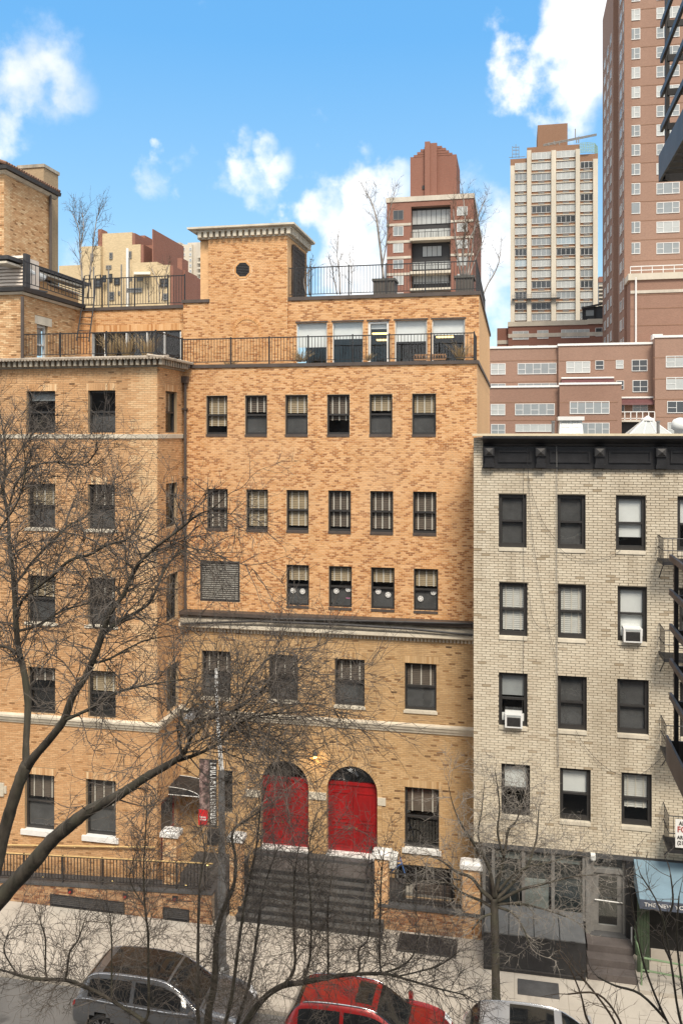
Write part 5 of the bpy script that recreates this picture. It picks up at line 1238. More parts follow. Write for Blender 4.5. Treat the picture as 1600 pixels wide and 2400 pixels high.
for px0, px1, py, m in ((1528, 1552, 783, 'stone_white'), (1555, 1571, 786, 'concrete_light'), (1573, 1582, 790, 'concrete_pale')):
    p = P3((px0 + px1) / 2, py, Y4 + 1); q = MB(); q.box(PX(px0, Y4 + 1), PX(px1, Y4 + 1), Y4 + 1, Y4 + 2.5, zC, p.z); tag(q.build('roof_box', m), {1528: 'white box standing on the roof of the rose apartment house', 1555: 'cream box next to the white box on the rose apartment roof', 1573: 'smallest grey box on the rose apartment roof'}[px0], 'roof unit')

# --- brown brick house with cream band between the towers
Y5 = 160.0; t5 = thing('banded_house', (PX(1290, Y5), Y5 + 8, 0), 'red brown brick house with cream top band in front of the pale tower', 'building'); w5 = Wall(0, Y5)
pblock('wall', t5, 1190, 1420, 762, Y5, 20, 'brick_red'); pblock('parapet', t5, 1189, 1376, 752, Y5 - .2, 20, 'concrete_light', pyb=763); pblock('parapet', t5, 1376, 1422, 747, Y5 - .3, 20, 'concrete_light', pyb=759); pblock('low_wing', t5, 1164, 1191, 769, Y5 + 1, 14, 'brick_red')
z = PZ(1290, 785, Y5); block('string_course', t5, PX(1190, Y5), PX(1420, Y5), Y5 - .1, Y5 + .1, z - .35, z + .35, 'concrete_pale'); z = PZ(1178, 802, Y5 + 1); block('string_course', t5, PX(1164, Y5 + 1), PX(1190, Y5 + 1), Y5 + .9, Y5 + 1.1, z - .35, z + .35, 'concrete_pale')
for a, b, c, d, L, cr_ in ((1200, 1238, 776, 796, 3, (0, 2)), (1258, 1284, 774, 794, 2, (0, 1)), (1314, 1380, 772, 792, (1, 1.6, 1, 1.6, 1), (0, 2, 4)), (1394, 1425, 768, 788, 2, (0, 1)), (1200, 1238, 810, 830, 3, ()), (1258, 1284, 809, 830, 2, ()), (1314, 1380, 807, 830, 5, ()), (1394, 1425, 804, 826, 2, ())):
    pwin(t5, w5, a, b, c, d, lights=L, cross=cr_, pane='pane_dark' if a > 1390 else 'pane_pale')
gz_ = thing('roof_pavilion', tuple(P3(1395, 745, Y5 + 4)), 'dark glazed roof pavilion below the tall rose tower', 'pavilion'); q = MB(); q.box(PX(1364, Y5 + 3), PX(1423, Y5 + 3), Y5 + 3.2, Y5 + 9, PZ(1395, 752, Y5 + 3), PZ(1395, 718, Y5 + 3)); q.build('walls', 'pane_dark', gz_)
q = MB(); q.hexa([P3(1361, 724, Y5 + 2.6), P3(1425, 712, Y5 + 2.6), P3(1425, 712, Y5 + 9), P3(1361, 724, Y5 + 9), P3(1361, 720, Y5 + 2.6), P3(1425, 707, Y5 + 2.6), P3(1425, 707, Y5 + 9), P3(1361, 720, Y5 + 9)]); q.build('roof', 'metal_dark', gz_)
q = MB()
for px in (1365, 1370, 1392, 1394, 1422): x = PX(px, Y5 + 3); q.box(x - .12, x + .12, Y5 + 3, Y5 + 3.2, PZ(px, 752, Y5 + 3), PZ(px, 718, Y5 + 3))
q.build('frame', 'metal_black', gz_); q = MB(); q.box(PX(1372, Y5 + 3), PX(1391, Y5 + 3), Y5 + 3.05, Y5 + 3.2, PZ(1380, 740, Y5 + 3), PZ(1380, 727, Y5 + 3)); q.build('panel', 'pane_mid', gz_)
# --- sliver of a far tower between the two
Y6 = 300.0; t6 = thing('far_tower', (PX(1410, Y6), Y6 + 8, 0), 'sliver of a far red topped tower between the pale tower and the rose tower', 'building')
pblock('wall', t6, 1402, 1425, 660, Y6, 20, 'frame_grey'); pblock('top_band', t6, 1402, 1425, 648, Y6 - .2, 18, 'brick_red', pyb=661)
for k in range(8): pblock('balcony', t6, 1402, 1424, 668 + k * 9, Y6 - 1.2, 1.2, 'concrete_pale', pyb=671 + k * 9)

# --- cream rear fronts on the left
Y7 = 75.0; t7 = thing('cream_house', (PX(300, Y7), Y7 + 6, 0), 'stepped cream painted brick house with red side walls behind the roof railing', 'building'); w7 = Wall(0, Y7)
def pb7(px0, px1, yt, Y, dp, m='brick_cream', n='wall'): return pblock(n, t7, px0, px1, yt, Y, dp, m)
pb7(191, 236, 577, Y7 + 1, 8); pb7(233, 310, 546, Y7 + 1.5, 6); pb7(310, 330, 573, Y7, 7); pb7(311, 369, 615, Y7 - 4, 4); pb7(369, 398, 621, Y7 - 4.5, 4); pb7(139, 191, 622, Y7 + 2, 6)
pb7(230, 239, 537, Y7 + 1.4, 1.2, 'brick_red', 'chimney'); pblock('party_wall', t7, 357, 359.5, 537, Y7 - .5, 7.5, 'brick_red'); pb7(308, 312, 545, Y7 + 2, 6, 'brick_red', 'party_wall'); pb7(331, 360, 575, Y7 + 2.5, 4, 'brick_red', 'wall'); pb7(322, 340, 552, Y7 + 5, 2.5, 'brick_red', 'chimney'); pb7(398, 434, 634, Y7 - 2, 3, 'brick_red'); pb7(416, 427, 605, Y7 - 1.5, 1.5, 'brick_red', 'chimney')
# red flank walls running back
for px, yt, Y_, dp in ((310, 546, Y7 + 1.52, 8), (330, 573, Y7 + .02, 11), (398, 622, Y7 - 4.4, 9)):
    x = PX(px, Y_); block('flank', t7, x, x + .3, Y_, Y_ + dp, 0, PZ(px, yt, Y_) - .02, 'brick_red')
for a, b, c, d, Y_ in ((257, 265, 592, 608, Y7 + 1.5), (302, 309, 589, 606, Y7 + 1.5), (213, 220, 594, 613, Y7 + 1), (249, 262, 622, 631, Y7 + 1.5), (322, 335, 651, 659, Y7 - 4), (298, 334, 675, 686, Y7 - 4), (257, 269, 684, 704, Y7 + 1.5), (277, 282, 683, 692, Y7 + 1.5), (220, 238, 655, 674, Y7 + 1), (241, 250, 645, 662, Y7 + 1), (255, 264, 642, 662, Y7 + 1.5), (268, 282, 652, 668, Y7 + 1.5), (300, 312, 652, 660, Y7 - .02), (376, 394, 653, 673, Y7 - 4.5), (383, 394, 688, 704, Y7 - 4.5)):
    pwin(t7, Wall(0, Y_ - .02), a, b, c, d, pane='pane_dark', frame='frame_dark' if a in (241, 255, 268, 220, 376) else 'frame_grey', cross=(0,), fw=.1)
q = MB(); q.hexa([P3(314, 643, Y7 - 5), P3(353, 643, Y7 - 5), P3(353, 643, Y7 - 4), P3(314, 643, Y7 - 4), P3(314, 637, Y7 - 4.3), P3(353, 637, Y7 - 4.3), P3(353, 637, Y7 - 4), P3(314, 637, Y7 - 4)]); q.build('window_awning', 'concrete_pale', t7)
for px, yt in ((299, 582), (285, 620), (255, 622), (303, 605), (220, 625)):
    p = P3(px, yt, Y7 - .6); q = MB(); q.tube([(p.x, p.y, 10), tuple(p)], .13 if px == 299 else .07, 6); q.build('flue', 'stone_white' if px == 299 else 'frame_grey', t7)
Y8 = 190.0; t8 = thing('pale_block', (PX(430, Y8), Y8 + 6, 0), 'far pale grey beige apartment block left of the square roof tower', 'building'); w8 = Wall(0, Y8)
pblock('wall', t8, 385, 424, 569, Y8, 14, 'concrete_pale'); pblock('wall', t8, 424, 450, 573, Y8 + 1, 14, 'concrete_light'); pblock('wall', t8, 440, 480, 568, Y8 + 2, 14, 'concrete_pale')
for i, px in enumerate((403, 417, 429, 444)):
    for k in range(7): pwin(t8, Wall(0, Y8 + (0 if px < 424 else .98)), px, px + 5, 580 + k * 13, 587 + k * 13, pane='pane_mid', fw=.1)
for k in range(7): pblock('balcony', t8, 462, 474, 600 + k * 13, Y8 + .6, 1.4, 'concrete_light', pyb=604 + k * 13)

# ================================================================== steps, ramp, walls and fences in front
yfr = 26.6
zl = lambda px: .60 + (.97 - .60) * px / 467.0          # top of the ramp wall
xr0, xr1 = PX(-130, yfr), PX(497, yfr)
# ramp wall
rw = thing('ramp_wall', ((xr0 + xr1) / 2, yfr, 0), 'low orange brown brick wall of the ramp with black vent grilles', 'wall')
wv = Wall(0, yfr); ztl, ztr_ = zl(-130), zl(497)
q = MB(); q.prism([(xr0, yfr, -.05), (xr1, yfr, -.05), (xr1, yfr, ztr_), (xr0, yfr, ztl)], (0, .25, 0)); q.build('core', 'mortar_planter', rw)
vents = [(119, 293, 2097, 2141), (383, 444, 2132, 2163)]
vops = []
for v in vents: a0, a1 = wv.S(v[0]), wv.S(v[1]); vops.append(Op(a0, a1, 0.02, .42))
class Over(Op):          # everything above the sloping top
    def span(s, z):
        if z < ztl: return None
        f = (z - ztl) / (ztr_ - ztl); return (xr0 - 1, xr0 + (xr1 - xr0) * f + .02)
bk = Bricks(51)
def tone_pl(r, a, z): return r.uniform(.72, .95) if r.random() < .22 else r.random() * .68
bk.lay(wv, xr0, xr1, 0, ztr_, vops + [Over(0, 0, 0, 9)], .066, .2, tone_pl); bk.build(rw, 'brick_planter', 120)
q = MB(); q.hexa([(xr0, yfr - .05, ztl), (xr1 + .03, yfr - .05, ztr_), (xr1 + .03, yfr + .3, ztr_), (xr0, yfr + .3, ztl), (xr0, yfr - .05, ztl + .07), (xr1 + .03, yfr - .05, ztr_ + .07), (xr1 + .03, yfr + .3, ztr_ + .07), (xr0, yfr + .3, ztl + .07)]); q.build('coping', 'slate', rw)
for o in vops:
    q = MB(); wv.box(q, o.a0, o.a1, .002, .006, o.z0, o.z1); wv.box(q, o.a0, o.a1, .004, .04, o.z0, o.z0 + .03); wv.box(q, o.a0, o.a1, .004, .04, o.z1 - .03, o.z1); wv.box(q, o.a0, o.a0 + .04, .006, .04, o.z0 + .03, o.z1 - .03); wv.box(q, o.a1 - .04, o.a1, .006, .04, o.z0 + .03, o.z1 - .03)
    g_ = q.build('vent_grille', 'metal_black', rw)
    for k in range(5):
        z = o.z0 + .07 + k * .065; q = MB(); q.quad(wv.p(o.a0 + .04, .036, z), wv.p(o.a1 - .04, .036, z), wv.p(o.a1 - .04, .012, z + .05), wv.p(o.a0 + .04, .012, z + .05)); q.build('slat', 'metal_dark', g_)
plain('valve_red', (.32, .03, .025), .5, .2, 4)
for px, py in ((166, 2088), (295, 2099), (411, 2105)):
    c = wv.S(px); z = wv.Z(px, py); q = MB(); wv.box(q, c - .09, c + .09, .01, .03, z - .08, z + .08); b_ = q.build('wall_box', 'metal_black', rw)
    q = MB(); q.tube([wv.p(c, .03, z - .02), wv.p(c, .08, z - .02)], .04, 8); q.build('valve', 'valve_red', b_)
# ramp floor, landing
rp = struct(MB().hexa([(xr0, yfr + .26, -.05), (PX(400, 27), yfr + .26, -.05), (PX(400, 27), YW - .01, -.05), (xr0, YW - .01, -.05), (xr0, yfr + .26, ztl - .02), (PX(400, 27), yfr + .26, zl(420) - .04), (PX(400, 27), YW - .01, zl(420) - .04), (xr0, YW - .01, ztl - .02)]).build('ramp', 'slate'))
zland = 1.08; xp2 = PX(536, 27.3)
struct(MB().box(PX(400, 27) + .003, xp2, yfr + .26, YM - .02, -.05, zl(420) - .04).build('landing', 'slate'))
posts = [(PX(x, yfr + .1), yfr + .1, zl(x) + .07) for x in (57, 148, 240, 414, 480)]
rl = railing('ramp_railing', [(xr0, yfr + .1, ztl + .07), (xr1 - .05, yfr + .1, ztr_ + .07)], .86, 'black picket railing along the ramp wall below the tan wing', posts=posts, spacing=.12, r=.011)
q = MB(); q.hexa([(xr0, yfr + .07, ztl + .965), (xr1, yfr + .07, ztr_ + .965), (xr1, yfr + .13, ztr_ + .965), (xr0, yfr + .13, ztl + .965), (xr0, yfr + .07, ztl + .98), (xr1, yfr + .07, ztr_ + .98), (xr1, yfr + .13, ztr_ + .98), (xr0, yfr + .13, ztl + .98)]); q.build('cap_rail', 'brass_dull', rl)
emit('lamp_floor', (1, .7, .25), 3.0)
for i, (px, py) in enumerate(((99, 2052), (263, 2057), (435, 2069), (487, 2007))):
    Yl = yfr + .45 if i < 3 else 28.6; zf = PZ(px, py, Yl); zf = zl(px) - .02 if i < 3 else zl(420) - .03; x = PX(px, Yl); q = MB(); q.lathe([(.05, -.02), (.05, .012), (.03, .02)], x, Yl, 10, zf)
    tag(q.build('floor_lamp', 'lamp_floor', origin=(x, Yl, zf)), 'small round amber light set into the dark ramp floor' if i < 3 else 'small round amber light on the landing behind the lamp post', 'lamp', 'lights in the ramp floor' if i < 3 else None)
# pillars with white caps
def pillar(px0, px1, pyt, Y, zb, lab, dp=.42):
    x0, x1 = PX(px0, Y), PX(px1, Y); zt = PZ((px0 + px1) / 2, pyt, Y); th_ = thing('brick_pillar', ((x0 + x1) / 2, Y + dp / 2, zb), lab, 'pillar')
    q = MB(); q.box(x0 + .05, x1 - .05, Y + .05, Y + dp - .05, zb, zt - .2); q.build('core', 'mortar_orange', th_)
    b_ = Bricks(int(px0)); tn = lambda r, a, z: .5 + r.random() * .3 if r.random() < .2 else r.random() * .5
    b_.lay(Wall(0, Y + .05), x0 + .05, x1 - .05, zb, zt - .2, [], .066, .2, tn); b_.lay(Wall(x1 - .05, Y + .05, 'right'), 0, dp - .1, zb, zt - .2, [], .066, .2, tn); b_.build(th_, 'brick_tan', 12)
    q = MB(); q.box(x0 - .03, x1 + .03, Y - .03, Y + dp + .03, zt - .2, zt - .06)
    q.hexa([(x0 - .03, Y - .03, zt - .06), (x1 + .03, Y - .03, zt - .06), (x1 + .03, Y + dp + .03, zt - .06), (x0 - .03, Y + dp + .03, zt - .06), (x0 + .08, Y + .08, zt + .02), (x1 - .08, Y + .08, zt + .02), (x1 - .08, Y + dp - .08, zt + .02), (x0 + .08, Y + dp - .08, zt + .02)]); q.build('cap', 'stone_white', th_)
pillar(377, 415, 1949, 27.0, zl(420) - .04, 'white capped brick pillar at the top of the ramp by the side door')
pillar(534, 567, 1960, 27.2, 0.0, 'white capped brick pillar left of the entrance steps')
pillar(873, 911, 1999, 27.45, 0.0, 'white capped brick pillar right of the entrance steps')
pillar(1079, 1127, 2024, 27.45, 0.0, 'white capped brick pillar against the pale tenement')
# entrance steps
sx0, sx1 = PX(566, 27.3), PX(874, 27.5); zT = Z_SILL_DOOR - .12
st = thing('entrance_steps', ((sx0 + sx1) / 2, 27.0, 0), 'dark grey stone steps rising to the red arched doors', 'steps')
n = 7; plain('stone_riser_shade', (.028, .028, .029), .7, .3, 2)  # painted riser and tread contrast, standing in for how light falls on steps
plain('stone_tread_lit', (.085, .083, .08), .7, .3, 2.5)
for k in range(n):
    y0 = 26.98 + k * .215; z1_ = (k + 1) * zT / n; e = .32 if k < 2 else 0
    q = MB(); q.box(sx0 + .01 - e * .3, sx1 - .01 + e * 1.2, y0, YM - .02 if k == n - 1 else y0 + .235, k * zT / n + (.004 if k else -.05), z1_); o__ = q.build('step', 'stone_riser_shade', st)
    q = MB(); q.box(sx0 + .0 - e * .3, sx1 - .0 + e * 1.2, y0 - .012, y0 + .21 if k < n - 1 else YM - .4, z1_ - .0, z1_ + .035); q.build('tread', 'stone_tread_lit', o__)
q = MB(); wL.box(q, wL.S(600), wL.S(905), .0, .34, zT, Z_SILL_DOOR - .022); q.build('door_step', 'slate', st)
for xx in (sx0 + .25, sx1 - .25):
    q = MB(); q.tube([(xx, 27.05, .05), (xx, 27.05, 1.0), (xx, 28.35, zT + .92), (xx, 28.75, zT + .92), (xx, 28.75, zT)], .022, 6); q.build('handrail', 'metal_black', st)
# area wall with iron fence right of the steps
yA = 27.5; ax0, ax1 = PX(911, yA), PX(1128, yA); za = .74
aw = thing('area_wall', ((ax0 + ax1) / 2, yA, 0), 'low brown brick wall under the spiked fence beside the tenement', 'wall'); wA = Wall(0, yA)
q = MB(); q.box(PX(885, yA), ax1, yA, yA + .3, -.05, za); q.build('core', 'mortar_planter', aw); b_ = Bricks(61); b_.lay(wA, PX(885, yA), ax1, 0, za, [], .066, .2, tone_pl); b_.build(aw, 'brick_planter', 80)
q = MB(); q.box(PX(885, yA), ax1 - .02, yA - .06, yA + .36, za, za + .08); q.build('coping', 'slate', aw)
fn = thing('iron_fence', ((ax0 + ax1) / 2, yA + .15, za + .08), 'black spiked iron fence between two white capped pillars', 'fence'); x0, x1 = ax0, PX(1079, 27.6)
k = 0; x = x0 + .06; q = MB()
while x < x1: q.box(x - .011, x + .011, yA + .14, yA + .162, za + .08, za + 1.18); q.tube([(x, yA + .15, za + 1.18), (x, yA + .15, za + 1.28)], [.016, .002], 4); x += .118
stuff(q.build('pickets', 'metal_black', fn))
for z in (za + .2, za + 1.02):
    q = MB(); q.box(x0, x1, yA + .128, yA + .172, z, z + .035); q.build('rail', 'metal_black', fn)
q = MB(); x = PX(1040, yA)
q.box(x - .025, x + .025, yA + .12, yA + .17, za + .08, za + 1.1); q.build('post', 'metal_black', fn)
# bench and bicycle behind the fence
bn = thing('area_bench', (PX(1020, 28.6), 28.6, 0), 'dark slatted bench in the sunken area behind the spiked fence', 'bench'); bx = PX(1015, 28.5)
for k in range(4): q = MB(); q.box(bx - .7, bx + .7, 28.35 + k * .1, 28.43 + k * .1, .42, .46); q.build('seat_slat', 'coping_brown', bn)
for k in range(3): q = MB(); q.box(bx - .7, bx + .7, 28.8, 28.84, .55 + k * .13, .65 + k * .13); q.build('back_slat', 'coping_brown', bn)
for s_ in (-1, 1): q = MB(); q.box(bx + s_ * .6 - .03, bx + s_ * .6 + .03, 28.36, 28.42, 0, .42); q.box(bx + s_ * .6 - .03, bx + s_ * .6 + .03, 28.74, 28.8, 0, .93); q.build('leg', 'metal_black', bn)
plain('bike_blue', (.06, .16, .42), .35, .1, 4); plain('rubber', (.015, .015, .016), .8, .2, 8)
def bicycle(cx, cy, z0, lab):
    b_ = thing('bicycle', (cx, cy, z0), lab, 'bicycle'); L = lambda x, z, d=0: Vector((cx + x, cy + d, z0 + z)); R = .33
    for wx in (-.5, .5):
        q = MB(); ring = [L(wx + R * math.cos(a * math.pi / 12), R + R * math.sin(a * math.pi / 12)) for a in range(25)]; q.tube(ring, .022, 6); wh = q.build('wheel', 'rubber', b_)
        q = MB()
        for k in range(10): q.tube([L(wx, R), L(wx + R * .95 * math.cos(k * .628), R + R * .95 * math.sin(k * .628))], .004, 3)
        q.tube([L(wx, R, -.05), L(wx, R, .05)], .025, 6); q.build('spokes', 'frame_grey', wh)
    q = MB()
    for a, b in ((L(-.08, .3), L(-.2, .8)), (L(-.17, .72), L(.33, .78)), (L(-.08, .3), L(.36, .7)), (L(-.5, R), L(-.17, .72)), (L(-.5, R), L(-.08, .3)), (L(.5, R), L(.32, .92))): q.tube([a, b], .02, 6)
    q.build('frame', 'bike_blue', b_); q = MB(); q.hexa([L(-.36, .86, -.08), L(-.06, .88, -.02), L(-.06, .88, .02), L(-.36, .86, .08), L(-.36, .92, -.07), L(-.06, .91, -.02), L(-.06, .91, .02), L(-.36, .92, .07)]); q.tube([L(-.2, .78), L(-.21, .88)], .014, 6); q.build('saddle', 'rubber', b_)
    q = MB(); q.tube([L(.32, .9), L(.31, 1.02)], .016, 6); q.tube([L(.24, 1.03, -.26), L(.31, 1.03, -.15), L(.31, 1.03, .15), L(.24, 1.03, .26)], .014, 6); q.build('handlebar', 'metal_dark', b_)
    q = MB(); q.tube([L(-.08, .3, -.08), L(-.08, .3, .08)], .05, 8); q.box(cx - .2, cx - .1, cy - .14, cy - .08, z0 + .14, z0 + .17); q.box(cx - .04, cx + .06, cy + .08, cy + .14, z0 + .42, z0 + .45); q.build('crank', 'metal_dark', b_)
bicycle(PX(915, 28.4), 28.35, 1.05, 'bicycle with blue frame parked behind the pillar right of the steps')
struct(MB().box(PX(893, 28.2), PX(945, 28.2), 28.0, 28.75, -.05, 1.05).build('plinth', 'slate'))
q = MB(); p = P3(917, 2010, 28.0); q.hexa([p + Vector(v) for v in ((-.16, -.12, -.3), (.16, -.12, -.3), (.16, .12, -.3), (-.16, .12, -.3), (-.24, -.16, .16), (.2, -.14, .1), (.22, .14, .14), (-.2, .15, .2))])
q.box(p.x - .06, p.x + .02, p.y - .04, p.y + .04, p.z + .1, p.z + .3); tag(q.build('plastic_bag', 'shade_white', origin=(p.x, p.y, p.z - .3)), 'white plastic bag hanging on the parked bicycle', 'bag')
# cellar hatch in the pavement
hc = thing('cellar_hatch', (PX(1000, 26.9), 26.9, 0), 'black steel cellar doors in the pavement below the area wall', 'hatch'); hx0, hx1 = PX(937, 26.9), PX(1066, 26.9)
for k in range(2):
    q = MB(); a, b = hx0 + (hx1 - hx0) * k / 2 + .01, hx0 + (hx1 - hx0) * (k + 1) / 2 - .01; q.box(a, b, 26.45, 27.35, 0.004, .03); l_ = q.build('door_leaf', 'metal_black', hc)
    q = MB(); q.box((a + b) / 2 - .08, (a + b) / 2 + .08, 26.5, 26.53, .03, .05); q.build('pull', 'metal_dark', l_)
q = MB(); q.box(hx0 - .06, hx1 + .06, 26.39, 26.45, .004, .035); q.box(hx0 - .06, hx0 , 26.45, 27.4, .004, .035); q.box(hx1, hx1 + .06, 26.45, 27.4, .004, .035); q.build('rim', 'metal_dark', hc)
q = MB(); q.box(PX(1212, 25.4), PX(1309, 25.4), 25.05, 25.75, .004, .022); tag(q.build('pavement_plate', 'slate'), 'dark steel plate in the pavement in front of the black bin box', 'hatch')
# bin box in front of the shop
bx0, bx1 = PX(1133, 26.3), PX(1372, 26.0); bb = thing('bin_enclosure', ((bx0 + bx1) / 2, 26.3, 0), 'black steel bin enclosure with grey lids under the shop window', 'enclosure')
q = MB(); q.box(bx0, bx1, 26.02, 26.06, .02, 1.12); q.box(bx0, bx0 + .04, 26.06, 27.2, .02, 1.12); q.box(bx1 - .04, bx1, 26.06, 27.2, .02, 1.12); q.build('front', 'metal_black', bb)
plain('lid_grey', (.11, .115, .12), .45, .2, 3)
for k in range(4):
    a, b = bx0 + (bx1 - bx0) * k / 4 + .012, bx0 + (bx1 - bx0) * (k + 1) / 4 - .012; q = MB()
    q.hexa([(a, 26.0, 1.125), (b, 26.0, 1.125), (b, 27.2, 1.34), (a, 27.2, 1.34), (a, 26.0, 1.16), (b, 26.0, 1.16), (b, 27.2, 1.375), (a, 27.2, 1.375)]); l_ = q.build('lid', 'lid_grey', bb)
    q = MB(); q.box((a + b) / 2 - .07, (a + b) / 2 + .07, 25.97, 26.0, 1.1, 1.16); q.build('handle', 'metal_black', l_)
q = MB(); q.box(bx0, bx1, 26.0, 26.02, .1, .14); q.build('kick_strip', 'metal_dark', bb)
# stoop
dx0_, dx1_ = PX(1374, 26.4), PX(1489, 26.3); sp_ = thing('stoop', ((dx0_ + dx1_) / 2, 26.3, 0), 'three red brown stone steps at the tenement entrance', 'steps'); plain('brownstone', (.10, .085, .08), .8, .25, 2, bump=.2)
for k in range(3): q = MB(); q.box(dx0_ + .03 * k, dx1_, 26.15 + k * .38, YT + .1 if k == 2 else 26.15 + (k + 1) * .38 + .04, k * .2 + (.004 if k else -.04), (k + 1) * .2); q.build('step', 'brownstone', sp_)
q = MB(); q.box(dx0 - .05, dx1 + .05, YT - .1, YT + .3, .6, max(.62, zd0)); q.build('sill', 'slate', sp_)
# ================================================================== blue awning
plain('canvas_blue', (.165, .25, .31), .75, .14, 1.2); plain('canvas_navy', (.075, .09, .125), .75, .15, 2); plain('paint_green', (.05, .075, .042), .55, .25, 3); plain('paint_lime', (.17, .25, .14), .5, .2, 3)
XA = PX(1484, YT - .04); XA2 = XN1 - .3; yo_ = PYat(1498, XA); zt_ = PZ(1484, 2013, YT - .04); zf_ = PZ(1498, 2107, yo_); zv = PZ(1498, 2129, yo_)
aw_ = thing('shop_awning', (XA + 1.5, YT, zv), 'blue canvas shop awning with dark lettered valance beside the entrance', 'awning')
q = MB(); q.hexa([(XA, YT - .04, zt_ - .03), (XA2, YT - .04, zt_ - .03), (XA2, yo_, zf_ - .03), (XA, yo_, zf_ - .03), (XA, YT - .04, zt_), (XA2, YT - .04, zt_), (XA2, yo_, zf_), (XA, yo_, zf_)]); q.build('canvas', 'canvas_blue', aw_)
q = MB(); q.prism([(XA - .004, YT - .04, zt_ - .04), (XA - .004, yo_ + .01, zf_ - .04), (XA - .004, yo_ + .01, zv), (XA - .004, YT - .04, zv + .1)], (.02, 0, 0)); q.build('side_flap', 'canvas_blue', aw_)
q = MB(); q.box(XA, XA2, yo_ - .012, yo_ + .004, zv, zf_ - .002); va = q.build('valance', 'canvas_navy', aw_)
text_obj('lettering', 'THE NEW YORK C', .155, (PX(1508, yo_), yo_ - .022, (zv + zf_) / 2), 'stone_white', va, 1.12, bold=.0)
q = MB(); q.tube([(XA + .05, yo_ + .05, zv + .05), (XA + .05, YT, zv + .5)], .02, 6); q.build('arm', 'metal_dark', aw_)
gc = thing('green_shutter', (PX(1506, 26.6), 26.6, 0), 'narrow green ribbed metal screen below the blue awning', 'screen'); gx0, gx1 = PX(1491, 26.7), PX(1521, 26.6)
for k in range(8): x = gx0 + (gx1 - gx0) * (k + .5) / 8; q = MB(); q.tube([(x, 26.62, 0), (x, 26.62, 2.3)], (gx1 - gx0) / 17, 8); q.build('rib', 'paint_green', gc)
gr_ = thing('green_rail', (PX(1510, 26.1), 26.1, 0), 'light green tubular guard rail under the blue awning', 'railing')
for a, b in ((P3(1487, 2195, 26.9), P3(1502, 2244, 26.0)), (P3(1502, 2244, 26.0), P3(1680, 2277, 26.0)), (P3(1503, 2273, 26.0), P3(1680, 2306, 26.0)), (P3(1488, 2160, 27), P3(1490, 2238, 27)), (P3(1502, 2244, 26.0), (P3(1502, 2244, 26).x, 26.0, 0))):
    q = MB(); q.tube([a, b], .028, 8); q.build('bar', 'paint_lime', gr_)
struct(MB().box(PX(1492, 26.3), XN1, 25.75, YT, -.05, .12).build('shop_step', 'concrete'))
q = MB(); q.box(PX(1524, 27.2), XN1, 27.2, 27.26, .12, .5); tag(q.build('shop_sill', 'concrete'), 'concrete sill wall behind the green guard rail', 'wall')

# ================================================================== fire escape on the tenement and the sign
fe = thing('tenement_fire_escape', tuple(wN.p(wN.S(1570), .5, wN.Z(1570, 2000))), 'thin black fire escape balconies on the tenement front at the right edge', 'fire escape')
for pyr, pyf, pxl in ((1262, 1318, 1553), (1477, 1545, 1556), (1700, 1775, 1560), (1912, 1992, 1566)):
    Yo = YT - .95; x0 = PX(pxl, Yo); x1 = XN1 - 1; zf = PZ(pxl, pyf, Yo); zr_ = PZ(pxl, pyr, Yo)
    q = MB()
    for k in range(9): q.box(x0, x1, Yo + .02 + k * .1, Yo + .07 + k * .1, zf - .03, zf)
    q.box(x0, x1, Yo - .02, Yo + .02, zf - .08, zf + .02); q.box(x0 - .02, x0 + .02, Yo, YT, zf - .08, zf + .02); q.build('platform', 'metal_black', fe)
    q = MB()
    for z in (zr_, (zr_ + zf) / 2): q.tube([(x0, YT, z), (x0, Yo, z), (x1, Yo, z)], .016, 5)
    q.build('rail', 'metal_black', fe); q = MB()
    for k in range(24): x = x0 + k * .13; q.box(x - .007, x + .007, Yo - .007, Yo + .007, zf, zr_)
    for k in range(1, 7): y = Yo + k * .14; q.box(x0 - .007, x0 + .007, y - .007, y + .007, zf, zr_)
    stuff(q.build('pickets', 'metal_black', fe)); q = MB(); q.tube([(x0 + .03, Yo + .1, zf - .05), (x0 + .03, YT, zf - .6)], .018, 5); q.build('brace', 'metal_black', fe)
plain('sign_red', (.36, .035, .03), .6, .1, 5); plain('ink_black', (.02, .02, .022), .6, .1, 5)
Yg = YT - 1.0; sg0 = PX(1581, Yg); sgz1, sgz0 = PZ(1590, 1920, Yg), PZ(1590, 1986, Yg); sg = thing('rental_sign', (sg0 + .6, Yg, sgz0), 'white rental sign with black and red lettering on the lowest fire escape balcony', 'sign')
q = MB(); q.box(sg0, sg0 + 1.25, Yg - .02, Yg, sgz0, sgz1); q.build('board', 'stone_white', sg)
for t_, sz, f, m in (('APARTMENTS', .16, .86, 'ink_black'), ('FOR RENT', .24, .64, 'sign_red'), ('ARD', .14, .36, 'ink_black'), ('(212) 7', .15, .17, 'ink_black')):
    text_obj('lettering', t_, sz, (sg0 + .05 + (.05 if sz < .17 and f > .8 else 0), Yg - .026, sgz0 + (sgz1 - sgz0) * f), m, sg, .85, bold=.004)

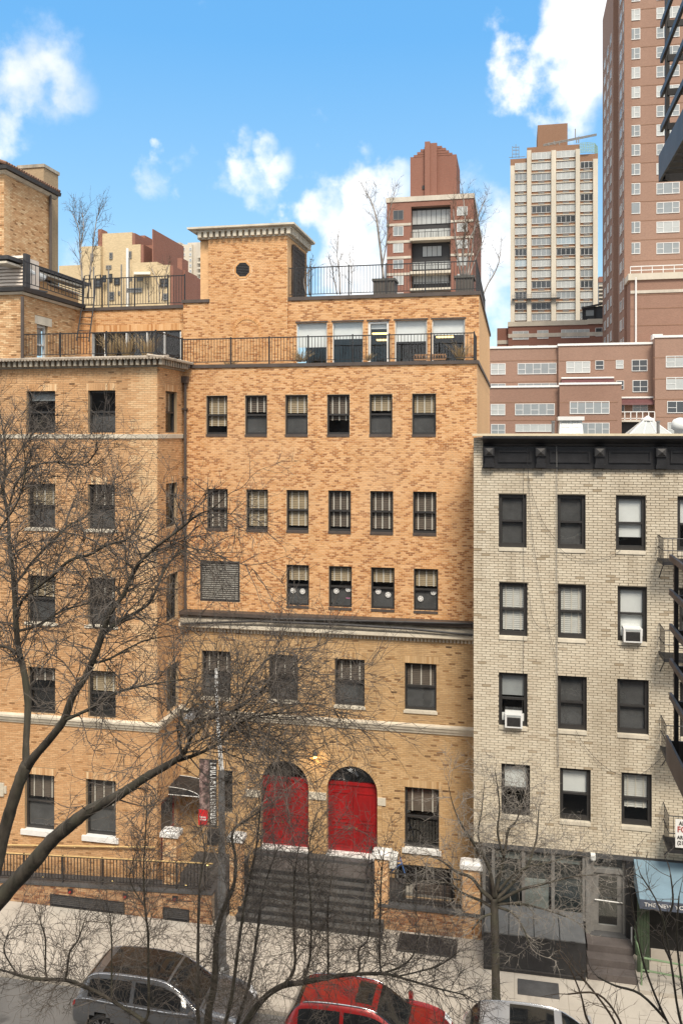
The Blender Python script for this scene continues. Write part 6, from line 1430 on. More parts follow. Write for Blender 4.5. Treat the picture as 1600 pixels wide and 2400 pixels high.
# ================================================================== canopy over the side door
cn = thing('door_canopy', (XI + .6, 28.3, 3.4), 'black quarter round door canopy with white edges in the corner of the wing', 'canopy')
cy0, cy1 = PYat(394, XI), YM - .15; zc1, zc0 = PZ(420, 1838, 28.6), PZ(425, 1874, 28)
q = MB(); K = 8
prof_ = [(XI + .02 + 1.15 * math.sin(math.pi / 2 * k / K), zc0 + (zc1 - zc0) * math.cos(math.pi / 2 * k / K)) for k in range(K + 1)]
for k in range(K): q.quad((prof_[k][0], cy0, prof_[k][1]), (prof_[k + 1][0], cy0, prof_[k + 1][1]), (prof_[k + 1][0], cy1, prof_[k + 1][1]), (prof_[k][0], cy1, prof_[k][1]))
for y in (cy0 + .01, cy1 - .01): q.poly([(XI + .02, y, zc0)] + [(x, y, z) for x, z in prof_])
q.build('canvas', 'metal_black', cn); q = MB()
for y in (cy0, cy1): q.tube([(x, y, z) for x, z in prof_], .012, 5)
q.tube([(prof_[-1][0], cy0, zc0), (prof_[-1][0], cy1, zc0)], .02, 5); q.tube([(XI + .02, cy0, zc0), (prof_[-1][0], cy0, zc0)], .016, 5); q.build('frame', 'frame_white', cn)
# lamp between the arches
p = P3(738, 1771, YM - .12); wlp = thing('wall_lantern', (p.x, YM, p.z - .15), 'small lit amber lantern on the wall between the two arches', 'lamp')
q = MB(); q.box(p.x - .09, p.x + .09, YM - .2, YM, p.z, p.z + .06); q.hexa([(p.x - .05, YM - .17, p.z + .06), (p.x + .05, YM - .17, p.z + .06), (p.x + .05, YM - .03, p.z + .06), (p.x - .05, YM - .03, p.z + .06), (p.x - .02, YM - .11, p.z + .14), (p.x + .02, YM - .11, p.z + .14), (p.x + .02, YM - .09, p.z + .14), (p.x - .02, YM - .09, p.z + .14)]); q.build('hood', 'metal_dark', wlp)
emit('lantern_glow', (1, .68, .22), 6.0); q = MB(); q.lathe([(.02, -.12), (.055, -.1), (.065, -.03), (.05, 0)], p.x, YM - .1, 10, p.z); q.build('bulb', 'lantern_glow', wlp)
ld = bpy.data.lights.new('lantern_light', 'POINT'); ld.energy = 5; ld.color = (1, .66, .25); ld.shadow_soft_size = .06; lo = bpy.data.objects.new('lantern_light', ld); COL.objects.link(lo); lo.parent = wlp; lo.location = (0, -.3, .0)

# ================================================================== paper snowflakes and toys in the windows
flakes = [(687, 1384), (709, 1386), (788, 1385), (816, 1381), (886, 1386), (909, 1394), (985, 1403), (1015, 1388)]
for i, (px, py) in enumerate(flakes):
    Yq = YU + .125; p = P3(px, py, Yq); q = MB(); R = .095
    for k in range(6):
        a = k * math.pi / 3 + i * .3; d = Vector((math.cos(a), 0, math.sin(a))); e = Vector((-d.z, 0, d.x))
        q.hexa([p - e * .017, p + d * R - e * .017, p + d * R + e * .017, p + e * .017] + [v + Vector((0, -.004, 0)) for v in (p - e * .017, p + d * R - e * .017, p + d * R + e * .017, p + e * .017)])
        m_ = p + d * R * .6
        for sg_ in (-1, 1):
            f = (d + e * sg_).normalized(); g = (e - d * sg_).normalized() * .014
            q.hexa([m_ - g, m_ + f * .05 - g, m_ + f * .05 + g, m_ + g] + [v + Vector((0, -.005, 0)) for v in (m_ - g, m_ + f * .05 - g, m_ + f * .05 + g, m_ + g)])
    q.prism([p + Vector((.035 * math.cos(k * 1.047), -.006, .035 * math.sin(k * 1.047))) for k in range(6)], (0, .002, 0))
    tag(q.build('paper_snowflake', 'stone_white', origin=tuple(p)), ['white paper snowflake of the level pair in the window beside the big louvre'][0] if i < 2 else ['lower white paper snowflake above the yellow toy truck', 'higher white paper snowflake above the pink lidded box', 'higher white paper snowflake in the window between toy window and last window', 'lower white paper snowflake in the window between toy window and last window', 'lower white paper snowflake in the last window before the tenement', 'higher white paper snowflake in the last window before the tenement'][i - 2], 'snowflake', 'paper snowflakes in the windows above the ledge')
plain('toy_yellow', (.7, .5, .03), .5, .1, 5); plain('toy_pink', (.6, .22, .38), .5, .1, 5)
o_ = [o for o, w_ in UP_WIN][13]
p = Vector((PX(784, YU + .2), YU + .22, o_.z0 + .08)); ty = thing('toy_truck', tuple(p), 'yellow toy truck on the sill inside the snowflake window', 'toy'); q = MB(); q.box(p.x - .14, p.x + .06, p.y - .05, p.y + .05, p.z + .03, p.z + .15); q.box(p.x + .06, p.x + .14, p.y - .05, p.y + .05, p.z + .03, p.z + .1); q.build('body', 'toy_yellow', ty)
for s_ in (-.09, .09): q = MB(); q.tube([(p.x + s_, p.y - .06, p.z + .03), (p.x + s_, p.y + .06, p.z + .03)], .03, 8); q.build('wheel', 'rubber', ty)
p = Vector((PX(816, YU + .2), YU + .22, o_.z0 + .08)); q = MB(); q.box(p.x - .07, p.x + .07, p.y - .05, p.y + .05, p.z, p.z + .22); q.box(p.x - .075, p.x + .075, p.y - .055, p.y + .055, p.z + .22, p.z + .25); tag(q.build('toy_box', 'toy_pink', origin=tuple(p)), 'pink lidded box on the sill inside the snowflake window', 'box')

# ================================================================== lamp post with banner
Yl = 23.75; lx = PX(520, Yl); lpst = thing('lamp_post', (lx, Yl, 0), 'tall grey street lamp post with banners behind the tangled branches', 'lamp post'); ztop_ = PZ(507, 1566, Yl)
plain('galvanised', (.17, .17, .17), .5, .25, 3, metal=.3)
q = MB(); q.lathe([(.24, 0), (.24, .5), (.15, .6), (.13, 2), (.085, 6.2), (.08, 6.3)], lx, Yl, 8); q.build('pole', 'galvanised', lpst)
q = MB(); q.tube([(lx, Yl, 6.2), (lx - .1, Yl, 7.4), (PX(508, Yl), Yl, 8.2), (PX(507, Yl), Yl, ztop_)], [.07, .06, .05, .045], 8); q.build('mast_top', 'frame_white', lpst)
q = MB(); q.tube([(PX(508, Yl), Yl, 8.0), (lx - .1, Yl - 1.2, 8.6), (lx - .05, Yl - 2.0, 8.65)], .035, 6); ar = q.build('arm', 'galvanised', lpst)
q = MB(); q.hexa([(lx - .2, Yl - 2.5, 8.58), (lx + .1, Yl - 2.5, 8.58), (lx + .12, Yl - 1.9, 8.56), (lx - .22, Yl - 1.9, 8.56), (lx - .12, Yl - 2.4, 8.7), (lx + .02, Yl - 2.4, 8.7), (lx + .04, Yl - 1.95, 8.72), (lx - .14, Yl - 1.95, 8.72)]); q.build('lantern_head', 'galvanised', ar)
def banner_mat():
    m, t, b = new_mat('banner_print'); f = noise(t, 5, 5, .6); g = noise(t, 16, 3)
    c = ramp(t, f, [(.38, (.03, .025, .025)), (.5, (.17, .11, .10)), (.6, (.42, .29, .26)), (.72, (.06, .05, .05))]); t.links.new(c, b.inputs['Base Color']); b.inputs['Roughness'].default_value = .6
banner_mat(); plain('banner_black', (.03, .03, .032), .6, .2, 5); plain('banner_red', (.62, .02, .025), .55, .08, 5)
bt1, bt0 = PZ(490, 1782, Yl), PZ(490, 1898, Yl); b0, b1 = PX(468, Yl), PX(508, Yl); bnr = thing('lamp_banner', (b1, Yl, bt0), 'dark photo banner with white vertical lettering and red foot on the lamp post', 'banner')
xm = PX(492, Yl)
q = MB(); q.box(b0, xm, Yl - .02, Yl + .02, bt0, bt1); q.build('print', 'banner_print', bnr); q = MB(); q.box(xm, b1, Yl - .02, Yl + .02, bt0 - .5, bt1); stp = q.build('strip', 'banner_black', bnr)
r_ = random.Random(8); z = bt1 - .06
while z > bt0 - .4:
    h_ = .07; q = MB(); w_ = (b1 - xm) * .8; xa = xm + (b1 - xm) * .1
    k = r_.randint(0, 3)
    q.box(xa, xa + w_, Yl - .026, Yl - .021, z - .022, z)
    if k != 1: q.box(xa, xa + w_, Yl - .026, Yl - .021, z - h_, z - h_ + .022)
    q.box(xa if k % 2 else xa + w_ * .7, (xa if k % 2 else xa + w_ * .7) + w_ * .28, Yl - .025, Yl - .0205, z - h_, z)
    q.build('glyph', 'stone_white', stp); z -= .105
rz1, rz0 = PZ(478, 1897, Yl), PZ(478, 1933, Yl); q = MB(); q.box(PX(466, Yl), PX(488, Yl), Yl - .03, Yl - .021, rz0, rz1); rd = q.build('red_panel', 'banner_red', bnr)
for k, f in enumerate((.52, .36)):
    q = MB(); x = PX(469, Yl)
    for j in range(6): q.box(x + j * .034, x + j * .034 + .022, Yl - .036, Yl - .0305, rz0 + (rz1 - rz0) * f - .02, rz0 + (rz1 - rz0) * f + .02 + .012 * ((j + k) % 3 == 0))
    q.build('lettering', 'stone_white', rd)
q = MB(); q.tube([(lx, Yl, bt1 + .02), (b0 - .02, Yl, bt1 + .02)], .014, 5); q.tube([(lx, Yl, rz0 - .02), (b0 - .02, Yl, rz0 - .02)], .014, 5); q.build('bracket', 'metal_dark', bnr)
p = P3(505, 1960, Yl - .1); q = MB(); q.box(p.x - .2, p.x + .1, p.y - .15, p.y + .1, p.z - .2, p.z + .18); tag(q.build('signal_box', 'metal_black', origin=tuple(p)), 'black control box strapped to the lamp post', 'box')

# ================================================================== roof garden
plain('planter_grey', (.10, .095, .085), .8, .2, 2); plain('straw', (.42, .31, .17), .8, .2, 4); plain('wood', (.30, .17, .09), .6, .2, 3)
YG = 36.0; zr_ = Z_RC0 - .12
for px0, px1, lab in ((871, 926, 'square dark planter at the foot of the lone birch on the roof'), (1063, 1111, 'dark planter under the birch clump at the roof corner')):
    a, b = PX(px0, YG), PX(px1, YG); th_ = thing('roof_planter', ((a + b) / 2, YG + .5, zr_), lab, 'planter'); zt__ = PZ((px0 + px1) / 2, 652 if px0 < 900 else 645, YG)
    q = MB(); q.box(a + .06, b - .06, YG + .06, YG + 1, zr_, zt__ - .06); q.build('body', 'planter_grey', th_); q = MB(); q.box(a, b, YG, YG + 1.06, zt__ - .1, zt__); q.build('rim', 'planter_grey', th_)
    for k in range(7): x = a + .08 + (b - a - .16) * k / 6; q = MB(); q.box(x - .02, x + .02, YG + .03, YG + .06, zr_, zt__ - .1); q.build('slat', 'coping_brown', th_)
bn2 = thing('terrace_bench', (PX(1007, 30.9), 30.9, Z_PAR - .15), 'light wooden slatted bench on the terrace before the wide windows', 'bench'); a, b = PX(970, 30.8), PX(1044, 30.8); zb = PZ(1007, 841, 30.8)
q = MB(); q.box(a, b, 30.78, 30.82, zb + .12, zb + .17); q.box(a, b, 30.78, 30.82, zb - .05, zb); q.build('back_rail', 'wood', bn2)
for k in range(13): x = a + (b - a) * k / 12; q = MB(); q.box(x - .02, x + .02, 30.785, 30.815, zb, zb + .12); q.build('back_slat', 'wood', bn2)
q = MB(); q.box(a, b, 30.8, 31.25, zb - .35, zb - .3); q.build('seat', 'wood', bn2)
for x in (a + .05, b - .05): q = MB(); q.box(x - .03, x + .03, 30.78, 31.2, Z_PAR - .15, zb - .35); q.build('leg', 'wood', bn2)
def tuft(px, py, Y, n, h, spread, lab, seed, lean=0):
    r = random.Random(seed); b = P3(px, py, Y); q = MB()
    for k in range(n):
        a = r.uniform(0, 6.28); d = Vector((math.cos(a), math.sin(a) * .6, 0)) * r.uniform(0, spread); s_ = b + d * .3; L = h * r.uniform(.5, 1.1); bend = Vector((math.cos(a) * r.uniform(.1, .6) + lean, math.sin(a) * .3 - .1, 0)) * L * .7
        q.tube([s_, s_ + Vector((0, 0, L * .55)) + bend * .35 + d * .3, s_ + Vector((0, 0, L * r.uniform(.6, 1))) + bend + d * .6], [.008, .006, .002], 3, cap=False)
    tag(stuff_part(q, lab), lab, 'grass', 'dry grasses on the terraces')
def stuff_part(q, lab): return q.build('ornamental_grass', 'straw', origin=base_of(q.v))
tuft(705, 848, 30.2, 90, .55, .55, 'dry grass tuft behind the railing at the first wide terrace window', 1); tuft(1078, 842, 30.2, 80, .7, .45, 'dry grass tuft at the last wide terrace window', 2); tuft(535, 858, 30.1, 50, .25, .5, 'short dry grass clump at the foot of the blind arch', 3, .3)
for k, (x, lab) in enumerate(((262, 'tall dry grass before the left end of the window band'), (300, 'tall dry grass before the white door of the window band'), (345, 'tall dry grass before the right end of the window band'))): tuft(x, 836, 28.4, 110, .95, .55, lab, 10 + k)
tuft(862, 846, 30.2, 30, .4, .3, 'small dry grass clump before the white terrace door', 5)
# dark trellis on the tower flank
tr = thing('tower_trellis', (tx1 + .1, YTWR + 1.2, Z_RC1), 'dark wire trellis on the right flank of the roof tower', 'trellis'); q = MB(); y0, y1 = PYat(690, tx1 + .12), PYat(718, tx1 + .12); zt__ = PZ(705, 585, (y0 + y1) / 2)
for k in range(14): y = y0 + (y1 - y0) * k / 13; q.tube([(tx1 + .1, y, Z_RC1), (tx1 + .1, y, zt__)], .012, 4)
for k in range(14): z = Z_RC1 + (zt__ - Z_RC1) * k / 13; q.tube([(tx1 + .1, y0, z), (tx1 + .1, y1, z)], .01, 4)
stuff(q.build('wires', 'metal_dark', tr)); q = MB(); q.box(tx1 + .03, tx1 + .06, y0, y1, Z_RC1, zt__); q.build('door_panel', 'coping_brown', tr)

# ================================================================== near side: the house the view is taken from, and its fire escape
far_brick('brick_near', (.24, .20, .175), (.28, .24, .21), 4.0)
nh = thing('near_apartment_house', (0, -4, 0), 'brown brick apartment house on the near side carrying the heavy black fire escape', 'building')
block('wall', nh, -48, 1.7, -12, -.35, 0, 20.5, 'brick_near'); block('wall', nh, 1.7, 48, -12, 4.1, 0, 20.5, 'brick_near')
wnb = Wall(0, -.35); wnc = Wall(0, 4.1)
class BackWall(Wall): pass
for i in range(-8, 9):
    for k in range(6):
        for (x0, yv) in ((-20.5 + i * 2.6, -.34), (3.2 + i * 2.4, 4.11)):
            if (yv > 0 and x0 < 3) or (yv < 0 and x0 > 0) or (yv < 0 and -2.6 < x0 < 1.5 and k == 5): continue
            q_key = ('nearwin',)
            if q_key not in WCACHE:
                q = MB(); q.box(-.5, .5, 0, .06, 0, 1.5); me = q.mesh('window'); me.materials.append(MATS['pane_dark']); WCACHE[q_key] = me
                q = MB(); q.box(-.6, .6, -.01, .12, -.12, 0); me = q.mesh('sill'); me.materials.append(MATS['stone_cream']); WCACHE[('nearsill',)] = me
            o = inst('window', WCACHE[q_key], nh, (x0, yv, 1.2 + k * 3.0)); inst('sill', WCACHE[('nearsill',)], o, (x0, yv, 1.2 + k * 3.0))
plain('iron_worn', (.05, .048, .048), .5, .5, 5)
ne = thing('near_fire_escape', (1.5, 4.1, 14), 'heavy black iron fire escape close by at the right edge of the view', 'fire escape')
def fe_level(cpx, cpy, flats, post_px, post_y, bars, Y=5.28, upper=True):
    c = P3(cpx, cpy, Y); x1 = c.x + 2.6
    q = MB(); hb = .155; z0 = c.z if upper else c.z - hb
    q.box(c.x, c.x + .012, 4.1, Y, z0, z0 + hb); q.box(c.x + .012, x1, Y - .012, Y, z0, z0 + hb * .8); q.build('channel', 'iron_worn', ne)
    q = MB(); n_ = 9
    for k in range(n_): yk = 4.14 + (Y - .06 - 4.14) * k / n_; q.box(c.x + .012, x1, yk, yk + .085, z0 + .02, z0 + .035)
    q.build('grating', 'metal_black', ne)
    px_ = PX(post_px, Y - .04); zt = PZ(post_px, post_y, Y - .04); q = MB(); q.box(px_ - .012, px_ + .012, Y - .055, Y - .03, z0, zt); q.build('post', 'metal_black', ne)
    for fx, fy in flats:
        f = P3(fx, fy, Y + .03); q = MB(); q.box(f.x - .008, f.x + .008, 4.1, Y + .03, f.z - .0, f.z + .035); q.build('side_rail', 'iron_worn', ne)
    for by in bars:
        zb = PZ(post_px, by, Y - .04); q = MB(); q.box(px_, x1, Y - .06, Y - .045, zb - .02, zb + .018); q.build('front_rail', 'metal_black', ne)
    return c
fe_level(1542, 427, [(1549, 67 - 81 * k) for k in range(-3, 3)], 1562, -260, [58 + 80 * k for k in range(-4, 4)])
fe_level(1559, 1722, [(1570, 1394 + 81 * k) for k in range(-1, 4)], 1583, 1318, [1402, 1483, 1567, 1649, 1322], upper=False)

# ================================================================== bare trees
def bark_mat(name, a, b, moss=None):
    m, t, bs = new_mat(name); f = noise(t, 7, 6, .65, stretch=(1, 1, .3)); c = ramp(t, f, [(.3, a), (.7, b)])
    if moss: g = noise(t, 2.5, 4); c = mix_col(t, mapr(t, g, .45, .7, 0, .55), c, moss)
    t.links.new(c, bs.inputs['Base Color']); bs.inputs['Roughness'].default_value = .9; bs.inputs['Specular IOR Level'].default_value = .2; add_bump(t, bs, f, .8, .03); return m
bark_mat('bark_dark', (.030, .027, .023), (.105, .092, .075), (.075, .078, .052))
bark_mat('twig_dark', (.05, .043, .037), (.17, .146, .125))
bark_mat('twig_grey', (.13, .115, .10), (.30, .275, .24))
bark_mat('twig_brown', (.075, .055, .04), (.17, .13, .095))
bark_mat('bark_birch', (.10, .085, .075), (.46, .42, .38))
def spline(P, n=5):
    P = [Vector(p) for p in P]; o = []
    for i in range(len(P) - 1):
        p0, p1, p2, p3 = P[max(i - 1, 0)], P[i], P[i + 1], P[min(i + 2, len(P) - 1)]
        for k in range(n):
            f = k / n; o.append(.5 * ((2 * p1) + (p2 - p0) * f + (2 * p0 - 5 * p1 + 4 * p2 - p3) * f * f + (3 * p1 - p0 - 3 * p2 + p3) * f ** 3))
    o.append(P[-1]); return o
class Tree:
    def __init__(s, name, base, label, bark, twig, seed, cat='tree', group=None):
        s.th = thing(name, tuple(base), label, cat, group); s.r = random.Random(seed); s.bark, s.twig = bark, twig; s.tw = MB(); s.limbs = []; s.ws = 1.0
    def limb(s, pts, part='branch', n=5, k=8, wob=0.0):
        """pts: (px, py, Y, width in px) or (Vector, radius)"""
        P, R = [], []
        for p in pts:
            if len(p) == 2: P.append(Vector(p[0])); R.append(p[1])
            else:
                v = P3(p[0], p[1], p[2]); dep = -ST * v.x + CT * v.y; P.append(v); R.append(p[3] * s.ws / 2 * dep / F)
        S = spline(P, n); RR = []
        for i in range(len(R) - 1): RR += [R[i] + (R[i + 1] - R[i]) * j / n for j in range(n)]
        RR.append(R[-1])
        RR = [q_ * s.r.uniform(.93, 1.08) for q_ in RR]
        if wob: S = [p + Vector((s.r.gauss(0, wob), s.r.gauss(0, wob), s.r.gauss(0, wob))) if 0 < i < len(S) - 1 else p for i, p in enumerate(S)]
        q = MB(); q.tube(S, RR, k); q.build(part, s.bark, s.th, smooth=True); s.limbs.append((S, RR)); return S, RR
    def twig_(s, p, d, L, r0, level, kids, up, wig, k=3):
        r = s.r; n = max(3, min(9, int(L / .11))) if level < 2 else 3
        pts, dd = [p], d.normalized()
        for i in range(n):
            dd = (dd + Vector((r.gauss(0, wig), r.gauss(0, wig), r.gauss(0, wig) + up))).normalized(); pts.append(pts[-1] + dd * (L / n))
        rad = [r0 * (1 - .72 * i / n) for i in range(n + 1)]
        s.tw.tube(pts, rad, 4 if (level == 0 and r0 > .008) else 3, cap=False)
        if level < len(kids) :
            m = kids[level]; m = int(m * L / .9 + r.random()) if level == 0 else m
            for j in range(m):
                f = r.uniform(.12, 1.0); i = min(n - 1, int(f * n)); b = pts[i].lerp(pts[i + 1], f * n - i); ax = (pts[i + 1] - pts[i]).normalized()
                o = ax.orthogonal().normalized(); o2 = ax.cross(o); an = r.uniform(0, 6.283); ang = r.uniform(.5, 1.25)
                nd = ax * math.cos(ang) + (o * math.cos(an) + o2 * math.sin(an)) * math.sin(ang)
                s.twig_(b, nd, L * r.uniform(.28, .55), max(r0 * .62, s.rmin), level + 1, kids, up, wig)
    def sprout(s, limb, every, L, r0, kids=(7, 4), up=.03, wig=.22, f0=.1, rmin=.0025, bias=(0, 0, 0), flat=1.0):
        S, RR = limb; s.rmin = rmin; tot = sum((S[i + 1] - S[i]).length for i in range(len(S) - 1)); n = int(tot / every)
        for j in range(n):
            f = f0 + (1 - f0) * (j + s.r.random()) / max(1, n); i = min(len(S) - 2, int(f * (len(S) - 1))); b = S[i].lerp(S[i + 1], f * (len(S) - 1) - i); ax = (S[i + 1] - S[i]).normalized()
            o = ax.orthogonal().normalized(); o2 = ax.cross(o); an = s.r.uniform(0, 6.283); ang = s.r.uniform(.45, 1.3)
            nd = ax * math.cos(ang) + (o * math.cos(an) + o2 * math.sin(an)) * math.sin(ang) + Vector(bias); nd.y *= flat
            s.twig_(b, nd, L * s.r.uniform(.5, 1.25), min(r0, RR[i] * .7) * s.r.uniform(.7, 1.15), 0, kids, up, wig)
        S_ = S; s.twig_(S[-1], S[-1] - S[-3], L * .8, max(RR[-1] * .8, rmin * 2), 0, kids, up, wig)
    def done(s, name='twigs'): o = stuff(s.tw.build(name, s.twig, s.th)); return s.th

# --- the big locust on the near pavement, left
Ya = 11.3; bx_ = PX(-60, Ya)
A_ = Tree('locust_tree', (bx_ - .5, Ya, 0), 'large bare locust with mossy dark limbs crossing in front of the tan wing', 'bark_dark', 'twig_dark', 101); A_.ws = .62
trunk = A_.limb([(Vector((bx_ - .55, Ya, -.1)), .42), (Vector((bx_ - .5, Ya, 3)), .34), (P3(-95, 2330, Ya), .26), (P3(-70, 2200, Ya), .2)], 'trunk', 6, 12)
T1 = A_.limb([(-70, 2210, Ya, 62), (-20, 2070, Ya, 52), (12, 1945, Ya, 48), (42, 1845, Ya - .1, 46), (64, 1790, Ya - .1, 50)], n=6, k=10)
T1a = A_.limb([(62, 1798, Ya - .1, 30), (62, 1740, Ya, 24), (66, 1650, Ya + .1, 25), (57, 1575, Ya + .1, 25), (44, 1520, Ya + .2, 21), (37, 1440, Ya + .2, 19), (32, 1352, Ya + .3, 17), (23, 1279, Ya + .3, 14), (20, 1215, Ya + .4, 11), (9, 1150, Ya + .5, 9), (14, 1060, Ya + .6, 6), (4, 985, Ya + .6, 4)], n=5, k=9)
T1b = A_.limb([(66, 1796, Ya - .1, 34), (82, 1772, Ya - .2, 33), (116, 1733, Ya - .3, 30), (150, 1688, Ya - .4, 29), (172, 1630, Ya - .5, 28), (200, 1588, Ya - .5, 25), (226, 1528, Ya - .6, 25), (243, 1480, Ya - .6, 25), (260, 1435, Ya - .7, 18), (290, 1394, Ya - .7, 16), (306, 1356, Ya - .7, 15), (326, 1320, Ya - .8, 13), (357, 1290, Ya - .8, 11), (384, 1268, Ya - .9, 10), (421, 1241, Ya - .9, 9), (463, 1207, Ya - 1, 7), (496, 1193, Ya - 1, 5), (530, 1163, Ya - 1.1, 3)], n=4, k=9)
T1c = A_.limb([(247, 1482, Ya - .6, 17), (270, 1463, Ya - .4, 15), (291, 1449, Ya - .3, 14), (325, 1432, Ya - .1, 12), (356, 1405, Ya, 10), (385, 1338, Ya + .2, 8), (417, 1298, Ya + .3, 7), (440, 1290, Ya + .4, 5)], n=4)
T1d = A_.limb([(151, 1688, Ya - .4, 16), (184, 1674, Ya - .6, 12), (222, 1655, Ya - .8, 11), (262, 1629, Ya - 1, 9), (306, 1613, Ya - 1.2, 8), (383, 1599, Ya - 1.5, 6), (450, 1590, Ya - 1.7, 4)], n=4)
T1e = A_.limb([(38, 1450, Ya + .2, 12), (54, 1405, Ya, 11), (90, 1375, Ya - .1, 11), (126, 1347, Ya - .2, 12), (165, 1313, Ya - .3, 12), (210, 1300, Ya - .4, 11), (249, 1278, Ya - .5, 10), (291, 1267, Ya - .6, 8), (318, 1245, Ya - .7, 6), (345, 1205, Ya - .7, 4)], n=4)
T1f = A_.limb([(33, 1370, Ya + .3, 12), (52, 1350, Ya + .5, 10), (77, 1316, Ya + .6, 9), (122, 1270, Ya + .8, 9), (161, 1232, Ya + 1, 8), (199, 1212, Ya + 1.1, 6), (240, 1165, Ya + 1.2, 4)], n=4)
T1g = A_.limb([(18, 1210, Ya + .4, 9), (38, 1133, Ya + .2, 9), (77, 1094, Ya, 8), (126, 1083, Ya - .2, 7), (172, 1088, Ya - .3, 6), (207, 1083, Ya - .4, 5), (232, 1048, Ya - .4, 3)], n=4)
T1h = A_.limb([(-40, 1180, Ya + .3, 12), (0, 1157, Ya + .3, 10), (20, 1100, Ya + .4, 7), (60, 1040, Ya + .5, 5), (100, 985, Ya + .6, 3)], n=4)
T1i = A_.limb([(-50, 1330, Ya - .6, 12), (0, 1240, Ya - .6, 9), (40, 1180, Ya - .7, 7), (60, 1100, Ya - .8, 5), (50, 1010, Ya - .8, 3)], n=4)
T1j = A_.limb([(52, 1540, Ya + .1, 14), (20, 1518, Ya + .2, 12), (-20, 1510, Ya + .3, 11), (-60, 1480, Ya + .4, 9)], n=4)
T1k = A_.limb([(40, 1480, Ya + .2, 12), (90, 1465, Ya + .5, 10), (150, 1430, Ya + .8, 8), (220, 1410, Ya + 1.1, 6), (285, 1375, Ya + 1.4, 4)], n=4)
T1l = A_.limb([(215, 1555, Ya - .6, 11), (255, 1545, Ya - .4, 9), (300, 1520, Ya - .2, 7), (345, 1500, Ya, 5), (400, 1490, Ya + .2, 4)], n=4)
T2 = A_.limb([(-72, 2190, Ya, 74), (-30, 2138, Ya - .1, 68), (20, 2085, Ya - .2, 62), (78, 2022, Ya - .4, 56), (120, 1972, Ya - .5, 52), (172, 1928, Ya - .7, 48), (216, 1896, Ya - .8, 42), (268, 1870, Ya - 1, 36), (306, 1846, Ya - 1.1, 33), (345, 1820, Ya - 1.2, 31), (383, 1799, Ya - 1.3, 27), (418, 1778, Ya - 1.4, 23)], n=5, k=11)
T2a = A_.limb([(416, 1780, Ya - 1.4, 18), (436, 1755, Ya - 1.5, 17), (444, 1735, Ya - 1.5, 16), (444, 1706, Ya - 1.6, 15), (456, 1692, Ya - 1.6, 13), (500, 1682, Ya - 1.7, 11), (545, 1668, Ya - 1.8, 9), (600, 1630, Ya - 1.9, 7), (640, 1590, Ya - 2, 4)], n=4)
T2b = A_.limb([(418, 1782, Ya - 1.4, 17), (450, 1772, Ya - 1.4, 14), (480, 1760, Ya - 1.5, 12), (512, 1742, Ya - 1.5, 10), (550, 1706, Ya - 1.6, 9), (590, 1682, Ya - 1.7, 8), (650, 1672, Ya - 1.8, 6), (720, 1668, Ya - 1.9, 4)], n=4)
T2c = A_.limb([(444, 1706, Ya - 1.6, 12), (428, 1690, Ya - 1.5, 9), (424, 1664, Ya - 1.5, 8), (440, 1668, Ya - 1.6, 8), (462, 1650, Ya - 1.6, 7), (490, 1660, Ya - 1.7, 5)], n=4)
T2d = A_.limb([(550, 1706, Ya - 1.6, 8), (560, 1650, Ya - 1.6, 7), (580, 1600, Ya - 1.7, 5), (610, 1560, Ya - 1.8, 4)], n=4)
for L_, ev, ln, r0 in ((T1a, .16, 1.15, .013), (T1b, .15, 1.1, .012), (T1c, .13, 1.0, .010), (T1d, .14, .9, .009), (T1e, .13, 1.1, .011), (T1f, .13, 1.1, .010), (T1g, .09, .9, .009), (T1h, .075, .85, .009), (T1i, .075, .9, .009), (T1j, .16, .9, .009), (T1k, .12, 1.0, .009), (T1l, .13, .8, .008)):
    A_.sprout(L_, ev * .68, ln, r0 * .95, kids=(9, 2), up=-.01, wig=.18, f0=.22 if L_ in (T1a, T1b) else .1, rmin=.0029)
A_.sprout(T2, .6, .8, .009, kids=(7, 2), f0=.4, wig=.25)
for L_ in (T2a, T2b, T2c, T2d): A_.sprout(L_, .058, 1.35, .008, kids=(9, 2), up=-.015, wig=.17, bias=(.55, 0, .05), rmin=.0029)
A_.done()

# --- tangled thin tree in the middle, near kerb
Yb = 13.0
B_ = Tree('street_tree', (PX(500, Yb), Yb, 0), 'tangled many stemmed bare tree rising in front of the grey and red cars', 'bark_dark', 'twig_dark', 202); B_.ws = .64
B_.limb([(Vector((PX(512, Yb), Yb, -.1)), .2), (Vector((PX(508, Yb), Yb, 3)), .17), (P3(500, 2560, Yb), .14)], 'trunk', 5, 10)
bl_ = []
bl_.append(B_.limb([(500, 2570, Yb, 36), (487, 2400, Yb, 30), (503, 2303, Yb, 24), (508, 2191, Yb, 21), (527, 2124, Yb + .1, 18), (549, 2070, Yb + .1, 14), (552, 2010, Yb + .2, 12), (545, 1950, Yb + .2, 10), (590, 1914, Yb + .3, 7), (640, 1880, Yb + .4, 4)], n=4))
bl_.append(B_.limb([(500, 2560, Yb, 26), (466, 2400, Yb + .2, 16), (464, 2258, Yb + .3, 13), (468, 2079, Yb + .4, 9), (480, 2000, Yb + .5, 6), (470, 1930, Yb + .5, 3)], n=4))
bl_.append(B_.limb([(505, 2560, Yb, 24), (520, 2430, Yb - .2, 15), (541, 2347, Yb - .3, 14), (560, 2210, Yb - .4, 12), (575, 2110, Yb - .4, 9), (600, 1990, Yb - .5, 7), (612, 1890, Yb - .6, 6), (640, 1790, Yb - .6, 4), (660, 1730, Yb - .7, 3)], n=4))
bl_.append(B_.limb([(508, 2560, Yb, 22), (550, 2420, Yb + .3, 14), (585, 2300, Yb + .4, 12), (604, 2180, Yb + .5, 10), (616, 2090, Yb + .6, 7), (650, 1990, Yb + .6, 4)], n=4))
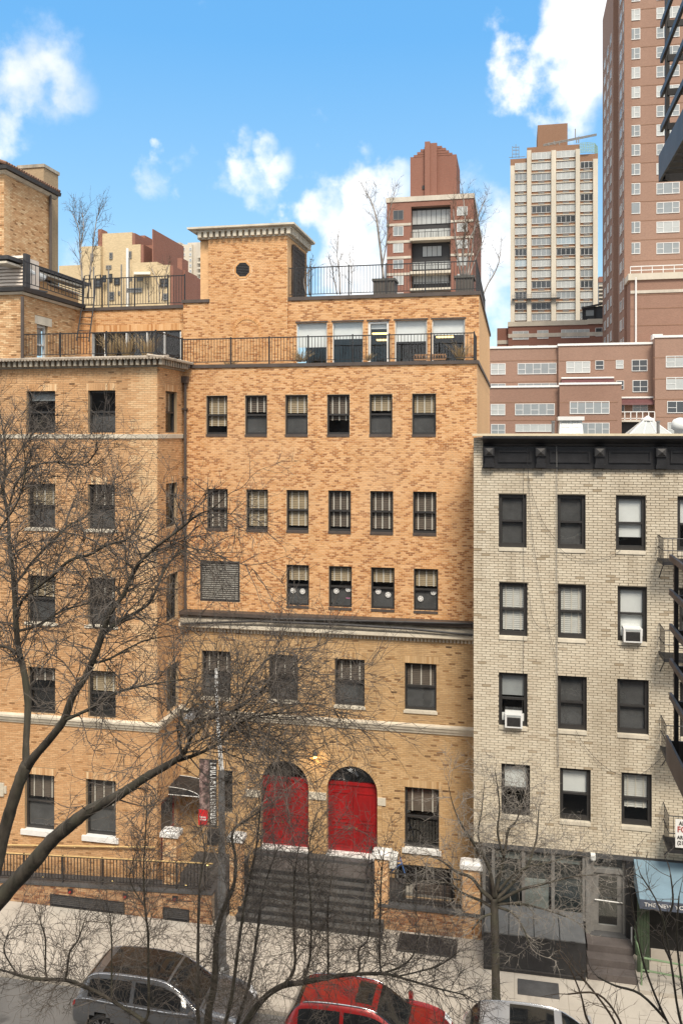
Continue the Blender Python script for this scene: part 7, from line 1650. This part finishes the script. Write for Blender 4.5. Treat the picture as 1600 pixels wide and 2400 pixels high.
R_ = B_.limb([(510, 2580, Yb, 30), (560, 2430, Yb - .4, 24), (612, 2347, Yb - .6, 22), (661, 2311, Yb - .8, 20), (710, 2303, Yb - .9, 17), (768, 2291, Yb - 1, 16), (822, 2284, Yb - 1.1, 13), (893, 2282, Yb - 1.2, 11), (930, 2289, Yb - 1.2, 8), (1023, 2316, Yb - 1.3, 6), (1090, 2332, Yb - 1.3, 4)], n=4); bl_.append(R_)
for x0, y0, pts in ((661, 2311, [(690, 2270, 11), (688, 2168, 8), (690, 2060, 6), (700, 1980, 3)]), (710, 2303, [(727, 2240, 9), (728, 2120, 7), (722, 2010, 5), (735, 1930, 3)]), (768, 2291, [(769, 2240, 8), (768, 2130, 6), (778, 2050, 3)]), (822, 2284, [(842, 2272, 9), (840, 2227, 8), (862, 2200, 6), (868, 2120, 3)]), (893, 2282, [(889, 2240, 8), (890, 2160, 7), (893, 2060, 5), (900, 1990, 3)]), (893, 2282, [(940, 2265, 8), (970, 2235, 6), (980, 2190, 3)]), (930, 2289, [(985, 2276, 6), (1030, 2262, 5), (1075, 2230, 3)])):
    bl_.append(B_.limb([(x0, y0, Yb - 1.1, pts[0][2])] + [(x, y, Yb - 1.1 - .1 * i, w) for i, (x, y, w) in enumerate(pts)], n=4))
Lf = B_.limb([(495, 2600, Yb, 26), (380, 2430, Yb - .3, 15), (262, 2345, Yb - .4, 12), (199, 2313, Yb - .5, 13), (153, 2297, Yb - .5, 12), (77, 2293, Yb - .6, 10), (10, 2275, Yb - .6, 7), (-40, 2262, Yb - .7, 4)], n=4); bl_.append(Lf)
for x0, y0, pts in ((153, 2297, [(157, 2280, 9), (164, 2232, 8), (184, 2202, 6), (199, 2156, 3)]), (112, 2295, [(107, 2270, 7), (107, 2200, 6), (95, 2160, 3)]), (262, 2345, [(262, 2280, 6), (262, 2200, 5), (258, 2140, 3)]), (40, 2282, [(10, 2230, 5), (20, 2190, 3)]), (330, 2395, [(348, 2374, 11), (348, 2260, 9), (347, 2183, 9), (340, 2125, 7), (337, 2030, 6), (341, 1972, 5), (344, 1880, 3)]), (340, 2125, [(330, 2110, 5), (305, 2060, 4), (318, 1995, 2.5)])):
    bl_.append(B_.limb([(x0, y0, Yb - .5, pts[0][2])] + [(x, y, Yb - .5 - .1 * i, w) for i, (x, y, w) in enumerate(pts)], n=4))
for L_ in bl_: B_.sprout(L_, .062, .85, .006, kids=(9, 2), up=.02, wig=.19, f0=.12, rmin=.0027)
B_.done()

# --- young tree on the far pavement before the shop
Yc = 23.85
C_ = Tree('young_street_tree', (PX(1163, Yc), Yc, 0), 'young pale twigged tree on the pavement before the tenement shop window', 'bark_dark', 'twig_grey', 303); C_.ws = .68
C_.limb([(Vector((PX(1163, Yc), Yc, -.1)), .16), (Vector((PX(1162, Yc), Yc, .5)), .125), (1161, 2300, Yc, 28), (1160, 2221, Yc, 28), (1158, 2150, Yc, 27), (1157, 2105, Yc, 26)], 'trunk', 5, 10)
cl = []
for pts in ([(1155, 2110, 17), (1127, 2086, 13), (1104, 2057, 11), (1069, 2043, 9), (1036, 2019, 6), (1005, 2004, 3)], [(1157, 2130, 13), (1128, 2112, 9), (1087, 2095, 8), (1058, 2073, 6), (1030, 2066, 3)], [(1157, 2105, 17), (1151, 2061, 14), (1140, 2022, 12), (1111, 1979, 10), (1083, 1936, 7), (1062, 1890, 4), (1050, 1840, 2)],
            [(1158, 2105, 16), (1170, 2050, 13), (1183, 1993, 10), (1190, 1946, 9), (1210, 1922, 6), (1230, 1860, 4)], [(1180, 2010, 8), (1165, 1950, 7), (1170, 1890, 5), (1160, 1810, 3)], [(1160, 2110, 13), (1200, 2070, 10), (1235, 2030, 8), (1253, 1978, 7), (1258, 1950, 6), (1262, 1890, 3)], [(1162, 2115, 12), (1220, 2085, 9), (1280, 2070, 7), (1340, 2055, 5), (1400, 2050, 3)], [(1162, 2120, 10), (1215, 2118, 8), (1270, 2130, 6), (1330, 2150, 4)],
            [(1162, 2125, 10), (1200, 2140, 8), (1225, 2175, 6), (1240, 2215, 4)], [(1140, 2022, 8), (1120, 1960, 6), (1128, 1900, 4), (1135, 1830, 2)], [(1158, 2140, 9), (1130, 2150, 7), (1105, 2180, 4)], [(1165, 2090, 10), (1215, 2040, 8), (1290, 2020, 6), (1360, 2000, 4)]):
    cl.append(C_.limb([(x, y, Yc + (i * .14 * (1 if len(cl) % 2 else -1)), w) for i, (x, y, w) in enumerate(pts)], n=4, k=7))
for L_ in cl: C_.sprout(L_, .15, 1.05, .010, kids=(8, 2), up=-.01, wig=.2, f0=.15, rmin=.0046, bias=(.12, -.1, -.08))
C_.done()

# --- reddish saplings at the right edge of the near pavement
for i, (bx__, lab, stems) in enumerate(((1420, 'thin reddish sapling with a few stems before the stoop', [[(1450, 2480), (1380, 2400), (1360, 2330), (1332, 2262)], [(1470, 2480), (1438, 2393), (1387, 2320), (1349, 2276)], [(1480, 2480), (1450, 2390), (1400, 2330), (1330, 2330)]]),
                                        (1590, 'dark branching sapling before the green rail and blue awning', [[(1620, 2500), (1560, 2390), (1525, 2310), (1500, 2230), (1480, 2120), (1470, 2060)], [(1625, 2500), (1590, 2380), (1570, 2250), (1545, 2130), (1500, 2050)], [(1630, 2500), (1600, 2330), (1585, 2200), (1590, 2100)], [(1560, 2390), (1500, 2330), (1440, 2310), (1400, 2290)], [(1570, 2250), (1550, 2190), (1575, 2120), (1570, 2050)]]))):
    Yd = 12.4; D_ = Tree('sapling', (PX(bx__ + 40, Yd), Yd, 0), lab, 'twig_brown' if i == 0 else 'bark_dark', 'twig_brown' if i == 0 else 'twig_dark', 400 + i)
    xg = PX(bx__ + 40, Yd)
    D_.limb([(Vector((xg, Yd, -.1)), .06), (Vector((xg, Yd, 3.5)), .05), (P3(stems[0][0][0], stems[0][0][1], Yd), .03)], 'trunk', 4, 8)
    for st_ in stems: D_.sprout(D_.limb([(x, y, Yd - .1 * k, 7 - 5 * k / len(st_)) for k, (x, y) in enumerate(st_)], n=4, k=6), .22, .5, .006, kids=(4, 2), up=.05, wig=.18, rmin=.0022)
    D_.done()

# --- birches on the roofs
def birch(base_px, base_py, Y, stems, lab, seed, every=.22, L=.9):
    b = P3(base_px, base_py, Y); T = Tree('roof_birch', tuple(b), lab, 'bark_birch', 'twig_brown', seed, group='birches in the roof garden')
    for st_ in stems:
        n_ = len(st_); l_ = T.limb([(x, y, Y + .1 * k * ((-1) ** len(T.limbs)), w) for k, (x, y, w) in enumerate(st_)], 'trunk' if not T.limbs else 'stem', n=4, k=6)
        T.sprout(l_, every, L, .011, kids=(5, 2), up=.10, wig=.12, f0=.2, rmin=.0045, bias=(0, 0, .5))
    T.done()
birch(898, 652, YG + .5, [[(898, 652, 7), (893, 600, 6), (886, 545, 5), (880, 505, 4), (868, 470, 3), (856, 450, 2)], [(895, 625, 4), (905, 570, 3), (912, 500, 2), (925, 450, 1.5)]], 'lone tall birch leaning in a square planter on the roof', 1)
birch(1085, 648, YG + .5, [[(1085, 648, 6), (1084, 590, 5), (1090, 530, 4), (1085, 460, 2)], [(1080, 648, 5), (1072, 600, 4), (1065, 540, 3), (1062, 490, 2)], [(1095, 648, 5), (1105, 590, 4), (1112, 530, 3), (1130, 480, 2)], [(1090, 648, 5), (1096, 600, 4), (1100, 560, 3), (1122, 520, 2)], [(1098, 650, 4), (1112, 610, 3), (1130, 570, 2)]], 'clump of birches with many stems at the roof corner', 2, .16)
birch(794, 690, YG, [[(797, 690, 4), (795, 640, 3), (790, 600, 2), (792, 575, 1.5)], [(790, 690, 3), (782, 650, 2.5), (776, 620, 1.5)], [(822, 690, 3), (824, 650, 2), (820, 610, 1.5)]], 'small slender birches beside the tower in the middle of the roof', 3, .2, .7)
birch(1138, 690, YG + 4, [[(1132, 690, 4), (1143, 665, 3.5), (1158, 640, 3), (1168, 615, 2), (1172, 590, 1.5)]], 'bare branch reaching out past the roof corner railing', 4, .25, .8)
birch(196, 700, 34.5, [[(196, 700, 5), (192, 640, 4), (188, 590, 3), (186, 540, 2.5), (170, 500, 1.5)], [(206, 700, 5), (212, 640, 4), (218, 580, 3), (226, 520, 2), (234, 490, 1.5)], [(188, 590, 2.5), (196, 540, 2), (194, 500, 1.5)]], 'pair of bare birches behind the penthouse awning on the left', 5, .18, .9)
birch(730, 692, 33.2, [[(725, 692, 4), (722, 650, 3), (728, 615, 2)], [(718, 692, 3), (712, 655, 2), (730, 630, 1.5)]], 'low dark shrub against the tower trellis', 6, .14, .4)
birch(377, 700, 33.5, [[(374, 706, 3), (372, 670, 2.5), (356, 630, 1.5)], [(380, 706, 3), (386, 660, 2), (394, 625, 1.5)], [(350, 708, 3), (348, 680, 2)]], 'thin bare shrub behind the roof railing left of the tower', 7, .14, .5)

# ================================================================== parked cars
def paint(name, col, metal=.35, rough=.35):
    m, t, b = new_mat(name); f = noise(t, 2.5, 5, .6); c = ramp(t, f, [(.3, tuple(x * .86 for x in col)), (.7, col)])
    g = noise(t, 30, 3); c = mix_col(t, mapr(t, g, .6, .8, 0, .12), c, (.25, .23, .2))
    t.links.new(c, b.inputs['Base Color']); b.inputs['Metallic'].default_value = metal; b.inputs['Roughness'].default_value = rough; b.inputs['Coat Weight'].default_value = .7; b.inputs['Coat Roughness'].default_value = .06
paint('paint_grey', (.15, .155, .165), .5, .28); paint('paint_red', (.27, .009, .010), .25); paint('paint_silver', (.46, .47, .49), .35)
plain('car_glass', (.012, .013, .014), .06, .2, 1.5, spec=.6); plain('chrome', (.72, .73, .74), .12, .05, 4, metal=1.0); plain('trim_black', (.018, .018, .019), .5, .2, 5); plain('lamp_red', (.35, .02, .02), .2, .1, 5); plain('lamp_clear', (.7, .72, .74), .12, .1, 5); plain('rim_alloy', (.30, .30, .31), .3, .2, 5, metal=.8)
def cr1(P, f):
    n = len(P) - 1; i = min(n - 1, max(0, int(f))); t = f - i; p0, p1, p2, p3 = P[max(i - 1, 0)], P[i], P[i + 1], P[min(i + 2, n)]
    return .5 * ((2 * p1) + (p2 - p0) * t + (2 * p0 - 5 * p1 + 4 * p2 - p3) * t * t + (3 * p1 - p0 - 3 * p2 + p3) * t ** 3)
def car(name, label, cat, rx, cy, stations, wheels, pm, opts):
    z0 = -.13; L = stations[-1][0]; th = thing(name, (rx + L / 2, cy, z0), label, cat, 'cars parked along the far kerb')
    ctrl = []
    for (x, w, zb, zt, wt) in stations:
        zl_ = min(.30, zb - .2)
        ctrl.append([np.array(p) for p in ((x, w * .80, zl_), (x, w * .97, zl_ + .08), (x, w, (zl_ + zb) / 2 + .05), (x, w * .965, zb), (x, w * .955, zb + .02), (x, wt + (.02), zt - .075), (x, wt * .88, zt - .01), (x, wt * .5, zt + .012), (x, 0, zt + .02))])
    NU, NV = len(ctrl), len(ctrl[0])
    def ev(u, v, side=1):
        if v > NV - 1: v = 2 * (NV - 1) - v; side = -side
        rows_ = [cr1([c[j] for c in ctrl], u) for j in range(NV)]; p = cr1(rows_, v); return Vector((rx + p[0], cy - side * p[1], z0 + p[2]))
    US = np.linspace(0, NU - 1, 78); VS = np.concatenate([np.linspace(0, NV - 1, 27)])
    G = {}
    for side in (1, -1):
        G[side] = []
        for u in US:
            rows_ = [cr1([c[j] for c in ctrl], u) for j in range(NV)]; G[side].append([Vector((rx + q_[0], cy - side * q_[1], z0 + q_[2])) for q_ in (cr1(rows_, v) for v in VS)])
    q = MB(); wr = opts.get('wr', .34)
    for side in (1, -1):
        g = G[side]; base = len(q.v); nv = len(VS)
        for row in g: q.v += [tuple(p) for p in row]
        for i in range(len(g) - 1):
            for j in range(nv - 1):
                c = (g[i][j] + g[i + 1][j + 1]) / 2
                if any((c.x - rx - wx) ** 2 + (c.z - z0 - wr) ** 2 < (wr + .06) ** 2 for wx in wheels) and abs(c.y - cy) > .55: continue
                f = (base + i * nv + j, base + (i + 1) * nv + j, base + (i + 1) * nv + j + 1, base + i * nv + j + 1)
                q.f.append(f if side == 1 else f[::-1])
        for i in (0, len(g) - 1): q.f.append(tuple(base + i * nv + j for j in (range(nv) if (i == 0) == (side == 1) else range(nv - 1, -1, -1))) )
    body = q.build('body', pm, th, smooth=True)
    q = MB(); q.box(rx + .15, rx + L - .2, cy - .6, cy + .6, z0 + .18, z0 + .6); q.build('underbody', 'trim_black', th)
    for wx in wheels:
        q = MB()
        for s_ in (-1, 1): q.box(rx + wx - wr - .07, rx + wx + wr + .07, cy + s_ * .56, cy + s_ * .6, z0 + .2, z0 + .8)
        q.build('wheel_well', 'trim_black', th)
    def patch(name_, u0, u1, v0, v1, mat, side=1, off=.006, nu=14, nv=8, par=th, taper=None):
        q = MB(); P = []
        for a in range(nu + 1):
            f = a / nu; va, vb = (v0, v1) if not taper else (v0 + taper[0] * (1 - f) + taper[2] * f, v1 + taper[1] * (1 - f) + taper[3] * f)
            P.append([ev(u0 + (u1 - u0) * f, va + (vb - va) * b / nv, side) for b in range(nv + 1)])
        for a in range(nu + 1):
            for b in range(nv + 1):
                du = P[min(a + 1, nu)][b] - P[max(a - 1, 0)][b]; dv = P[a][min(b + 1, nv)] - P[a][max(b - 1, 0)]; n = du.cross(dv)
                n = n.normalized() if n.length > 1e-9 else Vector((0, 0, 1))
                c = Vector((rx + L / 2, cy, z0 + .6))
                if n.dot(P[a][b] - c) < 0: n = -n
                q.v.append(tuple(P[a][b] + n * off))
        for a in range(nu):
            for b in range(nv): k = a * (nv + 1) + b; q.f.append((k, k + nv + 1, k + nv + 2, k + 1))
        return q.build(name_, mat, par, smooth=True)
    for (n_, u0, u1, v0, v1, mat, both) in opts['patches']:
        for s_ in ((1, -1) if both else (1,)): patch(n_, u0, u1, v0, v1, mat, s_)
    for (n_, uu, v, r_, mat) in opts['lines']:
        for s_ in (1, -1): q = MB(); q.tube([ev(u, v if not callable(v) else v(u), s_) + Vector((0, 0, .012)) for u in np.linspace(uu[0], uu[1], 24)], r_, 6); q.build(n_, mat, th, smooth=True)
    for uu in (5.68, 8.3):
        for s_ in (1, -1): q = MB(); q.tube([ev(uu - .0, v, s_) for v in np.linspace(1.2, 4.0, 12)], .006, 4); q.build('door_seam', 'trim_black', th)
    q = MB(); q.tube([ev(10.15, v) + Vector((0, 0, .004)) for v in np.linspace(5.0, 11.0, 20)], .008, 4); q.build('bonnet_seam', 'trim_black', th)
    for v_ in (6.4, 8.6): q = MB(); a_ = ev(9.95, v_) + Vector((.0, 0, .02)); b_ = ev(9.1, v_ + 1.5) + Vector((0, 0, .02)); q.tube([a_, a_.lerp(b_, .5) + Vector((0, 0, .01)), b_], .008, 4); q.build('wiper', 'trim_black', th)
    for wx in wheels:
        for s_ in (-1, 1):
            yc = cy + s_ * (stations[4][1] - .12); c = Vector((rx + wx, yc, z0 + wr)); q = MB(); prof = [(wr * .66, -.10), (wr * .93, -.11), (wr, -.07), (wr, .07), (wr * .93, .11), (wr * .66, .10)]
            K = 28
            for rr_, yy__ in prof:
                for k in range(K): a = 2 * math.pi * k / K; q.v.append((c.x + rr_ * math.cos(a), c.y + yy__, c.z + rr_ * math.sin(a)))
            for i in range(len(prof) - 1):
                for k in range(K): k2 = (k + 1) % K; q.f.append((i * K + k, i * K + k2, (i + 1) * K + k2, (i + 1) * K + k))
            wh = q.build('wheel', 'rubber', th, smooth=True); q = MB()
            yo = s_ * .075
            for k in range(10):
                a = 2 * math.pi * k / 10 + (.12 if k % 2 else -.12); d = Vector((math.cos(a), 0, math.sin(a))); e = Vector((-d.z, 0, d.x)) * .018; o = Vector((0, yo, 0))
                q.hexa([c + o - e, c + d * wr * .67 + o - e, c + d * wr * .67 + o + e, c + o + e] + [v + Vector((0, s_ * .02, 0)) for v in (c + o - e, c + d * wr * .67 + o - e, c + d * wr * .67 + o + e, c + o + e)])
            q.tube([c + Vector((0, yo - .02, 0)), c + Vector((0, yo + s_ * .03, 0))], .06, 10); ring = [c + Vector((wr * .66 * math.cos(a * math.pi / 14), yo, wr * .66 * math.sin(a * math.pi / 14))) for a in range(29)]; q.tube(ring, .018, 5); q.build('rim', 'rim_alloy', wh)
            q = MB(); q.tube([c + Vector((0, yo - s_ * .06, 0)), c + Vector((0, yo - s_ * .05, 0))], wr * .66, 20); q.build('brake_disc', 'trim_black', wh)
    for s_ in (1, -1):      # mirrors
        b = ev(opts['mirror'], 4.0, s_) + Vector((0, -s_ * .10, .07)); q = MB(); q.hexa([b + Vector(v) for v in ((-.05, -.10, -.06), (.07, -.09, -.05), (.07, .09, -.05), (-.05, .10, -.06), (-.06, -.09, .07), (.04, -.08, .06), (.04, .08, .06), (-.06, .09, .07))]); q.tube([b + Vector((0, s_ * .05, -.05)), b + Vector((0, s_ * .13, -.08))], .02, 5); q.build('mirror', pm, th)
    return th
suv = [(0, .74, .70, .80, .55), (.05, .84, .86, .98, .62), (.18, .90, .98, 1.24, .66), (.38, .925, 1.03, 1.50, .645), (.62, .94, 1.04, 1.62, .63), (1.2, .95, 1.02, 1.67, .635), (1.9, .95, 1.0, 1.675, .64), (2.45, .95, .985, 1.63, .63), (2.85, .95, .98, 1.46, .635), (3.3, .945, .985, 1.13, .70), (3.45, .94, .985, 1.06, .74), (3.9, .925, .94, 1.0, .72), (4.3, .89, .83, .89, .66), (4.5, .82, .68, .76, .58), (4.6, .70, .52, .60, .5)]
base_p = [('side_window', 3.5, 5.6, 4.15, 4.85, 'car_glass', True), ('side_window', 5.75, 9.0, 4.15, 4.85, 'car_glass', True), ('rear_window', 1.6, 3.6, 5.15, 8.0, 'car_glass', True), ('windscreen', 7.35, 9.85, 5.25, 8.0, 'car_glass', True), ('headlamp', 12.1, 13.1, 3.0, 5.0, 'lamp_clear', True), ('tail_lamp', .6, 1.7, 2.6, 3.6, 'lamp_red', True)]
lines_g = [('roof_trim', (2.7, 9.9), lambda u: 5.1, .02, 'chrome'), ('belt_trim', (2.6, 10.2), lambda u: 3.95, .014, 'chrome'), ('door_handle', (4.9, 5.1), lambda u: 3.3, .018, 'chrome'), ('door_handle', (7.0, 7.2), lambda u: 3.3, .018, 'chrome')]
suv_g = [(x * 1.05, w, zb, zt, wt) for x, w, zb, zt, wt in suv]
car('parked_suv', 'dark grey crossover with black glass roof and bright window trim at the kerb', 'car', -11.75, 22.02, suv_g, (.9, 3.84), 'paint_grey', dict(patches=base_p + [('glass_roof', 4.3, 7.2, 5.6, 8.0, 'car_glass', True), ('plate_panel', .1, .9, 6.0, 8.0, 'trim_black', True)], lines=lines_g, mirror=9.2))
red = [(x * .945, w * .97, zb * .985, zt * .965 - (.0), wt * .98) for x, w, zb, zt, wt in suv]
lines_r = [('roof_rail', (3.9, 7.4), lambda u: 5.45, .024, 'chrome'), ('belt_trim', (2.6, 10.0), lambda u: 3.98, .012, 'trim_black'), ('door_handle', (4.9, 5.1), lambda u: 3.3, .018, 'paint_red'), ('door_handle', (7.0, 7.2), lambda u: 3.3, .018, 'paint_red')]
car('parked_suv', 'red crossover with black sunroof and silver roof rails parked at the kerb', 'car', -5.9, 22.02, red, (.8, 3.45), 'paint_red', dict(patches=base_p + [('sunroof', 6.15, 7.0, 6.55, 8.0, 'car_glass', True)], lines=lines_r, mirror=9.2))
sed = [(x * .97, w * .97, zb * .95, zt * .9, wt * .97) for x, w, zb, zt, wt in suv]
lines_s = [('roof_trim', (3.4, 8.6), lambda u: 5.3, .016, 'chrome'), ('belt_trim', (2.6, 10.0), lambda u: 3.98, .012, 'trim_black')]
car('parked_sedan', 'silver grey car with long dark glass roof panel in front of the young tree', 'car', -1.35, 22.0, sed, (.82, 3.5), 'paint_silver', dict(patches=base_p + [('glass_roof', 5.1, 6.9, 6.3, 8.0, 'car_glass', True)], lines=lines_s, mirror=9.2))
